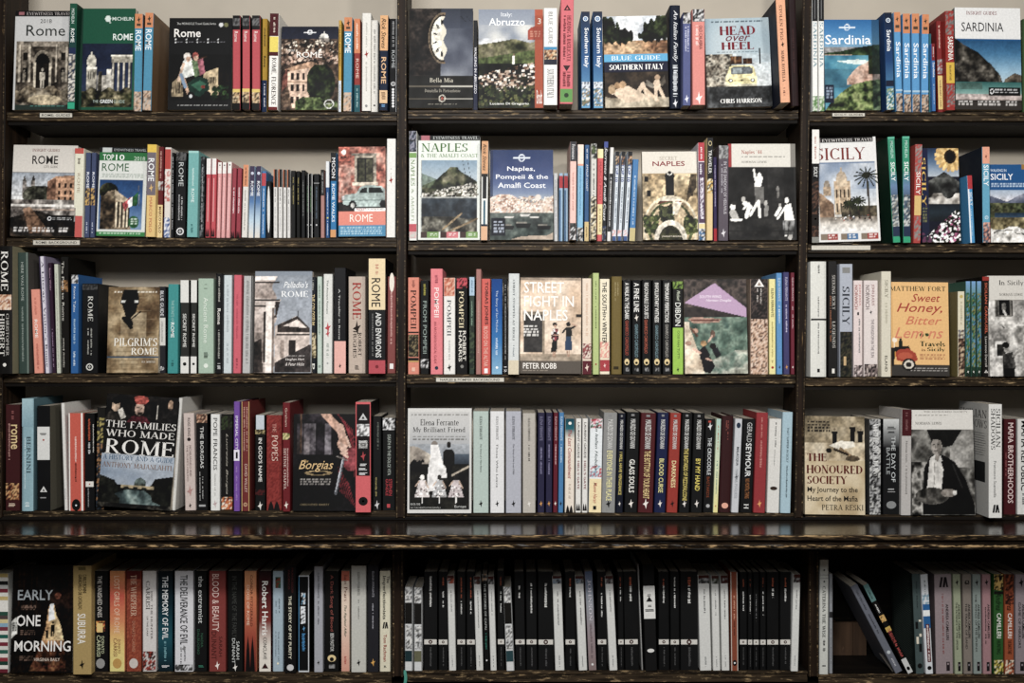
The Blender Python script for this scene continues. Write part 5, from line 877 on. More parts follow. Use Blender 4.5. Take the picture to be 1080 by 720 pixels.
@art
def c_top10(A):
    A.rect(0, 0, 1, 1, 'd9dcd6'); A.rect(0, 0, 1, .055, '1d1f20'); A.rect(.05, .005, .25, .055, 'c8ccc8'); A.T('EYEWITNESS TRAVEL', .3, .015, .97, .042, 'b4b8b8')
    A.rect(0, .055, 1, .155, '2f7a42'); A.T('TOP', .07, .08, .3, .145, 'f0f4ee', 'b'); A.T('10', .34, .08, .52, .145, 'f0f4ee', 'b'); A.T('2018', .72, .1, .95, .145, 'c8dcc8')
    A.T('ROME', .06, .18, .62, .27, '3a6a44'); A.small(.08, .295, .95, .35, '8a9a8c', 3)
    A.grad(.03, .37, .93, .93, '1f5090', '3a6cae', '7a9cc4'); A.noise(.03, .38, .93, .6, 12, ['14180e', '2c3418', '5a5838'], ((A.U - .22) / .2) ** 2 + ((A.V - .5) / .1) ** 2 < 1)
    A.poly([(.05, .93), (.05, .6), (.2, .5), (.35, .48), (.62, .58), (.7, .93)], '8a7458'); A.poly([(.35, .48), (.62, .58), (.62, .66), (.33, .58)], 'c8b08c')
    for x in (.38, .46, .54, .61): A.rect(x, .62, x + .035, .9, 'd0bc98'); A.rect(x + .035, .62, x + .06, .9, '3a2e22')
    A.noise(.05, .55, .36, .93, 9, ['2c2218', '6a563e', 'a08a68'], A.V > .55); A.line(.84, .43, .86, .66, .012, '8a8a8a')
    A.poly([(.52, .63), (.68, .56), (.66, .66), (.56, .72)], 'c8484a'); A.poly([(.62, .6), (.72, .55), (.72, .66), (.64, .68)], 'e4e4e0'); A.poly([(.71, .56), (.84, .5), (.82, .66), (.72, .66)], '2a6a38')
    A.ell(.76, .84, .11, .07, '2f7a42'); A.small(.7, .8, .83, .88, 'dcecdc', 3); A.rect(0, .95, 1, 1, '3a8a4a'); A.small(.05, .965, .95, .985, 'c8e0c8')
@art
def c_pocket(A):
    A.noise(0, 0, 1, .7, 7, ['8f4034', 'b05a48', 'c87862', 'd89a84']); A.noise(0, .2, .4, .6, 12, ['a04c3c', 'd8b8a4', 'b86450'], al=.6)
    A.rect(.28, .07, .83, .1, '8a7f70'); A.rect(.34, .1, .8, .44, 'a89a84'); A.rect(.4, .12, .74, .4, '2a2820'); A.rect(.42, .14, .56, .39, '4a4a34'); A.rect(.59, .14, .72, .39, '54523a'); A.rect(.57, .12, .585, .4, '15120f'); A.rect(.3, .4, .84, .43, 'c8b8a0')
    A.rect(.0, .0, .24, .16, 'd8644c'); A.ell(.11, .06, .05, .03, 'f0e0d4'); A.small(.05, .11, .2, .13, '3a1a14')
    A.rect(0, .62, 1, .74, '2a2522'); cb = '9fb4ae'
    A.poly([(.08, .58), (.12, .54), (.38, .52), (.46, .45), (.6, .43), (.92, .44), (1, .48), (1, .64), (.9, .67), (.3, .67), (.1, .64)], cb); A.poly([(.44, .52), (.5, .465), (.6, .455), (.62, .52)], '2a3230'); A.poly([(.65, .52), (.65, .455), (.9, .46), (.97, .52)], '2a3230'); A.rect(.08, .59, 1, .6, '6a807a')
    A.ell(.3, .655, .085, .055, '171615'); A.ell(.3, .655, .045, .03, '9a9a94'); A.ell(.95, .645, .07, .045, '171615'); A.ell(.1, .57, .03, .02, 'ddd')
    A.rect(0, .72, 1, .875, 'e98a78'); A.rect(.35, .685, 1, .725, 'e4e0d8'); A.T('POCKET', .38, .69, .58, .715, 'a8382c', 'b'); A.small(.62, .695, .95, .715, '7a6a60')
    A.T('ROME', .24, .755, .73, .84, 'f4ece0'); A.rect(0, .875, 1, 1, '4a90b8'); A.small(.05, .895, .93, .985, 'bcd8e4', 4)
@art
def c_naples(A):
    A.rect(0, 0, 1, 1, 'dfe3dc'); A.rect(0, 0, 1, .045, '1a1a1a'); A.rect(.04, 0, .18, .045, 'b86a74'); A.T('EYEWITNESS TRAVEL', .24, .008, .97, .036, 'c8ccc8', 's')
    A.T('NAPLES', .05, .075, .8, .155, '4a7a34', 's'); A.T('& THE AMALFI COAST', .04, .175, .97, .21, '7a9a68', 's')
    A.grad(.05, .24, .96, .55, '7a9ab4', 'a0b4c0', 'c0c8c8'); A.noise(.05, .3, .96, .6, 12, ['1c2414', '3a4426', '6a6a48', '8a8464'], A.hill([(0, .5), (.15, .46), (.3, .42), (.45, .34), (.58, .27), (.7, .35), (.85, .4), (1, .46)]))
    A.poly([(.05, .5), (.05, .36), (.3, .42), (.2, .5)], '5a7050', .6); A.blocks(.05, .46, .96, .6, 340, .035, .014, ['cfcabc', 'aaa292', '857d70', 'd8d4c8', '57503f'], A.V > .56 - .12 * A.U)
    A.grad(.05, .59, .96, .92, '3f4c58', '24303c', '3a4650'); A.noise(.05, .6, .96, .92, 16, ['1c2834', '3f4e5c', '6a7680'], al=.5); A.rect(.05, .585, .96, .6, 'a8aaa4')
    A.noise(.05, .78, .96, .92, 12, ['1c1a16', '5a5648', 'a8a492'], A.V > .8 - .1 * abs(A.U - .8)); A.line(.4, .9, .7, .75, .03, 'a88a60'); A.line(.5, .92, .95, .8, .03, '9a7e58'); A.line(.8, .24, .85, .4, .006, '3a4248'); A.line(.72, .24, .76, .36, .006, '3a4248')
    A.rect(.05, .24, .06, .92, '9aa0a0')
    for x, c1 in ((.05, '7aa05a'), (.36, 'd87a80'), (.68, '7aa05a')): A.rect(x, .925, x + .29, .98, c1); A.rect(x, .925, x + .1, .98, '4a3430'); A.small(x + .14, .935, x + .26, .97, 'f0f4ee', 2)
@art
def c_lpnaples(A):
    A.grad(0, 0, 1, .55, '2e4270', '36497c', '5a6c98', '9aa8bc'); A.rect(0, 0, .04, 1, '1c2a4c', .6)
    A.ring(.5, .09, .055, .042, .3, 'dce4ee'); A.rect(.36, .078, .64, .1, 'dce4ee')
    A.T('Naples,', .27, .185, .71, .25, 'eef0f4', 'b'); A.T('Pompeii & the', .09, .275, .92, .34, 'eef0f4', 'b'); A.T('Amalfi Coast', .12, .365, .88, .425, 'eef0f4', 'b')
    A.noise(0, .5, 1, .7, 12, ['a87a64', 'd8b8a0', 'e8d8c8', 'c89880'], A.V > .54 - .05 * np.sin(A.U * 7)); A.blocks(0, .52, 1, .7, 420, .03, .016, ['dccfbf', 'cfa48e', 'e2d6c8', 'a07a68', 'c0b6aa', 'cdb496']); A.ell(.76, .53, .05, .035, 'd8ccc0')
    A.grad(0, .7, 1, 1, '6a7068', '3c4a48', '2a3c38'); A.noise(0, .7, 1, 1, 14, ['24302f', '5a6a64', '8a9488'], al=.6)
    for x, y in ((.55, .72), (.3, .74), (.7, .74)): A.poly([(x - .08, y), (x + .08, y), (x + .06, y + .02), (x - .06, y + .02)], 'c8c4bc')
    for x, y, w_ in ((.52, .82, .13), (.85, .84, .12), (.3, .84, .08)): A.poly([(x - w_, y), (x + w_, y), (x + w_ * .8, y + .045), (x - w_ * .8, y + .045)], '1d2226'); A.rect(x - w_ * .8, y - .015, x + w_ * .5, y, '8a8478')
    A.poly([(.3, 1), (.5, .96), (.9, .95), (1, .92), (1, 1)], 'b8a088'); A.rect(.02, .76, .24, .95, '18223c'); A.small(.05, .79, .22, .93, 'c0ccdc', 4)
@art
def c_secret(A):
    A.rect(0, 0, 1, .26, 'dfd8ca'); A.T('SECRET', .32, .055, .64, .095, 'b8ac9c', 's'); A.T('NAPLES', .19, .11, .78, .165, '9a2430', 'b')
    A.noise(0, .25, 1, 1, 6, ['a88a5c', 'c4a878', 'dcc698']); A.rect(0, .25, .08, 1, 'b8a078', .5)
    A.rect(.42, .29, .58, .52, '1c1a17'); A.ell(.5, .28, .09, .05, '1c1a17'); A.ring(.5, .235, .05, .035, .3, 'e8e0d0'); A.ell(.5, .24, .03, .022, '1c1a17')
    for x, y in ((.11, .46), (.88, .46), (.07, .3), (.93, .3)): A.rect(x - .03, y - .02, x + .035, y + .045, '241f18')
    A.poly([(.88, .26), (1, .26), (1, .4), (.78, .6)], '5a4a34'); A.poly([(.4, .5), (.6, .5), (.75, .6), (.25, .6)], '7a3c2c'); A.poly([(.32, .52), (.68, .52), (.7, .56), (.3, .56)], 'd8ccb4')
    A.ring(.5, .86, .5, .36, .07, 'd8c8a4'); A.ring(.5, .86, .42, .29, .12, '5a6638'); A.ell(.5, .72, .28, .13, 'c4a87c')
    A.dots(.3, .64, .55, .78, 60, .05, ['23281a', '3c4426', '5a6034']); A.dots(.03, .75, .25, .93, 50, .05, ['4a5a28', '7a8440', '3a4420']); A.dots(.78, .75, .99, .92, 50, .05, ['4a5a28', '7a8440', '3a4420'])
    A.rect(.5, .6, .53, .64, '3a2c20'); A.poly([(.55, .56), (.72, .58), (.62, .72), (.55, .72)], 'dccdb0')
    A.ell(.5, 1.0, .3, .22, 'dcd0b8'); A.ell(.5, 1.02, .22, .18, '4a4a2c'); A.T('JONGLEZ PUBLISHING', .34, .955, .7, .975, 'e8dcc8', 'b')
@art
def c_naples44(A):
    A.rect(0, 0, .05, .24, 'b03c3c'); A.rect(.05, 0, .92, .24, 'ddd9ce'); A.rect(0, .24, 1, 1, '2a2928'); A.rect(.92, 0, 1, .24, '8a867e'); A.T("Naples '44", .2, .065, .5, .115, 'b8503c', 's'); A.small(.2, .13, .85, .145, '5a5650'); A.T('NORMAN LEWIS', .2, .18, .57, .2, '6a665e', 's')
    A.noise(0, .25, .97, 1, 4, ['1a1918', '2d2b2a', '3f3d3b']); A.noise(.4, .25, .85, .6, 5, ['2a2928', '5c5a58'], (abs(A.U - .7) < .12), .6); A.noise(0, .76, .97, 1, 10, ['15151a', '45433f', '6a6864'], A.V > .78, .5)
    W = 'e2dfd8'; g = 'b4b0a8'
    A.line(.38, .27, .4, .38, .03, W); A.ell(.46, .33, .03, .03, W); A.line(.46, .36, .43, .44, .1, W); A.poly([(.38, .45), (.52, .45), (.53, .62), (.4, .62)], '7a7772'); A.line(.44, .6, .46, .76, .045, W); A.line(.42, .62, .32, .74, .045, W)
    A.ell(.22, .58, .03, .03, g); A.line(.24, .62, .32, .66, .07, W); A.line(.3, .66, .26, .76, .06, W); A.line(.22, .68, .3, .62, .03, W); A.ell(.06, .66, .04, .035, W); A.line(.06, .72, .1, .78, .1, g); A.line(.03, .79, .18, .79, .035, W); A.ell(.08, .62, .04, .02, '3a3835')
    A.ell(.55, .62, .025, .03, g); A.line(.56, .66, .55, .74, .06, '8f8c86'); A.ell(.76, .64, .02, .02, g); A.line(.76, .67, .7, .74, .05, W); A.ell(.73, .47, .02, .03, '8a8680'); A.line(.74, .5, .73, .56, .03, '7a7670')
    A.ell(.86, .59, .03, .03, W); A.poly([(.83, .64), (.92, .62), (.97, .8), (.82, .8)], W); A.line(.84, .66, .72, .78, .03, W); A.line(.86, .8, .84, .95, .04, W); A.line(.94, .82, .9, .98, .06, g); A.noise(.8, .8, .97, .95, 12, ['222', 'ccc'], al=.7)
    A.rect(0, .9, .97, .92, '1a1918', .4)
@art
def c_sicily(A):
    A.rect(0, 0, 1, 1, 'e2e1de'); A.rect(0, 0, .96, .05, '15110f'); A.rect(.02, 0, .1, .05, 'b8a8a8'); A.T('EYEWITNESS TRAVEL', .14, .012, .96, .04, 'd8d4d0', 's')
    A.T('SICILY', .03, .1, .82, .215, '8a2f28', 's'); A.grad(.05, .24, .97, .9, '6f88ac', '9fb0c4', 'd0d0cc', 'c8b8a0'); A.noise(.05, .25, .97, .5, 4, ['6a84aa', 'a8b4c4', 'd8d8d4'], al=.7)
    A.rect(.3, .42, .56, .74, 'c0a07a'); A.ell(.42, .4, .085, .075, 'b8a184'); A.rect(.34, .4, .5, .47, 'cab08c'); A.rect(.41, .29, .43, .35, 'a89070'); A.ell(.18, .46, .05, .05, 'a89680'); A.rect(.12, .47, .24, .56, 'b89a78')
    for x in (.32, .38, .45, .51): A.rect(x, .5, x + .02, .58, '5a4430'); A.rect(x, .63, x + .025, .72, '3f3024'); A.rect(x - .012, .48, x - .002, .74, 'd8c09a')
    A.poly([(.05, .52), (.28, .64), (.28, .8), (.05, .86)], 'a8805c'); A.noise(.05, .56, .28, .8, 12, ['6a4a34', 'c09a74'], A.V > .5 + .5 * A.U, .6); A.noise(.4, .6, .97, .78, 10, ['1f2214', '4a4630', '7a6a50'], A.V > .66)
    A.grad(.05, .76, .97, .905, '8a7a68', 'c8c0b4', 'd8d4cc'); A.dots(.3, .75, .9, .8, 30, .012, ['222', 'a84a3c', '4a5a7a', 'eee'])
    for cx, cy, r, b in ((.83, .36, .2, .78), (.66, .6, .13, .78), (.52, .62, .1, .76)):
        A.line(cx, cy, cx + .02, b, .03, '4a3a2a')
        for k in range(14):
            t = math.radians(k * 25.7 + 8); A.line(cx, cy, cx + r * math.cos(t), cy + r * A.asp * math.sin(t) * .8 + .03, .022, ['232c16', '38421f'][k % 2])
    for x, c1 in ((.05, 'a83c34'), (.37, '4a78a8'), (.7, 'b04038')): A.rect(x, .92, x + .27, .985, c1); A.rect(x, .92, x + .1, .985, '8a7a68'); A.small(x + .12, .93, x + .25, .975, 'f0ece8', 2)
@art
def c_sunflower(A):
    A.rect(0, 0, 1, 1, '1b2342'); A.rect(0, .02, .2, .65, '17204a'); A.T('SICILY', .02, .1, .13, .62, 'e0b858', 'V')
    A.grad(.2, 0, 1, .3, '24406c', '5a7ca4', 'a8b4c0'); A.noise(.2, .2, 1, .6, 9, ['1c1c1c', '3a3c3a', '5a5c58', '767670'], A.hill([(0, .4), (.25, .34), (.5, .28), (.62, .25), (.8, .3), (1, .36)])); A.noise(.2, .48, 1, .6, 14, ['6a6258', 'b8b0a4', 'e0dcd4'], A.V > .5 + .04 * np.sin(A.U * 11)); A.grad(.2, .59, 1, .78, '1f3040', '2a3e4c', '1c2a34')
    for k in range(20):
        t = math.radians(k * 18 + 9); A.line(.78 + .13 * math.cos(t), .09 + .13 * A.asp * math.sin(t), .78 + .36 * math.cos(t), .09 + .36 * A.asp * math.sin(t), .1, ['e8bc68', 'd8a450'][k % 2])
    A.ell(.78, .09, .16, .075, '17110a'); A.ring(.78, .09, .16, .075, .35, '3a2814')
    A.small(.03, .63, .15, .8, '8a8a50', 5); m = A.V > .98 - .36 * np.clip(A.U, 0, .9)
    A.noise(0, .6, 1, 1, 10, ['1a2414', '2c3a20'], m); A.dots(.1, .62, 1, 1, 320, .035, ['f0ece8', 'e4e0dc', '2a3a22', 'c05a8a', 'f4f0ec', '1c2818', '8a3a64'], m); A.dots(0, .9, .3, 1, 20, .05, ['6a3a5a', '2a2a34'])
@art
def c_walking(A):
    A.rect(0, 0, 1, .33, '1f5c98'); A.T('WALKING IN', .03, .06, .4, .095, 'd0e0f0', 'b'); A.T('SICILY', .03, .12, .55, .2, 'f0f4f8', 'b'); A.small(.04, .24, .8, .3, 'd8e4f0', 2); A.rect(.75, 0, 1, .06, 'a87a3a')
    A.grad(0, .33, 1, .5, '9ab0c8', 'd0c8cc'); A.noise(0, .35, 1, .52, 5, ['2c3450', '5a6480', '8a8ea0'], A.hill([(0, .4), (.2, .44), (.4, .48), (.6, .42), (.8, .37), (1, .44)])); A.noise(0, .5, 1, .7, 10, ['22301c', '4a5432', '6a6a44']); A.grad(.1, .62, 1, .68, '24405c', '3a5a78')
    A.noise(0, .68, 1, .84, 9, ['6a5c38', '8a7c50', 'a89868']); A.noise(0, .8, 1, 1, 12, ['c8c4bc', 'e0dcd4', '9a968c'], A.V > .82 + .03 * np.sin(A.U * 9)); A.line(.1, .86, .5, .84, .02, '3a3a30'); A.dots(.0, .84, 1, .9, 20, .015, ['3a382c'])
@art
def c_pilgrim(A):
    A.noise(0, 0, 1, 1, 4, ['6a4e30', '8f7148', 'b3976a', 'cfb88c']); 
    for k in range(40): A.rect(A.rs.uniform(0, .6), k / 40, A.rs.uniform(.5, 1), k / 40 + .008, ['5a4024', 'd8c498'][k % 2], .25)
    A.noise(.25, .3, .75, .6, 3, ['b89c6c', 'ecdcb4'], al=.5)
    A.small(.12, .05, .95, .075, 'e4dcc8'); b = '0e0d0b'
    A.poly([(.3, .03), (.56, .03), (.6, .13), (.57, .19), (.27, .19), (.25, .13)], b); A.rect(.24, .155, .6, .2, b); A.rect(.25, .16, .58, .18, 'c8c8c0'); A.ell(.42, .17, .1, .018, b); A.poly([(.26, .2), (.58, .2), (.54, .3), (.42, .38), (.35, .36)], b)
    A.poly([(.27, .35), (.42, .33), (.5, .42), (.46, .5), (.36, .44), (.27, .38)], b); A.line(.45, .38, .63, .29, .025, b); A.poly([(.36, .44), (.46, .42), (.5, .48), (.44, .5)], b)
    A.T("PILGRIM'S", .13, .595, .97, .69, 'f0ece0', 's'); A.T('ROME', .47, .71, .97, .79, 'f0ece0', 's'); A.rect(0, .81, 1, .825, '3a5a78'); A.T('H.V. MORTON', .68, .86, .94, .885, 'e4dccc', 's')
@art
def c_palladio(A):
    A.grad(0, 0, 1, 1, '8a94a0', '9ca4b0', 'b0b6be'); cr = 'd9c8bc'
    A.noise(0, .04, .42, 1, 8, ['a08c80', 'c8b4a8', 'e4d6cc'], (A.U < .34 + .04 * np.sin(A.V * 30)) & (A.V > .05)); A.rect(0, .05, .36, .09, 'e8dcd2'); A.rect(0, .1, .42, .115, '3a302a'); A.poly([(.0, .26), (.45, .28), (.4, .38), (0, .34)], 'c4b2a6'); A.rect(0, .28, .44, .295, '2c2420'); A.rect(0, .34, .38, .35, '2c2420')
    A.rect(.2, .3, .34, 1, 'e8dace'); A.rect(.31, .36, .34, 1, '8a786c'); A.rect(.15, .4, .19, .9, '3a302a'); A.poly([(0, .7), (.12, .66), (.16, 1), (0, 1)], '2a2220'); A.ell(.04, .76, .08, .07, '120f0d'); A.noise(0, .6, .18, 1, 12, ['2a2220', '8a786c'], al=.5); A.poly([(.36, .3), (.44, .3), (.38, .46), (.35, .46)], '4a3e36')
    A.poly([(.36, .54), (.74, .44), (.97, .56), (.97, .82), (.36, .9)], 'cdb8aa'); A.poly([(.4, .53), (.75, .44), (.97, .56), (.97, .6), (.4, .6)], '4a3e38'); A.poly([(.5, .54), (.75, .475), (.92, .56)], 'd8c6ba'); A.rect(.38, .62, .97, .635, '3a302c'); A.ell(.77, .58, .035, .022, '2a2220'); A.rect(.6, .68, .72, .85, '3a302c'); A.rect(.45, .68, .52, .85, 'a89284'); A.line(.76, .39, .76, .45, .01, '3a3434')
    A.poly([(.36, .9), (.97, .72), (1, .72), (1, 1), (.36, 1)], '4a403e'); A.T("Palladio's", .5, .1, .93, .165, 'eef0f0', 'i'); A.T('ROME', .46, .195, .93, .255, 'f0f2f2', 's')
    A.small(.55, .83, .9, .84, 'c8c0ba'); A.T('Vaughan Hart', .55, .855, .88, .885, 'e8e0da', 'i'); A.T('& Peter Hicks', .55, .9, .88, .93, 'e8e0da', 'i')
@art
def c_street(A):
    A.noise(0, 0, 1, .86, 4, ['c4a07c', 'd8b898', 'e6cdb0']); A.rect(0, 0, 1, .03, '7a6a58', .5); A.rect(.06, .38, .36, .78, '45413e'); A.rect(.05, .36, .38, .39, '8a7860'); A.rect(.36, .36, .4, .8, '9a866c'); A.grad(0, .8, 1, .9, 'b0987c', '9a866c')
    A.noise(0, .83, 1, .9, 10, ['8a7860', 'c0a88c']); A.rect(0, .87, 1, 1, '5f564c'); A.rect(.92, .38, 1, .41, '3a3430')
    A.T('STREET', .06, .045, .72, .16, 'f4efe8', 'b'); A.T('FIGHT IN', .06, .19, .88, .305, 'f4efe8', 'b'); A.T('NAPLES', .06, .335, .78, .45, 'f4efe8', 'b'); A.T('PETER ROBB', .05, .89, .6, .95, 'f0ebe2', 'b'); A.small(.05, .965, .45, .975, 'a89c8c'); A.small(.06, .5, .3, .62, 'e8e4dc', 4)
    A.ell(.57, .49, .035, .025, '2a1a14'); A.ell(.575, .51, .022, .018, 'c8987a'); A.poly([(.54, .53), (.62, .53), (.64, .62), (.6, .66), (.53, .66), (.51, .6)], '4a2c2c'); A.dots(.52, .54, .63, .65, 26, .018, ['d8d0c8', 'a83c44', '1a1414']); A.line(.54, .6, .64, .6, .025, 'c8987a'); A.poly([(.53, .66), (.61, .66), (.6, .78), (.5, .78)], '171514'); A.line(.54, .78, .55, .83, .02, 'b8886c'); A.line(.57, .78, .58, .83, .02, 'b8886c')
    A.ell(.79, .485, .035, .025, '1f1512'); A.poly([(.75, .52), (.84, .52), (.86, .6), (.84, .61), (.75, .61)], '1a1818'); A.line(.84, .53, .92, .5, .03, '1a1818'); A.line(.92, .5, .85, .48, .025, 'c8987a'); A.line(.75, .53, .7, .57, .03, '1a1818'); A.poly([(.75, .61), (.84, .61), (.86, .76), (.73, .76)], '2f5078'); A.line(.77, .76, .79, .82, .02, 'b8886c'); A.line(.81, .76, .81, .81, .02, 'b8886c')
@art
def c_lilac(A):
    A.noise(0, 0, 1, .42, 18, ['2a2624', '4a403c', '6a5c54', '3a3030']); A.rect(0, .3, 1, .42, '231f1e', .6)
    A.noise(0, .4, 1, 1, 8, ['3f5c50', '5c7c6a', '7f9a84', '4a6a60']); A.poly([(.05, .42), (.15, .4), (.6, .42), (.55, .46), (.15, .47)], 'b88a74'); A.rect(.1, .43, .55, .445, '8a4a3c')
    A.noise(0, .45, .5, 1, 9, ['b89c7c', 'd8c4a4', 'e8dcc4'], A.U < .08 + .5 * np.clip(A.V - .5, 0, 1)); A.noise(.3, .75, 1, 1, 12, ['9a9684', 'c8c4b0', '6a8474'], A.V > .98 - .28 * A.U, .8)
    sk = 'd0a088'
    A.poly([(.22, .76), (.32, .7), (.4, .8), (.36, .88), (.25, .86)], '23202a'); A.poly([(.26, .86), (.4, .82), (.48, .92), (.4, 1), (.3, .98)], '1d1b22'); A.line(.24, .78, .14, .74, .04, sk); A.ell(.3, .68, .05, .03, 'b88a54'); A.line(.34, .84, .42, .86, .03, sk)
    A.ell(.45, .71, .05, .035, '231c1c'); A.poly([(.43, .75), (.52, .72), (.58, .8), (.5, .84)], '2a2c3a'); A.ell(.45, .58, .04, .04, '7a5a48'); A.line(.44, .6, .38, .66, .03, sk); A.ell(.17, .55, .05, .03, 'c89478'); A.line(.1, .52, .2, .6, .03, '8a5a44'); A.ell(.06, .68, .05, .025, 'c89478')
    A.poly([(0, .25), (.49, .04), (1, .31), (1, .405)], 'c0a0c0'); A.T('SOUTH WIND', .25, .17, .6, .2, 'ece0ec', 'b'); A.T('Norman Douglas', .35, .21, .76, .245, 'f0e8f0', 'i'); A.small(.5, .27, .82, .28, 'e0d0e0')
@art
def c_honey(A):
    A.rect(0, 0, 1, 1, 'e8b876'); A.rect(.0, 0, .04, 1, 'd0a060', .6); A.T('MATTHEW FORT', -.01, .045, .95, .095, '3a3a1c', 's'); A.T('Sweet', .36, .125, .86, .21, 'b84438', 'i'); A.T('Honey,', .1, .225, .89, .35, 'b84438', 'i')
    A.T('Bitter', .25, .365, .88, .455, 'd87a58', 'i'); A.T('Lem ns', .06, .485, .9, .6, 'dc8462', 'i'); A.ell(.53, .565, .035, .018, '2a4a24'); A.ell(.62, .56, .035, .018, '2a4a24')
    A.T('Travels', .5, .63, .93, .685, '33401c', 'S'); A.T('in', .52, .71, .59, .735, '8a5a30', 'S'); A.T('Sicily', .62, .695, .93, .745, '33401c', 'S'); A.small(.5, .77, .92, .83, 'b0704c', 3)
    A.rect(0, .88, 1, 1, '403c38'); A.small(.3, .91, .96, .96, 'c8c4bc', 2)
    A.rect(.14, .6, .18, .7, '17241a'); A.rect(.125, .63, .195, .7, '17241a'); A.poly([(.0, .7), (.3, .68), (.33, .72), (.05, .76)], '1a1614'); A.ell(.06, .62, .04, .025, 'f0e4d0'); A.rect(.05, .64, .065, .7, 'f0e4d0')
    A.poly([(.06, .76), (.14, .72), (.3, .71), (.42, .76), (.46, .83), (.36, .86), (.1, .84)], 'b04430'); A.ell(.24, .79, .13, .04, 'c45a40'); A.ell(.3, .88, .12, .065, '1a1614'); A.ell(.3, .88, .085, .045, 'd8d0c0'); A.ell(.3, .88, .05, .027, '2a2420'); A.ell(.04, .77, .04, .04, 'e0a040'); A.poly([(.0, .7), (.06, .72), (.05, .9), (0, .9)], '1f1a18')
@art
def c_insicily(A):
    A.rect(0, 0, 1, .25, 'd5d1c8'); A.rect(0, 0, .05, 1, 'a8a49c', .3); A.T('In Sicily', .25, .045, .78, .105, '2c2a26', 's'); A.T('NORMAN LEWIS', .25, .175, .75, .2, '6a665e', 's')
    A.noise(0, .24, 1, 1, 5, ['8a8680', 'b0aca4', 'cac6be', '9a968e']); A.rect(.15, .24, .52, .41, '7a766e'); A.rect(.23, .24, .46, .39, '171614'); A.ell(.34, .31, .05, .04, '8a867e'); A.line(.33, .35, .38, .39, .05, 'c8c4bc'); A.rect(.18, .25, .21, .4, '4a4742'); A.rect(.5, .25, .53, .4, '4a4742')
    A.rect(.13, .65, .36, .82, 'd8d4cc'); A.rect(.16, .68, .34, .8, '3a3834'); A.poly([(.28, .78), (.5, .76), (.56, .9), (.5, 1), (.3, 1)], '4a4844'); A.noise(.28, .78, .56, 1, 12, ['2a2826', '6a6762'], (A.U > .28) & (A.U < .54) & (A.V > .78)); A.ell(.36, .72, .055, .045, 'a8a49c'); A.ell(.36, .69, .08, .03, '24221f'); A.line(.5, .8, .68, .74, .05, '9a968e'); A.line(.68, .74, .7, .7, .04, 'c8c4bc'); A.rect(.3, .92, .54, 1, '171614'); A.line(.28, .5, .34, .52, .02, '3a3834'); A.noise(.6, .5, 1, 1, 6, ['6a6760', 'a8a49c'], al=.5)
@art
def c_families(A):
    A.rect(0, 0, 1, .53, '121110'); A.noise(0, 0, 1, .22, 9, ['121110', '2a2522', '1c1816'])
    A.ell(.13, .1, .055, .055, 'b8987a'); A.ell(.13, .06, .06, .03, '1a1614'); A.poly([(.0, .22), (.06, .15), (.14, .16), (.2, .13), (.28, .18), (.28, .24), (0, .24)], '3a342e'); A.poly([(.16, .14), (.22, .12), (.28, .2), (.22, .22)], 'd4ccbc')
    A.poly([(.3, .24), (.36, .19), (.46, .17), (.56, .19), (.62, .24)], '6a2430'); A.ell(.46, .12, .065, .06, 'c8a088'); A.poly([(.37, .02), (.42, .0), (.55, .01), (.58, .04), (.53, .08), (.41, .08)], 'b8483c'); A.rect(.44, .15, .5, .175, '5a4a3c'); A.rect(.42, .105, .445, .115, '222'); A.rect(.48, .105, .505, .115, '222')
    A.ell(.88, .07, .035, .045, 'b89070'); A.poly([(.74, .2), (.82, .13), (.94, .13), (1, .2), (1, .24), (.74, .24)], '1d1a1a'); A.noise(.7, .1, 1, .24, 16, ['17151a', '4a443e'], al=.5); A.rect(.7, .08, .71, .2, 'c8c0b0')
    A.T('THE FAMILIES', .02, .235, .98, .295, 'dedbd4', 's'); A.T('WHO MADE', .03, .315, .97, .375, 'dedbd4', 's'); A.T('ROME', .04, .4, .98, .53, 'e8e6e0', 's')
    A.grad(0, .53, 1, .85, 'a0aebc', '8496ac', 'b4b8bc'); A.noise(0, .53, 1, .8, 4, ['7a90aa', 'c8ccd0'], al=.5); A.T('A HISTORY AND A GUIDE', .02, .54, .98, .58, '4a6a8a', 's'); A.T('ANTHONY MAJANLAHTI', .02, .605, .97, .65, '8a6a58', 's')
    A.noise(0, .7, 1, 1, 10, ['0e1010', '24261f', '3a3a2e'], A.hill([(0, .72), (.2, .76), (.26, .8), (.7, .8), (.76, .73), (1, .7)])); A.ell(.56, .775, .08, .045, '5a6a66'); A.rect(.48, .78, .64, .81, '4a544e'); A.rect(.55, .72, .565, .74, '4a544e'); A.rect(.3, .8, .75, .825, 'a8946c'); [A.ell(x, .83, .04, .02, '2a2e2a') for x in (.38, .5, .62)]
    A.noise(0, .83, 1, 1, 14, ['2c3a3c', '5f7674', '93a8a0'], A.pmask([(.38, .84), (.62, .84), (.72, .88), (.74, .93), (.9, .97), (.3, .98), (.3, .92), (.22, .88)]))
    A.noise(0, .96, 1, 1, 20, ['0c0c0c', '2c2a26', '5a5448'])
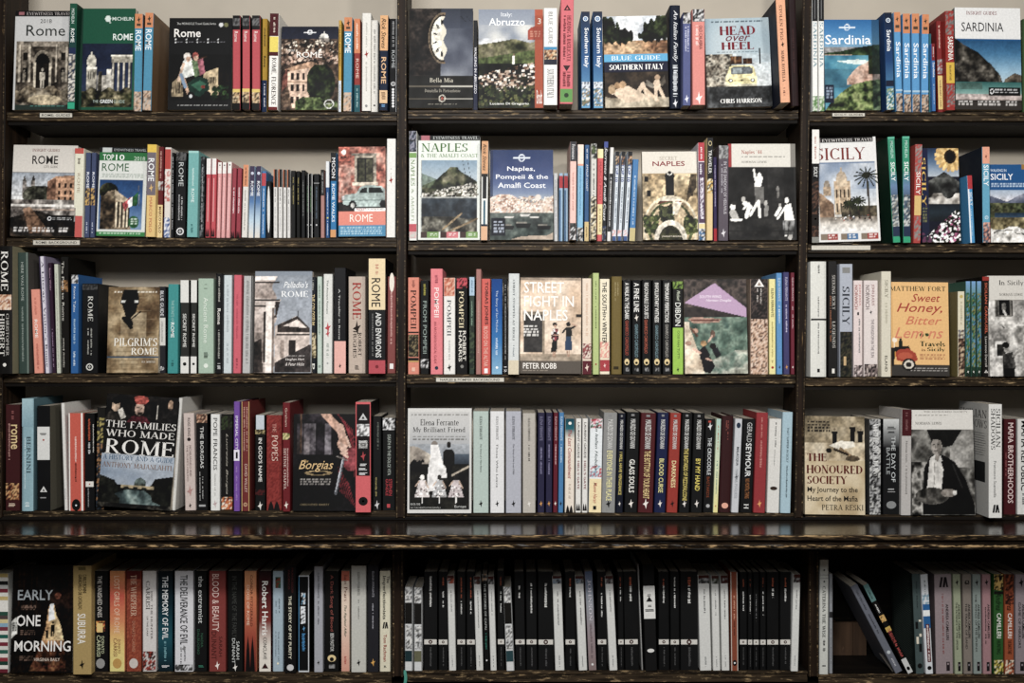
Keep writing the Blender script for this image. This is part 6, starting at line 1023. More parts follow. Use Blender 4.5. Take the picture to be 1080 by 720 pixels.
@art
def c_borgias(A):
    A.noise(0, 0, 1, 1, 4, ['0f0e0f', '1b191b', '282428']); A.noise(.05, 0, .62, .42, 7, ['1d1a1e', '3a343c', '544a50'], A.U < .62)
    for x, c1 in ((.22, 'c8b8b8'), (.3, 'e0d8d8'), (.1, '4a3a30'), (.55, 'b0a8b0')): A.noise(0, .08, 1, .42, 6, ['5a525a', c1], (abs(A.U - x) < .05) & (A.V > .1) & (A.V < .42), .8); A.line(.12, .0, .12, .4, .02, '6a4c38')
    for k in range(9): A.line(.7 + .03 * k, .02 * k, .98, .25 + .05 * k, .012, 'a03038'); A.line(.72 + .02 * k, .55 + .02 * k, .75 + .03 * k, .8 + .02 * k, .01, '8a2830')
    A.noise(.68, .3, 1, .6, 6, ['6a1c24', 'b84850'], ((A.U - .92) / .14) ** 2 + ((A.V - .47) / .12) ** 2 < 1)
    sk = 'c8957a'; A.line(.5, .0, .76, .18, .12, sk); A.line(.74, .14, .8, .3, .12, 'd0a088'); A.ell(.79, .31, .09, .06, sk); 
    for k in range(4): A.line(.74 + .01 * k, .3 + .035 * k, .84 + .008 * k, .34 + .035 * k, .04, 'd8ac94'); A.line(.74 + .01 * k, .325 + .035 * k, .84, .36 + .035 * k, .008, '4a2a22')
    A.line(.84, .24, .9, .34, .035, 'd8ac94'); A.line(.8, .46, .68, .82, .045, '6a6c74'); A.line(.79, .46, .68, .8, .012, 'c8ccd4'); A.line(.7, .44, .86, .48, .02, '8a8078')
    A.T('The', .17, .475, .24, .5, 'd8b070', 'i'); A.T('Borgias', .09, .48, .64, .6, 'dcb880', 'i'); A.ring(.4, .61, .22, .025, .35, 'a88a58'); A.small(.12, .665, .6, .74, 'a8a098', 3); A.T('CHRISTOPHER HIBBERT', .12, .925, .58, .945, '8a7a5a', 's')
@art
def c_brilliant(A):
    A.rect(0, 0, 1, 1, 'd3d2ce'); A.grad(.03, .03, .97, .35, 'c8c7c4', 'c4c4c2', 'b0b2b4'); A.small(.06, .055, .95, .075, '8a8884'); A.T('Elena Ferrante', .2, .105, .8, .165, '2f2d2a', 's'); A.T('My Brilliant Friend', .08, .18, .9, .24, '2a2826', 's'); A.small(.08, .265, .92, .31, '6a6864', 2)
    A.grad(.03, .34, .97, .5, 'a0a6ac', '8a929c'); A.noise(.03, .36, .4, .56, 8, ['7a6f64', 'b0a290', 'c8bca8'], A.hill([(0, .36), (.15, .37), (.35, .44), (.45, .52), (1, .9)])); A.grad(.55, .44, .97, .54, '5a6a7c', '3c4858'); A.noise(.03, .52, .97, .97, 12, ['171614', '26241f', '38352c'], A.V > .53)
    A.dots(.05, .5, .25, .57, 20, .03, ['1a1814']); W = 'dddad6'
    A.ell(.42, .345, .05, .035, '8a8078'); A.poly([(.36, .35), (.48, .35), (.54, .5), (.64, .62), (.66, .66), (.5, .67), (.48, .78), (.3, .8), (.32, .6), (.36, .45)], W); A.noise(.3, .35, .66, .8, 10, ['a8a6a4', 'e8e6e2'], A.pmask([(.38, .36), (.46, .36), (.52, .52), (.62, .62), (.5, .66), (.46, .78), (.32, .78), (.36, .5)]), .5)
    A.ell(.645, .35, .035, .03, '26211d'); A.poly([(.55, .42), (.6, .39), (.7, .39), (.74, .43), (.74, .54), (.7, .56), (.68, .68), (.62, .68), (.6, .56), (.56, .54)], '1f1e1e')
    for x, c1 in ((.23, 'cfc4c0'), (.5, 'a8a8a8'), (.76, 'c8b8b8')):
        A.ell(x, .66, .035, .025, 'e0dcd4' if x < .3 else '3a3430'); A.poly([(x - .05, .69), (x + .05, .69), (x + .12, .85), (x - .12, .85)], c1); A.dots(x - .09, .72, x + .09, .85, 30, .014, ['7a6a68', 'efeae6'], A.pmask([(x - .05, .69), (x + .05, .69), (x + .12, .85), (x - .12, .85)])); A.line(x - .05, .7, x - .1, .74, .02, 'c8a890'); A.line(x + .05, .7, x + .1, .76, .02, 'c8a890'); A.line(x, .85, x, .9, .02, 'e8e4de')
    A.line(.7, .64, .95, .56, .03, 'b8a890'); A.T('BOOK ONE', .05, .905, .2, .925, 'c8c8c4'); A.T('OF THE NEAPOLITAN NOVELS', .05, .94, .52, .955, 'b0b0ac'); A.T('Europa', .74, .925, .92, .955, 'd0d0cc')
@art
def c_honoured(A):
    A.noise(0, 0, 1, 1, 5, ['a08a66', 'b8a27c', 'c9b692', 'd4c4a4']); A.noise(0, 0, 1, .27, 6, ['7a6a4c', 'a08c68', 'b8a684']); A.small(.05, .05, .42, .17, '2a241a', 4)
    for x, y0, y1 in ((.5, .12, .28), (.8, .07, .26), (.93, .12, .26)): A.person(x, y0, y1, '1c1915', '8a7458', .05)
    A.poly([(.4, .3), (.6, .25), (.82, .26), (.84, .31), (.6, .34)], 'd8d0bc'); A.line(.6, .33, .78, .41, .05, '9a7c54'); A.line(.5, .34, .72, .39, .04, '3a2c1c'); A.ell(.4, .35, .05, .025, '1f1a14'); A.ell(.8, .43, .12, .03, '6a5840')
    A.T('THE', .04, .38, .36, .46, '6a2418', 'S'); A.T('HONOURED', .03, .5, .96, .585, '6a2418', 'S'); A.T('SOCIETY', .04, .61, .7, .69, '6a2418', 'S'); A.T('My Journey to the', .04, .72, .88, .79, '241c14', 'b'); A.T('Heart of the Mafia', .04, .81, .88, .865, '241c14', 'b'); A.T('PETRA RESKI', .28, .9, .97, .955, '2a1f16', 's')
@art
def c_lewis(A):
    A.rect(0, 0, 1, .19, 'd6d3cc'); A.T('THE HONOURED SOCIETY', .22, .01, .92, .025, '8a867e', 's'); A.small(.08, .045, .6, .06, '7a766e'); A.T('NORMAN LEWIS', .08, .115, .5, .14, '6a665e', 's')
    A.noise(0, .19, 1, 1, 7, ['24231f', '5a5852', '8f8c84', '45433e']); A.noise(0, .5, .3, 1, 14, ['1c1b18', 'a8a49c', '4a4843'], A.U < .3); A.noise(.55, .2, 1, .55, 6, ['7a7770', 'b8b4ac'], A.U > .62)
    A.poly([(.26, .19), (.82, .19), (.66, .34), (.52, .36), (.34, .32)], '22211f'); A.poly([(.16, 1), (.2, .56), (.3, .45), (.4, .42), (.52, .43), (.7, .5), (.86, .66), (1, .92), (1, 1)], '1b1a19')
    A.poly([(.3, .46), (.4, .42), (.47, .44), (.52, .52), (.47, .76), (.24, .76)], 'c2beb6'); A.line(.38, .46, .35, .74, .01, '8a867e'); A.poly([(.4, .42), (.47, .43), (.42, .5), (.37, .46)], '8f867c')
    A.ell(.41, .35, .085, .085, '9d948a'); A.poly([(.32, .3), (.34, .24), (.42, .22), (.5, .25), (.51, .33), (.48, .29), (.36, .28)], '141312'); A.ell(.45, .36, .04, .06, '7c746b')
    A.rect(.35, .325, .385, .333, '1a1817'); A.rect(.42, .325, .455, .333, '1a1817'); A.line(.4, .335, .395, .365, .01, '6a625a'); A.line(.375, .39, .425, .39, .012, '4a3c36')
    A.line(.5, .5, .62, .72, .05, '0f0f0f'); A.line(.66, .52, .8, .74, .02, '3a3937')
    A.noise(.05, .7, .6, .95, 10, ['24231f', '6a665f', '3a3834'], ((A.U - .32) / .27) ** 2 + ((A.V - .82) / .08) ** 2 < 1); A.ell(.58, .79, .12, .04, '8a8076'); A.ell(.68, .79, .035, .025, 'c8c4bc')
    for k in range(4): A.line(.5 + k * .005, .77 + k * .015, .6, .78 + k * .014, .016, '9a9086')
@art
def c_early(A):
    A.noise(0, 0, 1, 1, 5, ['100d0b', '1e1713', '2c2018']); 
    for x in (.1, .17, .3, .38, .9, .97): A.rect(x, 0, x + .025, .4, '3a2418', .8)
    A.noise(.4, .05, .7, .3, 8, ['14110f', '2a2a2a'], al=.6); A.noise(.6, .1, 1, .4, 6, ['1a1310', '4a2c20'], al=.6); A.ell(.74, .28, .05, .03, '8a4a34')
    m = A.pmask([(.6, .38), (.68, .36), (.72, .46), (.8, .56), (.86, .72), (.9, .98), (.3, .98), (.45, .78), (.55, .6)]); A.noise(.2, .3, 1, 1, 6, ['c08850', 'd8b070', 'e4c88c'], m & (A.V < .74)); A.poly([(.61, .36), (.67, .35), (.7, .5), (.6, .52)], 'd4d8d8')
    A.noise(.2, .7, 1, 1, 14, ['2a1a12', '8a4a2c', 'c07a44'], m & (A.V > .7), .7); A.person(.67, .52, .66, '17110e', None, .035); A.person(.58, .58, .68, '17110e', None, .025)
    A.T('EARLY', .09, .225, .66, .32, 'a8b0b4', 'b'); A.T('ONE', .08, .46, .47, .565, 'f0eeea', 'b'); A.T('MORNING', .06, .7, .97, .8, 'f0eeea', 'b'); A.T('VIRGINIA BAILY', .38, .86, .8, .89, 'd8c8b8', 'b')
    for y in (.37, .6, .84): A.small(.15, y, .38, y + .05, '8a6a58', 3)
    A.poly([(0, .52), (.1, .47), (.1, .63), (0, .68)], 'b8b8b0'); A.small(.02, .53, .08, .62, '5a5a58', 4); A.small(.4, .93, .85, .95, '7a3a2c')

GRAIN = {'rome18': (.03, .31, 1, .95), 'green': (.05, .345, .97, .97), 'scooter': (.02, .4, 1, .9), 'lprome': (0, 0, 1, 1), 'bella': (0, 0, .5, .67), 'abruzzo': (0, .3, .87, 1),
 'bluesouth': (0, 0, 1, .41), 'heel': (0, .4, 1, 1), 'lpsard': (0, .27, 1, 1), 'insard': (0, .32, 1, .92), 'insrome': (0, .31, 1, 1), 'top10': (.03, .37, .93, .93),
 'pocket': (0, 0, 1, .72), 'naples': (.05, .24, .96, .92), 'lpnaples': (0, .5, 1, 1), 'secret': (0, .26, 1, 1), 'naples44': (0, .25, .97, 1), 'sicily': (.05, .24, .97, .905),
 'sunflower': (.2, 0, 1, 1), 'walking': (0, .34, 1, 1), 'pilgrim': (0, 0, 1, 1), 'palladio': (0, .04, 1, 1), 'street': (0, 0, 1, .87), 'lilac': (0, .4, 1, 1), 'insicily': (0, .25, 1, 1),
 'families': (0, 0, 1, .24), 'borgias': (0, 0, 1, 1), 'brilliant': (.03, .34, .97, .97), 'honoured': (0, 0, 1, .45), 'lewis': (0, .19, 1, 1), 'early': (0, 0, 1, 1)}
AMT = {'lpnaples': .25, 'abruzzo': .4, 'sunflower': .35, 'lilac': .35, 'naples': .45, 'lpsard': .4, 'insard': .45, 'sicily': .4, 'lewis': .3, 'brilliant': .3, 'bella': .5, 'bluesouth': .6, 'pilgrim': .25, 'street': .25, 'borgias': .4, 'naples44': .2, 'insicily': .5, 'scooter': .5, 'palladio': .4, 'honoured': .3}
# ---------------------------------------------------------------- the bookcase and the room behind it
BACK = 0.187
SHELFTOP = {(1, 0): 117.5, (1, 1): 115.5, (1, 2): 117.8, (2, 0): 250.5, (2, 1): 254.0, (2, 2): 256.6,
            (3, 0): 393.6, (3, 1): 394.6, (3, 2): 397.2, (4, 0): 538.5, (4, 1): 540.8, (4, 2): 542.8,
            (5, 0): 708.6, (5, 1): 707.2, (5, 2): 710.8}
SHELF_Y = -0.004
TH = .020
def slab(name, mat, parent, pts_front, y0, y1, bv=.0015):        # polygon in x-z pushed back from y0 to y1
    m = MB(); n = len(pts_front)
    v = [(x, y0, z) for x, z in pts_front] + [(x, y1, z) for x, z in pts_front]
    f = [tuple(range(n)), tuple(reversed(range(n, 2 * n)))] + [(i, i + n, (i + 1) % n + n, (i + 1) % n) for i in range(n)]
    m.add(v, f, '222'); o = m.build(name, mat, parent); bevel(o, bv); return o
case = bpy.data.objects.new('bookcase', None); C.objects.link(case); case.location = (0, 0, 0)
tag(case, 'tall dark stained wooden bookcase with three bays and a projecting worn ledge', 'bookcase')
def rail(x0, x1, zt, name='shelf', thick=TH, yb=BACK - .005, y0=SHELF_Y):
    m = MB(); m.box(x0, y0 + .004, zt - thick, x1, yb, zt); o = m.build(name, M_WOOD, case); bevel(o, .001)
    e = MB()                                                      # moulded front edge: two beads and a cove
    prof = [(0, 0), (-.004, -.0015), (-.004, -.006), (-.001, -.0075), (-.001, -.0125), (-.0035, -.014), (-.0035, -thick + .0015), (0, -thick)]
    n = len(prof); v = [(xx, y0 + .004 + p, zt + q) for xx in (x0, x1) for p, q in prof]
    e.add(v, [(i, i + n, i + n + 1, i + 1) for i in range(n - 1)] + [tuple(reversed(range(n))), tuple(range(n, 2 * n))], '222')
    e.build('shelf_edge', M_EDGE, o)
    if thick < .022: m = MB(); m.box(x0 + (.06 if abs(zt - PZ(250.5, SHELF_Y)) < .001 and x0 > PX(0) else 0), y0 + .007, zt - thick - .007, x1, y0 + .022, zt - thick); m.build('shelf_batten', M_WOOD, o)
    return o
XL = {1: (8.5, 4), 0: 0}
def up(name, xt, yt_, xb, yb_, wpx, y0=-.008):                   # an upright given at two heights of its centre line
    zt, zb = PZ(yt_), PZ(yb_); a_, b_ = PX(xt), PX(xb); hw = wpx / 2 * D / F
    o = slab(name, M_WOODV, case, [(b_ - hw, zb), (b_ + hw, zb), (a_ + hw, zt), (a_ - hw, zt)], y0, .10, .0012)
    g = MB()                                                      # small bead down each front edge
    for s_ in (-1, 1):
        for k0, k1 in ((.62, .82),):
            g.add([(b_ + s_ * hw * k0, y0 - .002, zb), (b_ + s_ * hw * k1, y0 - .002, zb), (a_ + s_ * hw * k1, y0 - .002, zt), (a_ + s_ * hw * k0, y0 - .002, zt),
                   (b_ + s_ * hw * k0, y0 + .001, zb), (b_ + s_ * hw * k1, y0 + .001, zb), (a_ + s_ * hw * k1, y0 + .001, zt), (a_ + s_ * hw * k0, y0 + .001, zt)],
                  [(0, 1, 2, 3), (0, 3, 7, 4), (1, 5, 6, 2), (3, 2, 6, 7), (0, 4, 5, 1)] if s_ > 0 else [(0, 1, 2, 3), (0, 3, 7, 4), (1, 5, 6, 2), (3, 2, 6, 7), (0, 4, 5, 1)], '222')
    g.build('upright_bead', M_EDGE, o)
    return o
TOPY = -190
up('upright', 4.5, TOPY, -2, 545, 11); up('upright', 425.2, TOPY, 422.8, 545, 10.5); up('upright', 853.5, TOPY, 841.1, 545, 9.6); up('upright', 1278, TOPY, 1272, 545, 11); up('upright', -420, TOPY, -420, 545, 11)
up('upright', -14, 580, -14, 712, 12); up('upright', 420, 580, 420, 712, 12.5); up('upright', 857, 580, 857, 712, 11); up('upright', 1290, 580, 1290, 712, 12); up('upright', -420, 580, -420, 712, 11)
X0, X1 = PX(-425), PX(1284)
xs = {0: (PX(8), PX(419.6)), 1: (PX(430.6), PX(841.5)), 2: (PX(852), PX(1268))}
for r in (1, 2, 3, 4):
    for b in (0, 1, 2):
        a_, b_ = xs[b]
        if r >= 3: a_ = {0: PX(4), 1: PX(429), 2: PX(849)}[b]; b_ = {0: PX(418), 1: PX(838.5), 2: PX(1266)}[b]
        rail(a_, b_, PZ(SHELFTOP[(r, b)], SHELF_Y))
    rail(PX(-414), PX(-8), PZ(SHELFTOP[(r, 0)], SHELF_Y))
for b, (a_, b_) in {0: (PX(-7.5), PX(413.2)), 1: (PX(426.8), PX(851)), 2: (PX(863), PX(1283))}.items():
    rail(a_, b_, PZ(SHELFTOP[(5, b)], SHELF_Y), thick=.024)
rail(PX(-414), PX(-20.5), PZ(SHELFTOP[(5, 0)], SHELF_Y), thick=.024)
m = MB(); m.box(X0, -.02, PZ(TOPY) , X1, BACK, PZ(TOPY) + .03); bevel(m.build('top_board', M_WOOD, case), .003)
# plinth rail under the fourth shelf, the deep ledge and its battered moulding
zled = PZ(548.6, -.006)
slab('plinth_rail', M_WOOD, case, [(X0, zled), (X1, zled), (X1, PZ(545, -.006)), (X0, PZ(545, -.006))], -.005, .10)
YL = -.188
ztop = zled
m = MB(); m.box(X0, YL + .012, ztop - .028, X1, BACK, ztop); bevel(m.build('ledge_top', M_LEDGE, case), .0015)
prof = [(.012, 0), (.004, 0), (0, -.0025), (0, -.008), (.006, -.0105), (.009, -.0125), (.009, -.0145), (.003, -.0165), (.001, -.0195), (.003, -.024), (.008, -.027), (.012, -.028)]
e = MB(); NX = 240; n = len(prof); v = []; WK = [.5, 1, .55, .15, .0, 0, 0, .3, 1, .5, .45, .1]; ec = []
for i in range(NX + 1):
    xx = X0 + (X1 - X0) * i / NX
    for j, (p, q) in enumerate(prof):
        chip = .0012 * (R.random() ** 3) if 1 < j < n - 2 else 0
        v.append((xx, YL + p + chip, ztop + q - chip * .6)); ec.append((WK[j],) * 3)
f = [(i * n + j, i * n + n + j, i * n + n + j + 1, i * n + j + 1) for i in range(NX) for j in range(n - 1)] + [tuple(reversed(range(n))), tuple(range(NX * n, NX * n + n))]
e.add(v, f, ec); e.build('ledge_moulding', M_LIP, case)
# lower cabinet
zb5 = PZ(718)
m = MB(); m.box(X0, BACK - .012, zb5 - .05, X1, BACK, ztop - .028); m.build('back_panel', M_WOOD, case)
m = MB(); m.box(X0, .0, .08, X1, BACK, zb5 - .006); bevel(m.build('base_cabinet', M_WOOD, case), .002)
for i in range(6):
    a_ = X0 + .02 + (X1 - X0 - .04) * i / 6; b_ = a_ + (X1 - X0 - .04) / 6 - .012
    dz0, dz1 = .11, zb5 - .03
    m = MB(); m.box(a_, -.018, dz0, b_, -.001, dz1); d = m.build('cabinet_door', M_WOODV, case); bevel(d, .003)
    m = MB(); m.box(a_ + .05, -.024, dz0 + .05, b_ - .05, -.018, dz1 - .05); bevel(m.build('door_panel', M_WOODV, d), .004)
    m = MB(); m.box((b_ - .045 if i % 2 == 0 else a_ + .025), -.036, (dz0 + dz1) / 2 - .012, (b_ - .025 if i % 2 == 0 else a_ + .045), -.024, (dz0 + dz1) / 2 + .012); bevel(m.build('door_knob', M_METAL, d), .004, 3)
m = MB(); m.box(X0, .01, 0, X1, BACK, .08); m.build('plinth', M_WOOD, case)
m = MB(); m.box(-6, BACK + .001, 0, 6, BACK + .1, 3.3); tag(m.build('wall_back', M_WALL), kind='structure')
m = MB(); m.box(-6, -6, -.05, 6, BACK + .1, 0); tag(m.build('floor', M_FLOOR), kind='structure')

# ---------------------------------------------------------------- books
ROWN = {1: 'top shelf', 2: 'second shelf', 3: 'third shelf', 4: 'fourth shelf', 5: 'lowest shelf'}
BAYN = {0: 'left Rome bay', 1: 'middle Naples bay', 2: 'right Sicily bay'}
def textmesh(mb, txt, style, place, col):
    v, f, asp = letters(txt, style)
    if f: mb.add([place(p[0], p[1]) for p in v], f, col)
def decorate(mb, w_, h, base, decs, rs):
    e = -.00012; lay = [0]
    def P(c, fr, k=None): return (w_ * c, e * (lay[0] + 1), h * (1 - fr))
    def quad(c0, f0, c1, f1, col): mb.add([P(c0, f1), P(c1, f1), P(c1, f0), P(c0, f0)], [(0, 1, 2, 3)], col)
    def ellq(c, fr, rw, rh, col, n=14):                            # rw in widths, rh in heights
        mb.add([P(c + rw * math.cos(t), fr - rh * math.sin(t)) for t in [2 * math.pi * i / n for i in range(n)]], [tuple(range(n))], col)
    for d in decs:
        t = d.split()
        if not t: continue
        lay[0] = min(lay[0] + 1, 6); k = t[0]; r = w_ / h
        if k == 'b':
            c0, c1 = (float(t[4]), float(t[5])) if len(t) > 5 else (.02, .98); quad(c0, float(t[1]), c1, float(t[2]), t[3])
        elif k == 'g':
            cs = [np.array(srgb(c)) for c in t[3].split(',')]; f0, f1 = float(t[1]), float(t[2]); n = len(cs)
            for i in range(n - 1):
                a_, b_ = f0 + (f1 - f0) * i / (n - 1), f0 + (f1 - f0) * (i + 1) / (n - 1)
                mb.add([P(.02, b_), P(.98, b_), P(.98, a_), P(.02, a_)], [(0, 1, 2, 3)], [tuple(cs[i + 1]), tuple(cs[i + 1]), tuple(cs[i]), tuple(cs[i])])
        elif k == 'p':
            cs = t[3].split(','); f0, f1 = float(t[1]), float(t[2]); c0, c1 = (float(t[4]), float(t[5])) if len(t) > 5 else (.03, .97)
            nx = max(3, int((c1 - c0) * w_ / .0028)); ny = max(2, int((f1 - f0) * h / .0032))
            cc = [[np.array(srgb(cs[rs.randrange(len(cs))])) for _ in range(nx + 1)] for _ in range(ny + 1)]
            V = []; K_ = []; Q = []
            for j in range(ny + 1):
                for i in range(nx + 1): V.append(P(c0 + (c1 - c0) * i / nx, f0 + (f1 - f0) * j / ny)); K_.append(tuple(cc[j][i]))
            for j in range(ny):
                for i in range(nx): q = j * (nx + 1) + i; Q.append((q + nx + 1, q + nx + 2, q + 1, q))
            mb.add(V, Q, K_)
        elif k == 'l':
            f0, f1 = (float(t[4]), float(t[5])) if len(t) > 5 else (0, 1); quad(max(.01, float(t[1])), f0, min(.99, float(t[2])), f1, t[3])
        elif k == 't':
            f0, f1 = float(t[2]), float(t[3]); st = t[5] if len(t) > 5 else 'b'; c0, c1 = (float(t[6]), float(t[7])) if len(t) > 7 else (.25, .75)
            y = -.0009
            textmesh(mb, t[1], st, lambda u, v_: (w_ * (c0 + v_ * (c1 - c0)), y, h * (1 - (f0 + u * (f1 - f0)))), t[4])
        elif k == 'n':
            f0, f1 = float(t[1]), float(t[2]); c0, c1 = (float(t[4]), float(t[5])) if len(t) > 5 else (.35, .65)
            z = f0
            while z < f1:
                s_ = rs.uniform(.004, .012); 
                if rs.random() > .12: quad(c0 + rs.uniform(0, .2) * (c1 - c0), z, c1 - rs.uniform(0, .3) * (c1 - c0), min(z + s_, f1), t[3])
                z += s_ + .005
        elif k in 'or':
            s_ = float(t[3]) if len(t) > 3 else .4; fr = float(t[1]); ellq(.5, fr, s_ / 2, s_ / 2 * r, t[2])
            if k == 'r': lay[0] += 1; ellq(.5, fr, s_ * .34, s_ * .34 * r, base if len(base) in (3, 6) else '222'); lay[0] += 1; quad(.5 - s_ * .18, fr - s_ * .05 * r, .5 + s_ * .18, fr + s_ * .05 * r, t[2]); quad(.5 - s_ * .05, fr - s_ * .2 * r, .5 + s_ * .05, fr + s_ * .2 * r, t[2])
        elif k == 'O': ellq(.5, float(t[1]), .3, float(t[3]), t[2])
        elif k in 'xy':                                             # a small bird-like mark
            s_ = (float(t[3]) if len(t) > 3 else .5); fr = float(t[1])
            pts = [(-.5, .1), (-.15, -.15), (0, -.9), (.12, -.2), (.5, -.35), (.2, .15), (.1, .9), (-.1, .3)]
            mb.add([P(.5 + px * s_, fr + py * s_ * r) for px, py in pts], [tuple(reversed(range(8)))], t[2])
        elif k in 'vV':
            fr = float(t[1]); q = .28; sg = 1 if k == 'v' else -1
            v3 = [P(.5 - q, fr + q * .6 * r * sg), P(.5 + q, fr + q * .6 * r * sg), P(.5, fr - q * r * sg)]
            mb.add(v3, [(0, 1, 2) if sg > 0 else (2, 1, 0)], t[2]); lay[0] += 1
            if len(t) > 2 and sg > 0: mb.add([P(.5 - q * .35, fr + q * .35 * r), P(.5 + q * .35, fr + q * .35 * r), P(.5, fr - q * .35 * r)], [(0, 1, 2)], base)
        elif k == 'k':
            f0, f1 = float(t[1]), float(t[2])
            for c in (.3, .68): mb.add([P(c - .2, f1), P(c + .2, f1), P(c + .12, f0 + (f1 - f0) * .4), P(c, f0), P(c - .12, f0 + (f1 - f0) * .4)], [(0, 1, 2, 3, 4)], '191414')
        elif k == 'M':
            fr = float(t[1]); q = .3 * r
            for c in (.26, .46): mb.add([P(c, fr + q), P(c + .14, fr + q), P(c + .24, fr - q), P(c + .1, fr - q)], [(0, 1, 2, 3)], t[2])
            mb.add([P(.6, fr - q), P(.7, fr - q), P(.8, fr + q), P(.68, fr + q)], [(3, 2, 1, 0)], t[2])
        elif k == 'U':
            fr = float(t[1]); ellq(.5, fr, .28, .3 * r, t[2]); lay[0] += 1; ellq(.5, fr - .02 * r, .15, .2 * r, base); quad(.36, fr, .64, fr + .4 * r, base)
        elif k == 'Z':
            z = 0; cols = ['b8a060', 'e0ddd4', '2a2a2a', 'c8c8c4', '8a3040', 'dcdcd4', 'c8b070', 'e4e2da', 'e4e2da', 'e4e2da', '2f5a4a', '5a4a48', 'd8c890', '8ab0c8', '8a3848', 'e0dcd4', '1f6a5c', 'e4e0d8', '8a3040', 'd8d8d0', '2f6a5a', 'e0dcd4', 'a03a44', '1f4a3c', 'e4e0d8', '7a2a38']
            n = len(cols)
            for i, c_ in enumerate(cols): quad(.0, i / n, 1, (i + 1) / n, c_)

def parts_of_book(root, w_, h, dep, base, decs, kind, fc, bc, rs, ox, side=None):
    """spine, front_cover, back_cover and page_block of a spine-out book; ox moves the foot corner to the root"""
    ct = .0022 if kind == 'h' else .0006; ins = .003 if kind == 'h' else .0004
    ct = min(ct, w_ * .2)
    sp = MB(); ch = min(.0012, w_ * .12); sy = .0014
    prof = [(0, sy), (0, ch), (ch, 0), (w_ - ch, 0), (w_, ch), (w_, sy)]
    if kind == 'h': prof = [(0, sy + .001), (0, .0022), (w_ * .14, .0004), (w_ * .3, 0), (w_ * .7, 0), (w_ * .86, .0004), (w_, .0022), (w_, sy + .001)]
    n = len(prof)
    sp.add([(x, y, 0) for x, y in prof] + [(x, y, h) for x, y in prof], [(i, i + 1, i + 1 + n, i + n) for i in range(n - 1)] + [tuple(reversed(range(n))), tuple(range(n, 2 * n)), (0, n, 2 * n - 1, n - 1)], base if len(base) in (3, 6) else '888')
    decorate(sp, w_, h, base, decs, rs)
    for lst in (sp,): lst.v = [(x + ox, y, z) for x, y, z in lst.v]
    mat = M_JACKET if rs.random() < .4 or kind == 'h' else M_PRINT
    sp.build('spine', mat, root)
    y0 = sy if kind != 'h' else sy + .001
    m = MB(); m.box(ox, y0, 0, ox + ct, dep, h, bc)
    xs_ = ox - .00015
    if side == 'text':
        for tx, f0, f1 in (('SICILIAN', .06, .13), ('SHADOWS', .15, .22)): textmesh(m, tx, 's', lambda u, v_: (xs_, dep * (.97 - .9 * u), h * (1 - f1 + v_ * (f1 - f0))), '4a4a48')
    if side:
        n_ = 10 if side == 'text' else 44; f_ = .27 if side == 'text' else .03
        for i in range(n_):
            z_ = h * (1 - f_ - i * .0215); m.add([(xs_, dep * .9, z_), (xs_, dep * rs.uniform(.1, .25), z_), (xs_, dep * .1, z_ + .0012), (xs_, dep * .9, z_ + .0012)], [(0, 1, 2, 3)], '6a6a68' if side == 'text' else '55605a')
    if side == 'text': m.add([(xs_, dep * .6, h * .3), (xs_, dep * .12, h * .3), (xs_, dep * .12, h * .48), (xs_, dep * .6, h * .48)], [(0, 1, 2, 3)], '26282a')
    m.build('back_cover', mat, root)
    m = MB(); m.box(ox + w_ - ct, y0, 0, ox + w_, dep, h, fc); m.build('front_cover', mat, root)
    m = MB(); m.box(ox + ct, y0 + .0002, ins, ox + w_ - ct, dep - (.003 if kind == 'h' else .0008), h - ins); m.build('page_block', M_PAPER, root)

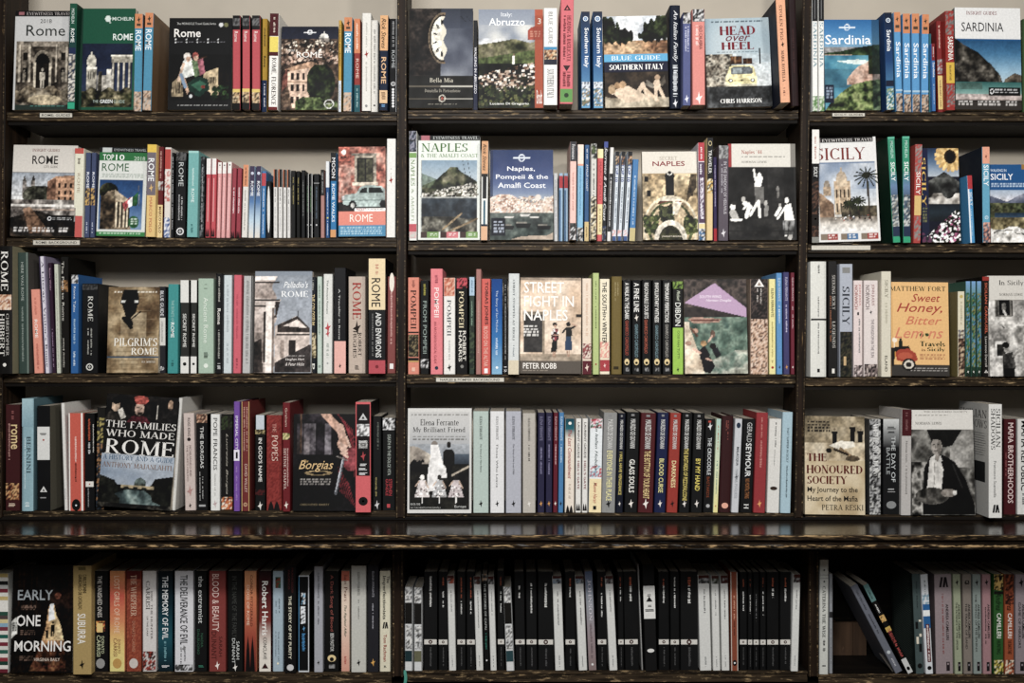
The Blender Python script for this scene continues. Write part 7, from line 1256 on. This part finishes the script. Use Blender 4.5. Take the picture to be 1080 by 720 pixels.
NAMEK = {'g': 'guidebook', 'h': 'hardback_book', 'p': 'paperback_book'}
pending = []
cell = None; seed = 0
for line in DATA.strip().split('\n'):
    line = line.strip()
    if not line: continue
    if line[0] == '@':
        t = line.split(); row, bay = int(t[1]), int(t[2]); cx, cy, sc = float(t[3]), float(t[4]), float(t[5]); continue
    seed += 1; rs = random.Random(seed)
    fld = [p.strip() for p in line.split('|')]
    g = fld[0].split(); kindl = g[0]; num = [float(x) for x in g[1:]]
    look = fld[1]; opts = {}
    for o_ in (fld[4] if kindl == 'S' else fld[3] if len(fld) > 3 else '').split():
        a_, b_ = o_.split('='); opts[a_] = b_
    kd = opts.get('k', 'p')
    zs = PZ(SHELFTOP[(row, bay)], SHELF_Y) + .0002
    if kindl == 'S':
        x0, x1, yt, dx = num[:4]; prot = num[4] if len(num) > 4 else 0
        Y = -prot / 100 + rs.uniform(0, .002)
        xa, xb = PX(cx + x0 / sc + .35, Y), PX(cx + x1 / sc - .35, Y)
        top = PZ(cy + yt / sc, Y); dz = top - zs; dxw = dx / sc * (D + Y) / F
        ang = math.atan2(dxw, dz); w_ = (xb - xa) * math.cos(ang); h = dz * 1.0 / math.cos(ang) - (w_ * math.sin(abs(ang)) * .5 if abs(ang) > .2 else 0)
        right = ang > 0
        base, decs = spine_spec(fld[2], fld[3])
        dep = min(.66 * h, .152) if not 'd' in opts else float(opts['d'])
        root = bpy.data.objects.new(NAMEK[kd], None); C.objects.link(root)
        root.location = (xb if right else xa, Y, zs); root.rotation_euler = (0, ang, 0)
        bs = base if len(base) in (3, 6) else '888'
        dark = opts.get('fc', bs); bk = opts.get('bc', bs)
        parts_of_book(root, w_, h, dep, bs, decs, kd, dark, bk, rs, -w_ if right else 0.0, opts.get('side'))
        pending.append((root, look, row, bay, x0))
    else:
        x0, x1, yt, yb = num[:4]; roll = num[4] if len(num) > 4 else 0
        th = float(opts.get('th', .016)); Y = float(opts.get('y', -.014)); back = math.radians(float(opts.get('lean', 4.0)))
        xa, xb = PX(cx + x0 / sc, Y), PX(cx + x1 / sc, Y); w_ = xb - xa
        h = (PZ(cy + yt / sc, Y + .012) - zs) / math.cos(back)
        if abs(roll) > 2: h -= w_ * math.sin(math.radians(abs(roll))) * .5
        root = bpy.data.objects.new(NAMEK[kd], None); C.objects.link(root)
        a_ = math.radians(roll); right = a_ > 0
        root.location = (xb if right else xa, Y, zs + th * math.sin(back)); root.rotation_euler = (Matrix.Rotation(-back, 4, 'X') @ Matrix.Rotation(a_, 4, 'Y')).to_euler()
        ox = -w_ if right else 0.0
        wp = w_ / D * F; hp = h / D * F
        nx, ny = int(wp * 1.25), int(hp * 1.25)
        A = Art(nx, ny, seed); ART[fld[2]](A); A.grain(*GRAIN[fld[2]], amt=AMT.get(fld[2], .6)) if fld[2] in GRAIN else None
        if fld[2] == 'families': A.grain(0, .53, 1, 1, amt=.5)
        if fld[2] == 'bluesouth': A.grain(0, .61, 1, 1, amt=.3)
        fm = MB(); ct = .0006
        V = [(ox + w_ * u, 0.0, h * (1 - v_)) for v_ in np.linspace(0, 1, ny) for u in np.linspace(0, 1, nx)]
        Q = [(j * nx + nx + i, j * nx + nx + i + 1, j * nx + i + 1, j * nx + i) for j in range(ny - 1) for i in range(nx - 1)]
        fm.v = V; fm.f = Q; fm.c = [tuple(c) for c in A.a.reshape(-1, 3)]
        edge = tuple(A.a[:, 0].mean(0))
        fm.add([(ox, 0, 0), (ox + w_, 0, 0), (ox + w_, ct, 0), (ox, ct, 0), (ox, 0, h), (ox + w_, 0, h), (ox + w_, ct, h), (ox, ct, h)], [(0, 3, 2, 1), (4, 5, 6, 7), (1, 2, 6, 5), (2, 3, 7, 6), (3, 0, 4, 7)], edge)
        for (tx, a0, b0, a1, b1, col, st) in A.txt:
            if st == 'V': textmesh(fm, tx, 's', lambda u, v_: (ox + w_ * (a0 + v_ * (a1 - a0)), -.0004, h * (1 - (b0 + u * (b1 - b0)))), col)
            else: textmesh(fm, tx, st, lambda u, v_: (ox + w_ * (a0 + u * (a1 - a0)), -.0004, h * (1 - (b1 + v_ * (b0 - b1)))), col)
        fm.build('front_cover', M_PRINT, root)
        eh = '%02x%02x%02x' % tuple(int(c * 255) for c in edge)
        m = MB(); m.box(ox, ct, 0, ox + .0012, th - ct, h, edge); m.build('spine', M_PRINT, root)
        m = MB(); m.box(ox, th - ct, 0, ox + w_, th, h, edge); m.build('back_cover', M_PRINT, root)
        m = MB(); m.box(ox + .0012, ct + .0001, .0005, ox + w_ - .0008, th - ct - .0001, h - .0005); m.build('page_block', M_PAPER, root)
        pending.append((root, look, row, bay, x0))

# labels: the look of each book, then its place among equals, then its shelf
ORD = ['first', 'second', 'third', 'fourth', 'fifth']
from collections import defaultdict
same = defaultdict(list)
for p in pending: same[(p[1], p[2], p[3])].append(p)
for (look, row, bay), ps in same.items():
    for i, p in enumerate(ps):
        o = p[0]; wh = ', %s, %s' % (ROWN[row], BAYN[bay])
        lab = look + wh
        if len(ps) > 1: lab = look + (', leftmost' if i == 0 else ', rightmost' if i == len(ps) - 1 else ', %s from left' % ORD[i]) + wh
        wd = lab.split()
        if len(wd) > 16: print('LONG LABEL', len(wd), lab)
        tag(o, lab, 'book', 'books on the %s of the %s' % (ROWN[row], BAYN[bay]))
print('BOOKS', len(pending))

# ---------------------------------------------------------------- shelf labels, marker ribbon, wooden box
def strip(x0, x1, y0, y1, text, lab, blank=False):
    Y = SHELF_Y - .0015
    m = MB(); a_, b_ = PX(x0, Y), PX(x1, Y); zt, zb = PZ(y0, Y), PZ(y1, Y)
    o = bpy.data.objects.new('shelf_label', None); C.objects.link(o); o.location = (a_, Y, zb)
    m.box(0, 0, 0, b_ - a_, .0008, zt - zb, 'cfcabc'); 
    if text: textmesh(m, text, 'b', lambda u, v_: ((b_ - a_) * (.06 + .88 * u), -.0003, (zt - zb) * (.22 + .56 * v_)), '2a2622')
    m.build('paper_strip', M_JACKET, o)
    h_ = MB(); h_.box(-.0015, .0008, -.001, b_ - a_ + .0015, .002, zt - zb + .001, '3a3630'); h_.build('label_holder', M_PRINT, o)
    tag(o, lab, 'label', 'paper shelf labels')
strip(42, 76, 119.3, 123.6, 'ROME: GUIDES', 'paper strip lettered ROME GUIDES on the top shelf edge, left Rome bay')
strip(35, 84, 253.4, 258.0, 'ROME: BACKGROUND', 'paper strip lettered ROME BACKGROUND on the second shelf edge, left Rome bay')
strip(460, 531.5, 398.3, 402.4, 'NAPLES & POMPEII: BACKGROUND', 'long paper strip lettered BACKGROUND on the third shelf edge, middle Naples bay')
strip(878, 912, 119.3, 122.6, 'SICILY: GUIDES', 'paper strip lettered GUIDES on the top shelf edge, right Sicily bay')
strip(856, 918, 258.8, 263.4, '', 'blank pale label strip on the second shelf edge, right Sicily bay')

m = MB(); Y = SHELF_Y - .001; x_ = PX(426.5, Y); zt = PZ(SHELFTOP[(5, 1)] - 1, Y); pts = []
for i in range(14):
    t = i / 13; pts.append((x_ + .003 * math.sin(t * 5), Y - .002 - .002 * math.sin(t * 3), zt - .05 * t))
for s_, yy in ((0, 0), (1, .0006)):
    pass
V = []; n = len(pts)
for (x, y, z) in pts: V += [(x - .003, y, z), (x + .003, y, z), (x + .003, y + .0006, z), (x - .003, y + .0006, z)]
Q = []
for i in range(n - 1):
    a_, b_ = i * 4, i * 4 + 4
    Q += [(b_, b_ + 1, a_ + 1, a_), (a_ + 1, b_ + 1, b_ + 2, a_ + 2), (a_ + 3, a_ + 2, b_ + 2, b_ + 3), (a_, a_ + 3, b_ + 3, b_)]
Q += [(0, 1, 2, 3), (n * 4 - 1, n * 4 - 2, n * 4 - 3, n * 4 - 4)]
m.add(V, Q, '4a9a88'); tag(m.build('marker_ribbon', M_JACKET), 'teal marker ribbon hanging over the lowest shelf edge beside the upright', 'ribbon')

zs = PZ(SHELFTOP[(5, 2)], SHELF_Y) + .0002
box = bpy.data.objects.new('wooden_box', None); C.objects.link(box)
Yb = .132; xa, xm, xb = PX(840 + 172 / 4.5, Yb), PX(840 + 268 / 4.5, Yb), PX(840 + 333 / 4.5, Yb); hb = PZ(575 + 366 / 4.5, Yb) - zs
box.location = (xa, Yb, zs)
m = MB(); m.box(0, 0, 0, xm - xa, .012, hb); bevel(m.build('front_board', M_BLOCK, box), .001)
m = MB(); m.box(xm - xa + .0005, 0, 0, xb - xa, .014, hb); bevel(m.build('side_board', M_BLOCK, box), .001)
m = MB(); m.box(0, .0125, 0, .01, .034, hb); m.build('end_board', M_BLOCK, box)
m = MB(); m.box(xb - xa - .01, .0145, 0, xb - xa, .034, hb); m.build('end_board', M_BLOCK, box)
tag(box, 'bare brown wooden box behind the tipped books, lowest shelf', 'box')
# small pale card lying against the foot of the tipped grey book
Yc = .012
m = MB(); m.add([(PX(840 + 405 / 4.5, Yc), Yc + .02, zs + .034), (PX(840 + 455 / 4.5, Yc), Yc, zs + .0005), (PX(840 + 468 / 4.5, Yc), Yc, zs + .0005), (PX(840 + 440 / 4.5, Yc), Yc + .02, zs + .026),
                 (PX(840 + 405 / 4.5, Yc), Yc + .0212, zs + .034), (PX(840 + 455 / 4.5, Yc), Yc + .0012, zs + .0005), (PX(840 + 468 / 4.5, Yc), Yc + .0012, zs + .0005), (PX(840 + 440 / 4.5, Yc), Yc + .0212, zs + .026)],
                [(0, 1, 2, 3), (7, 6, 5, 4), (0, 4, 5, 1), (1, 5, 6, 2), (2, 6, 7, 3), (3, 7, 4, 0)], '5a554e')
tag(m.build('paper_leaflet', M_JACKET), 'small grey-brown leaflet leaning at the foot of the tipped grey book', 'leaflet')
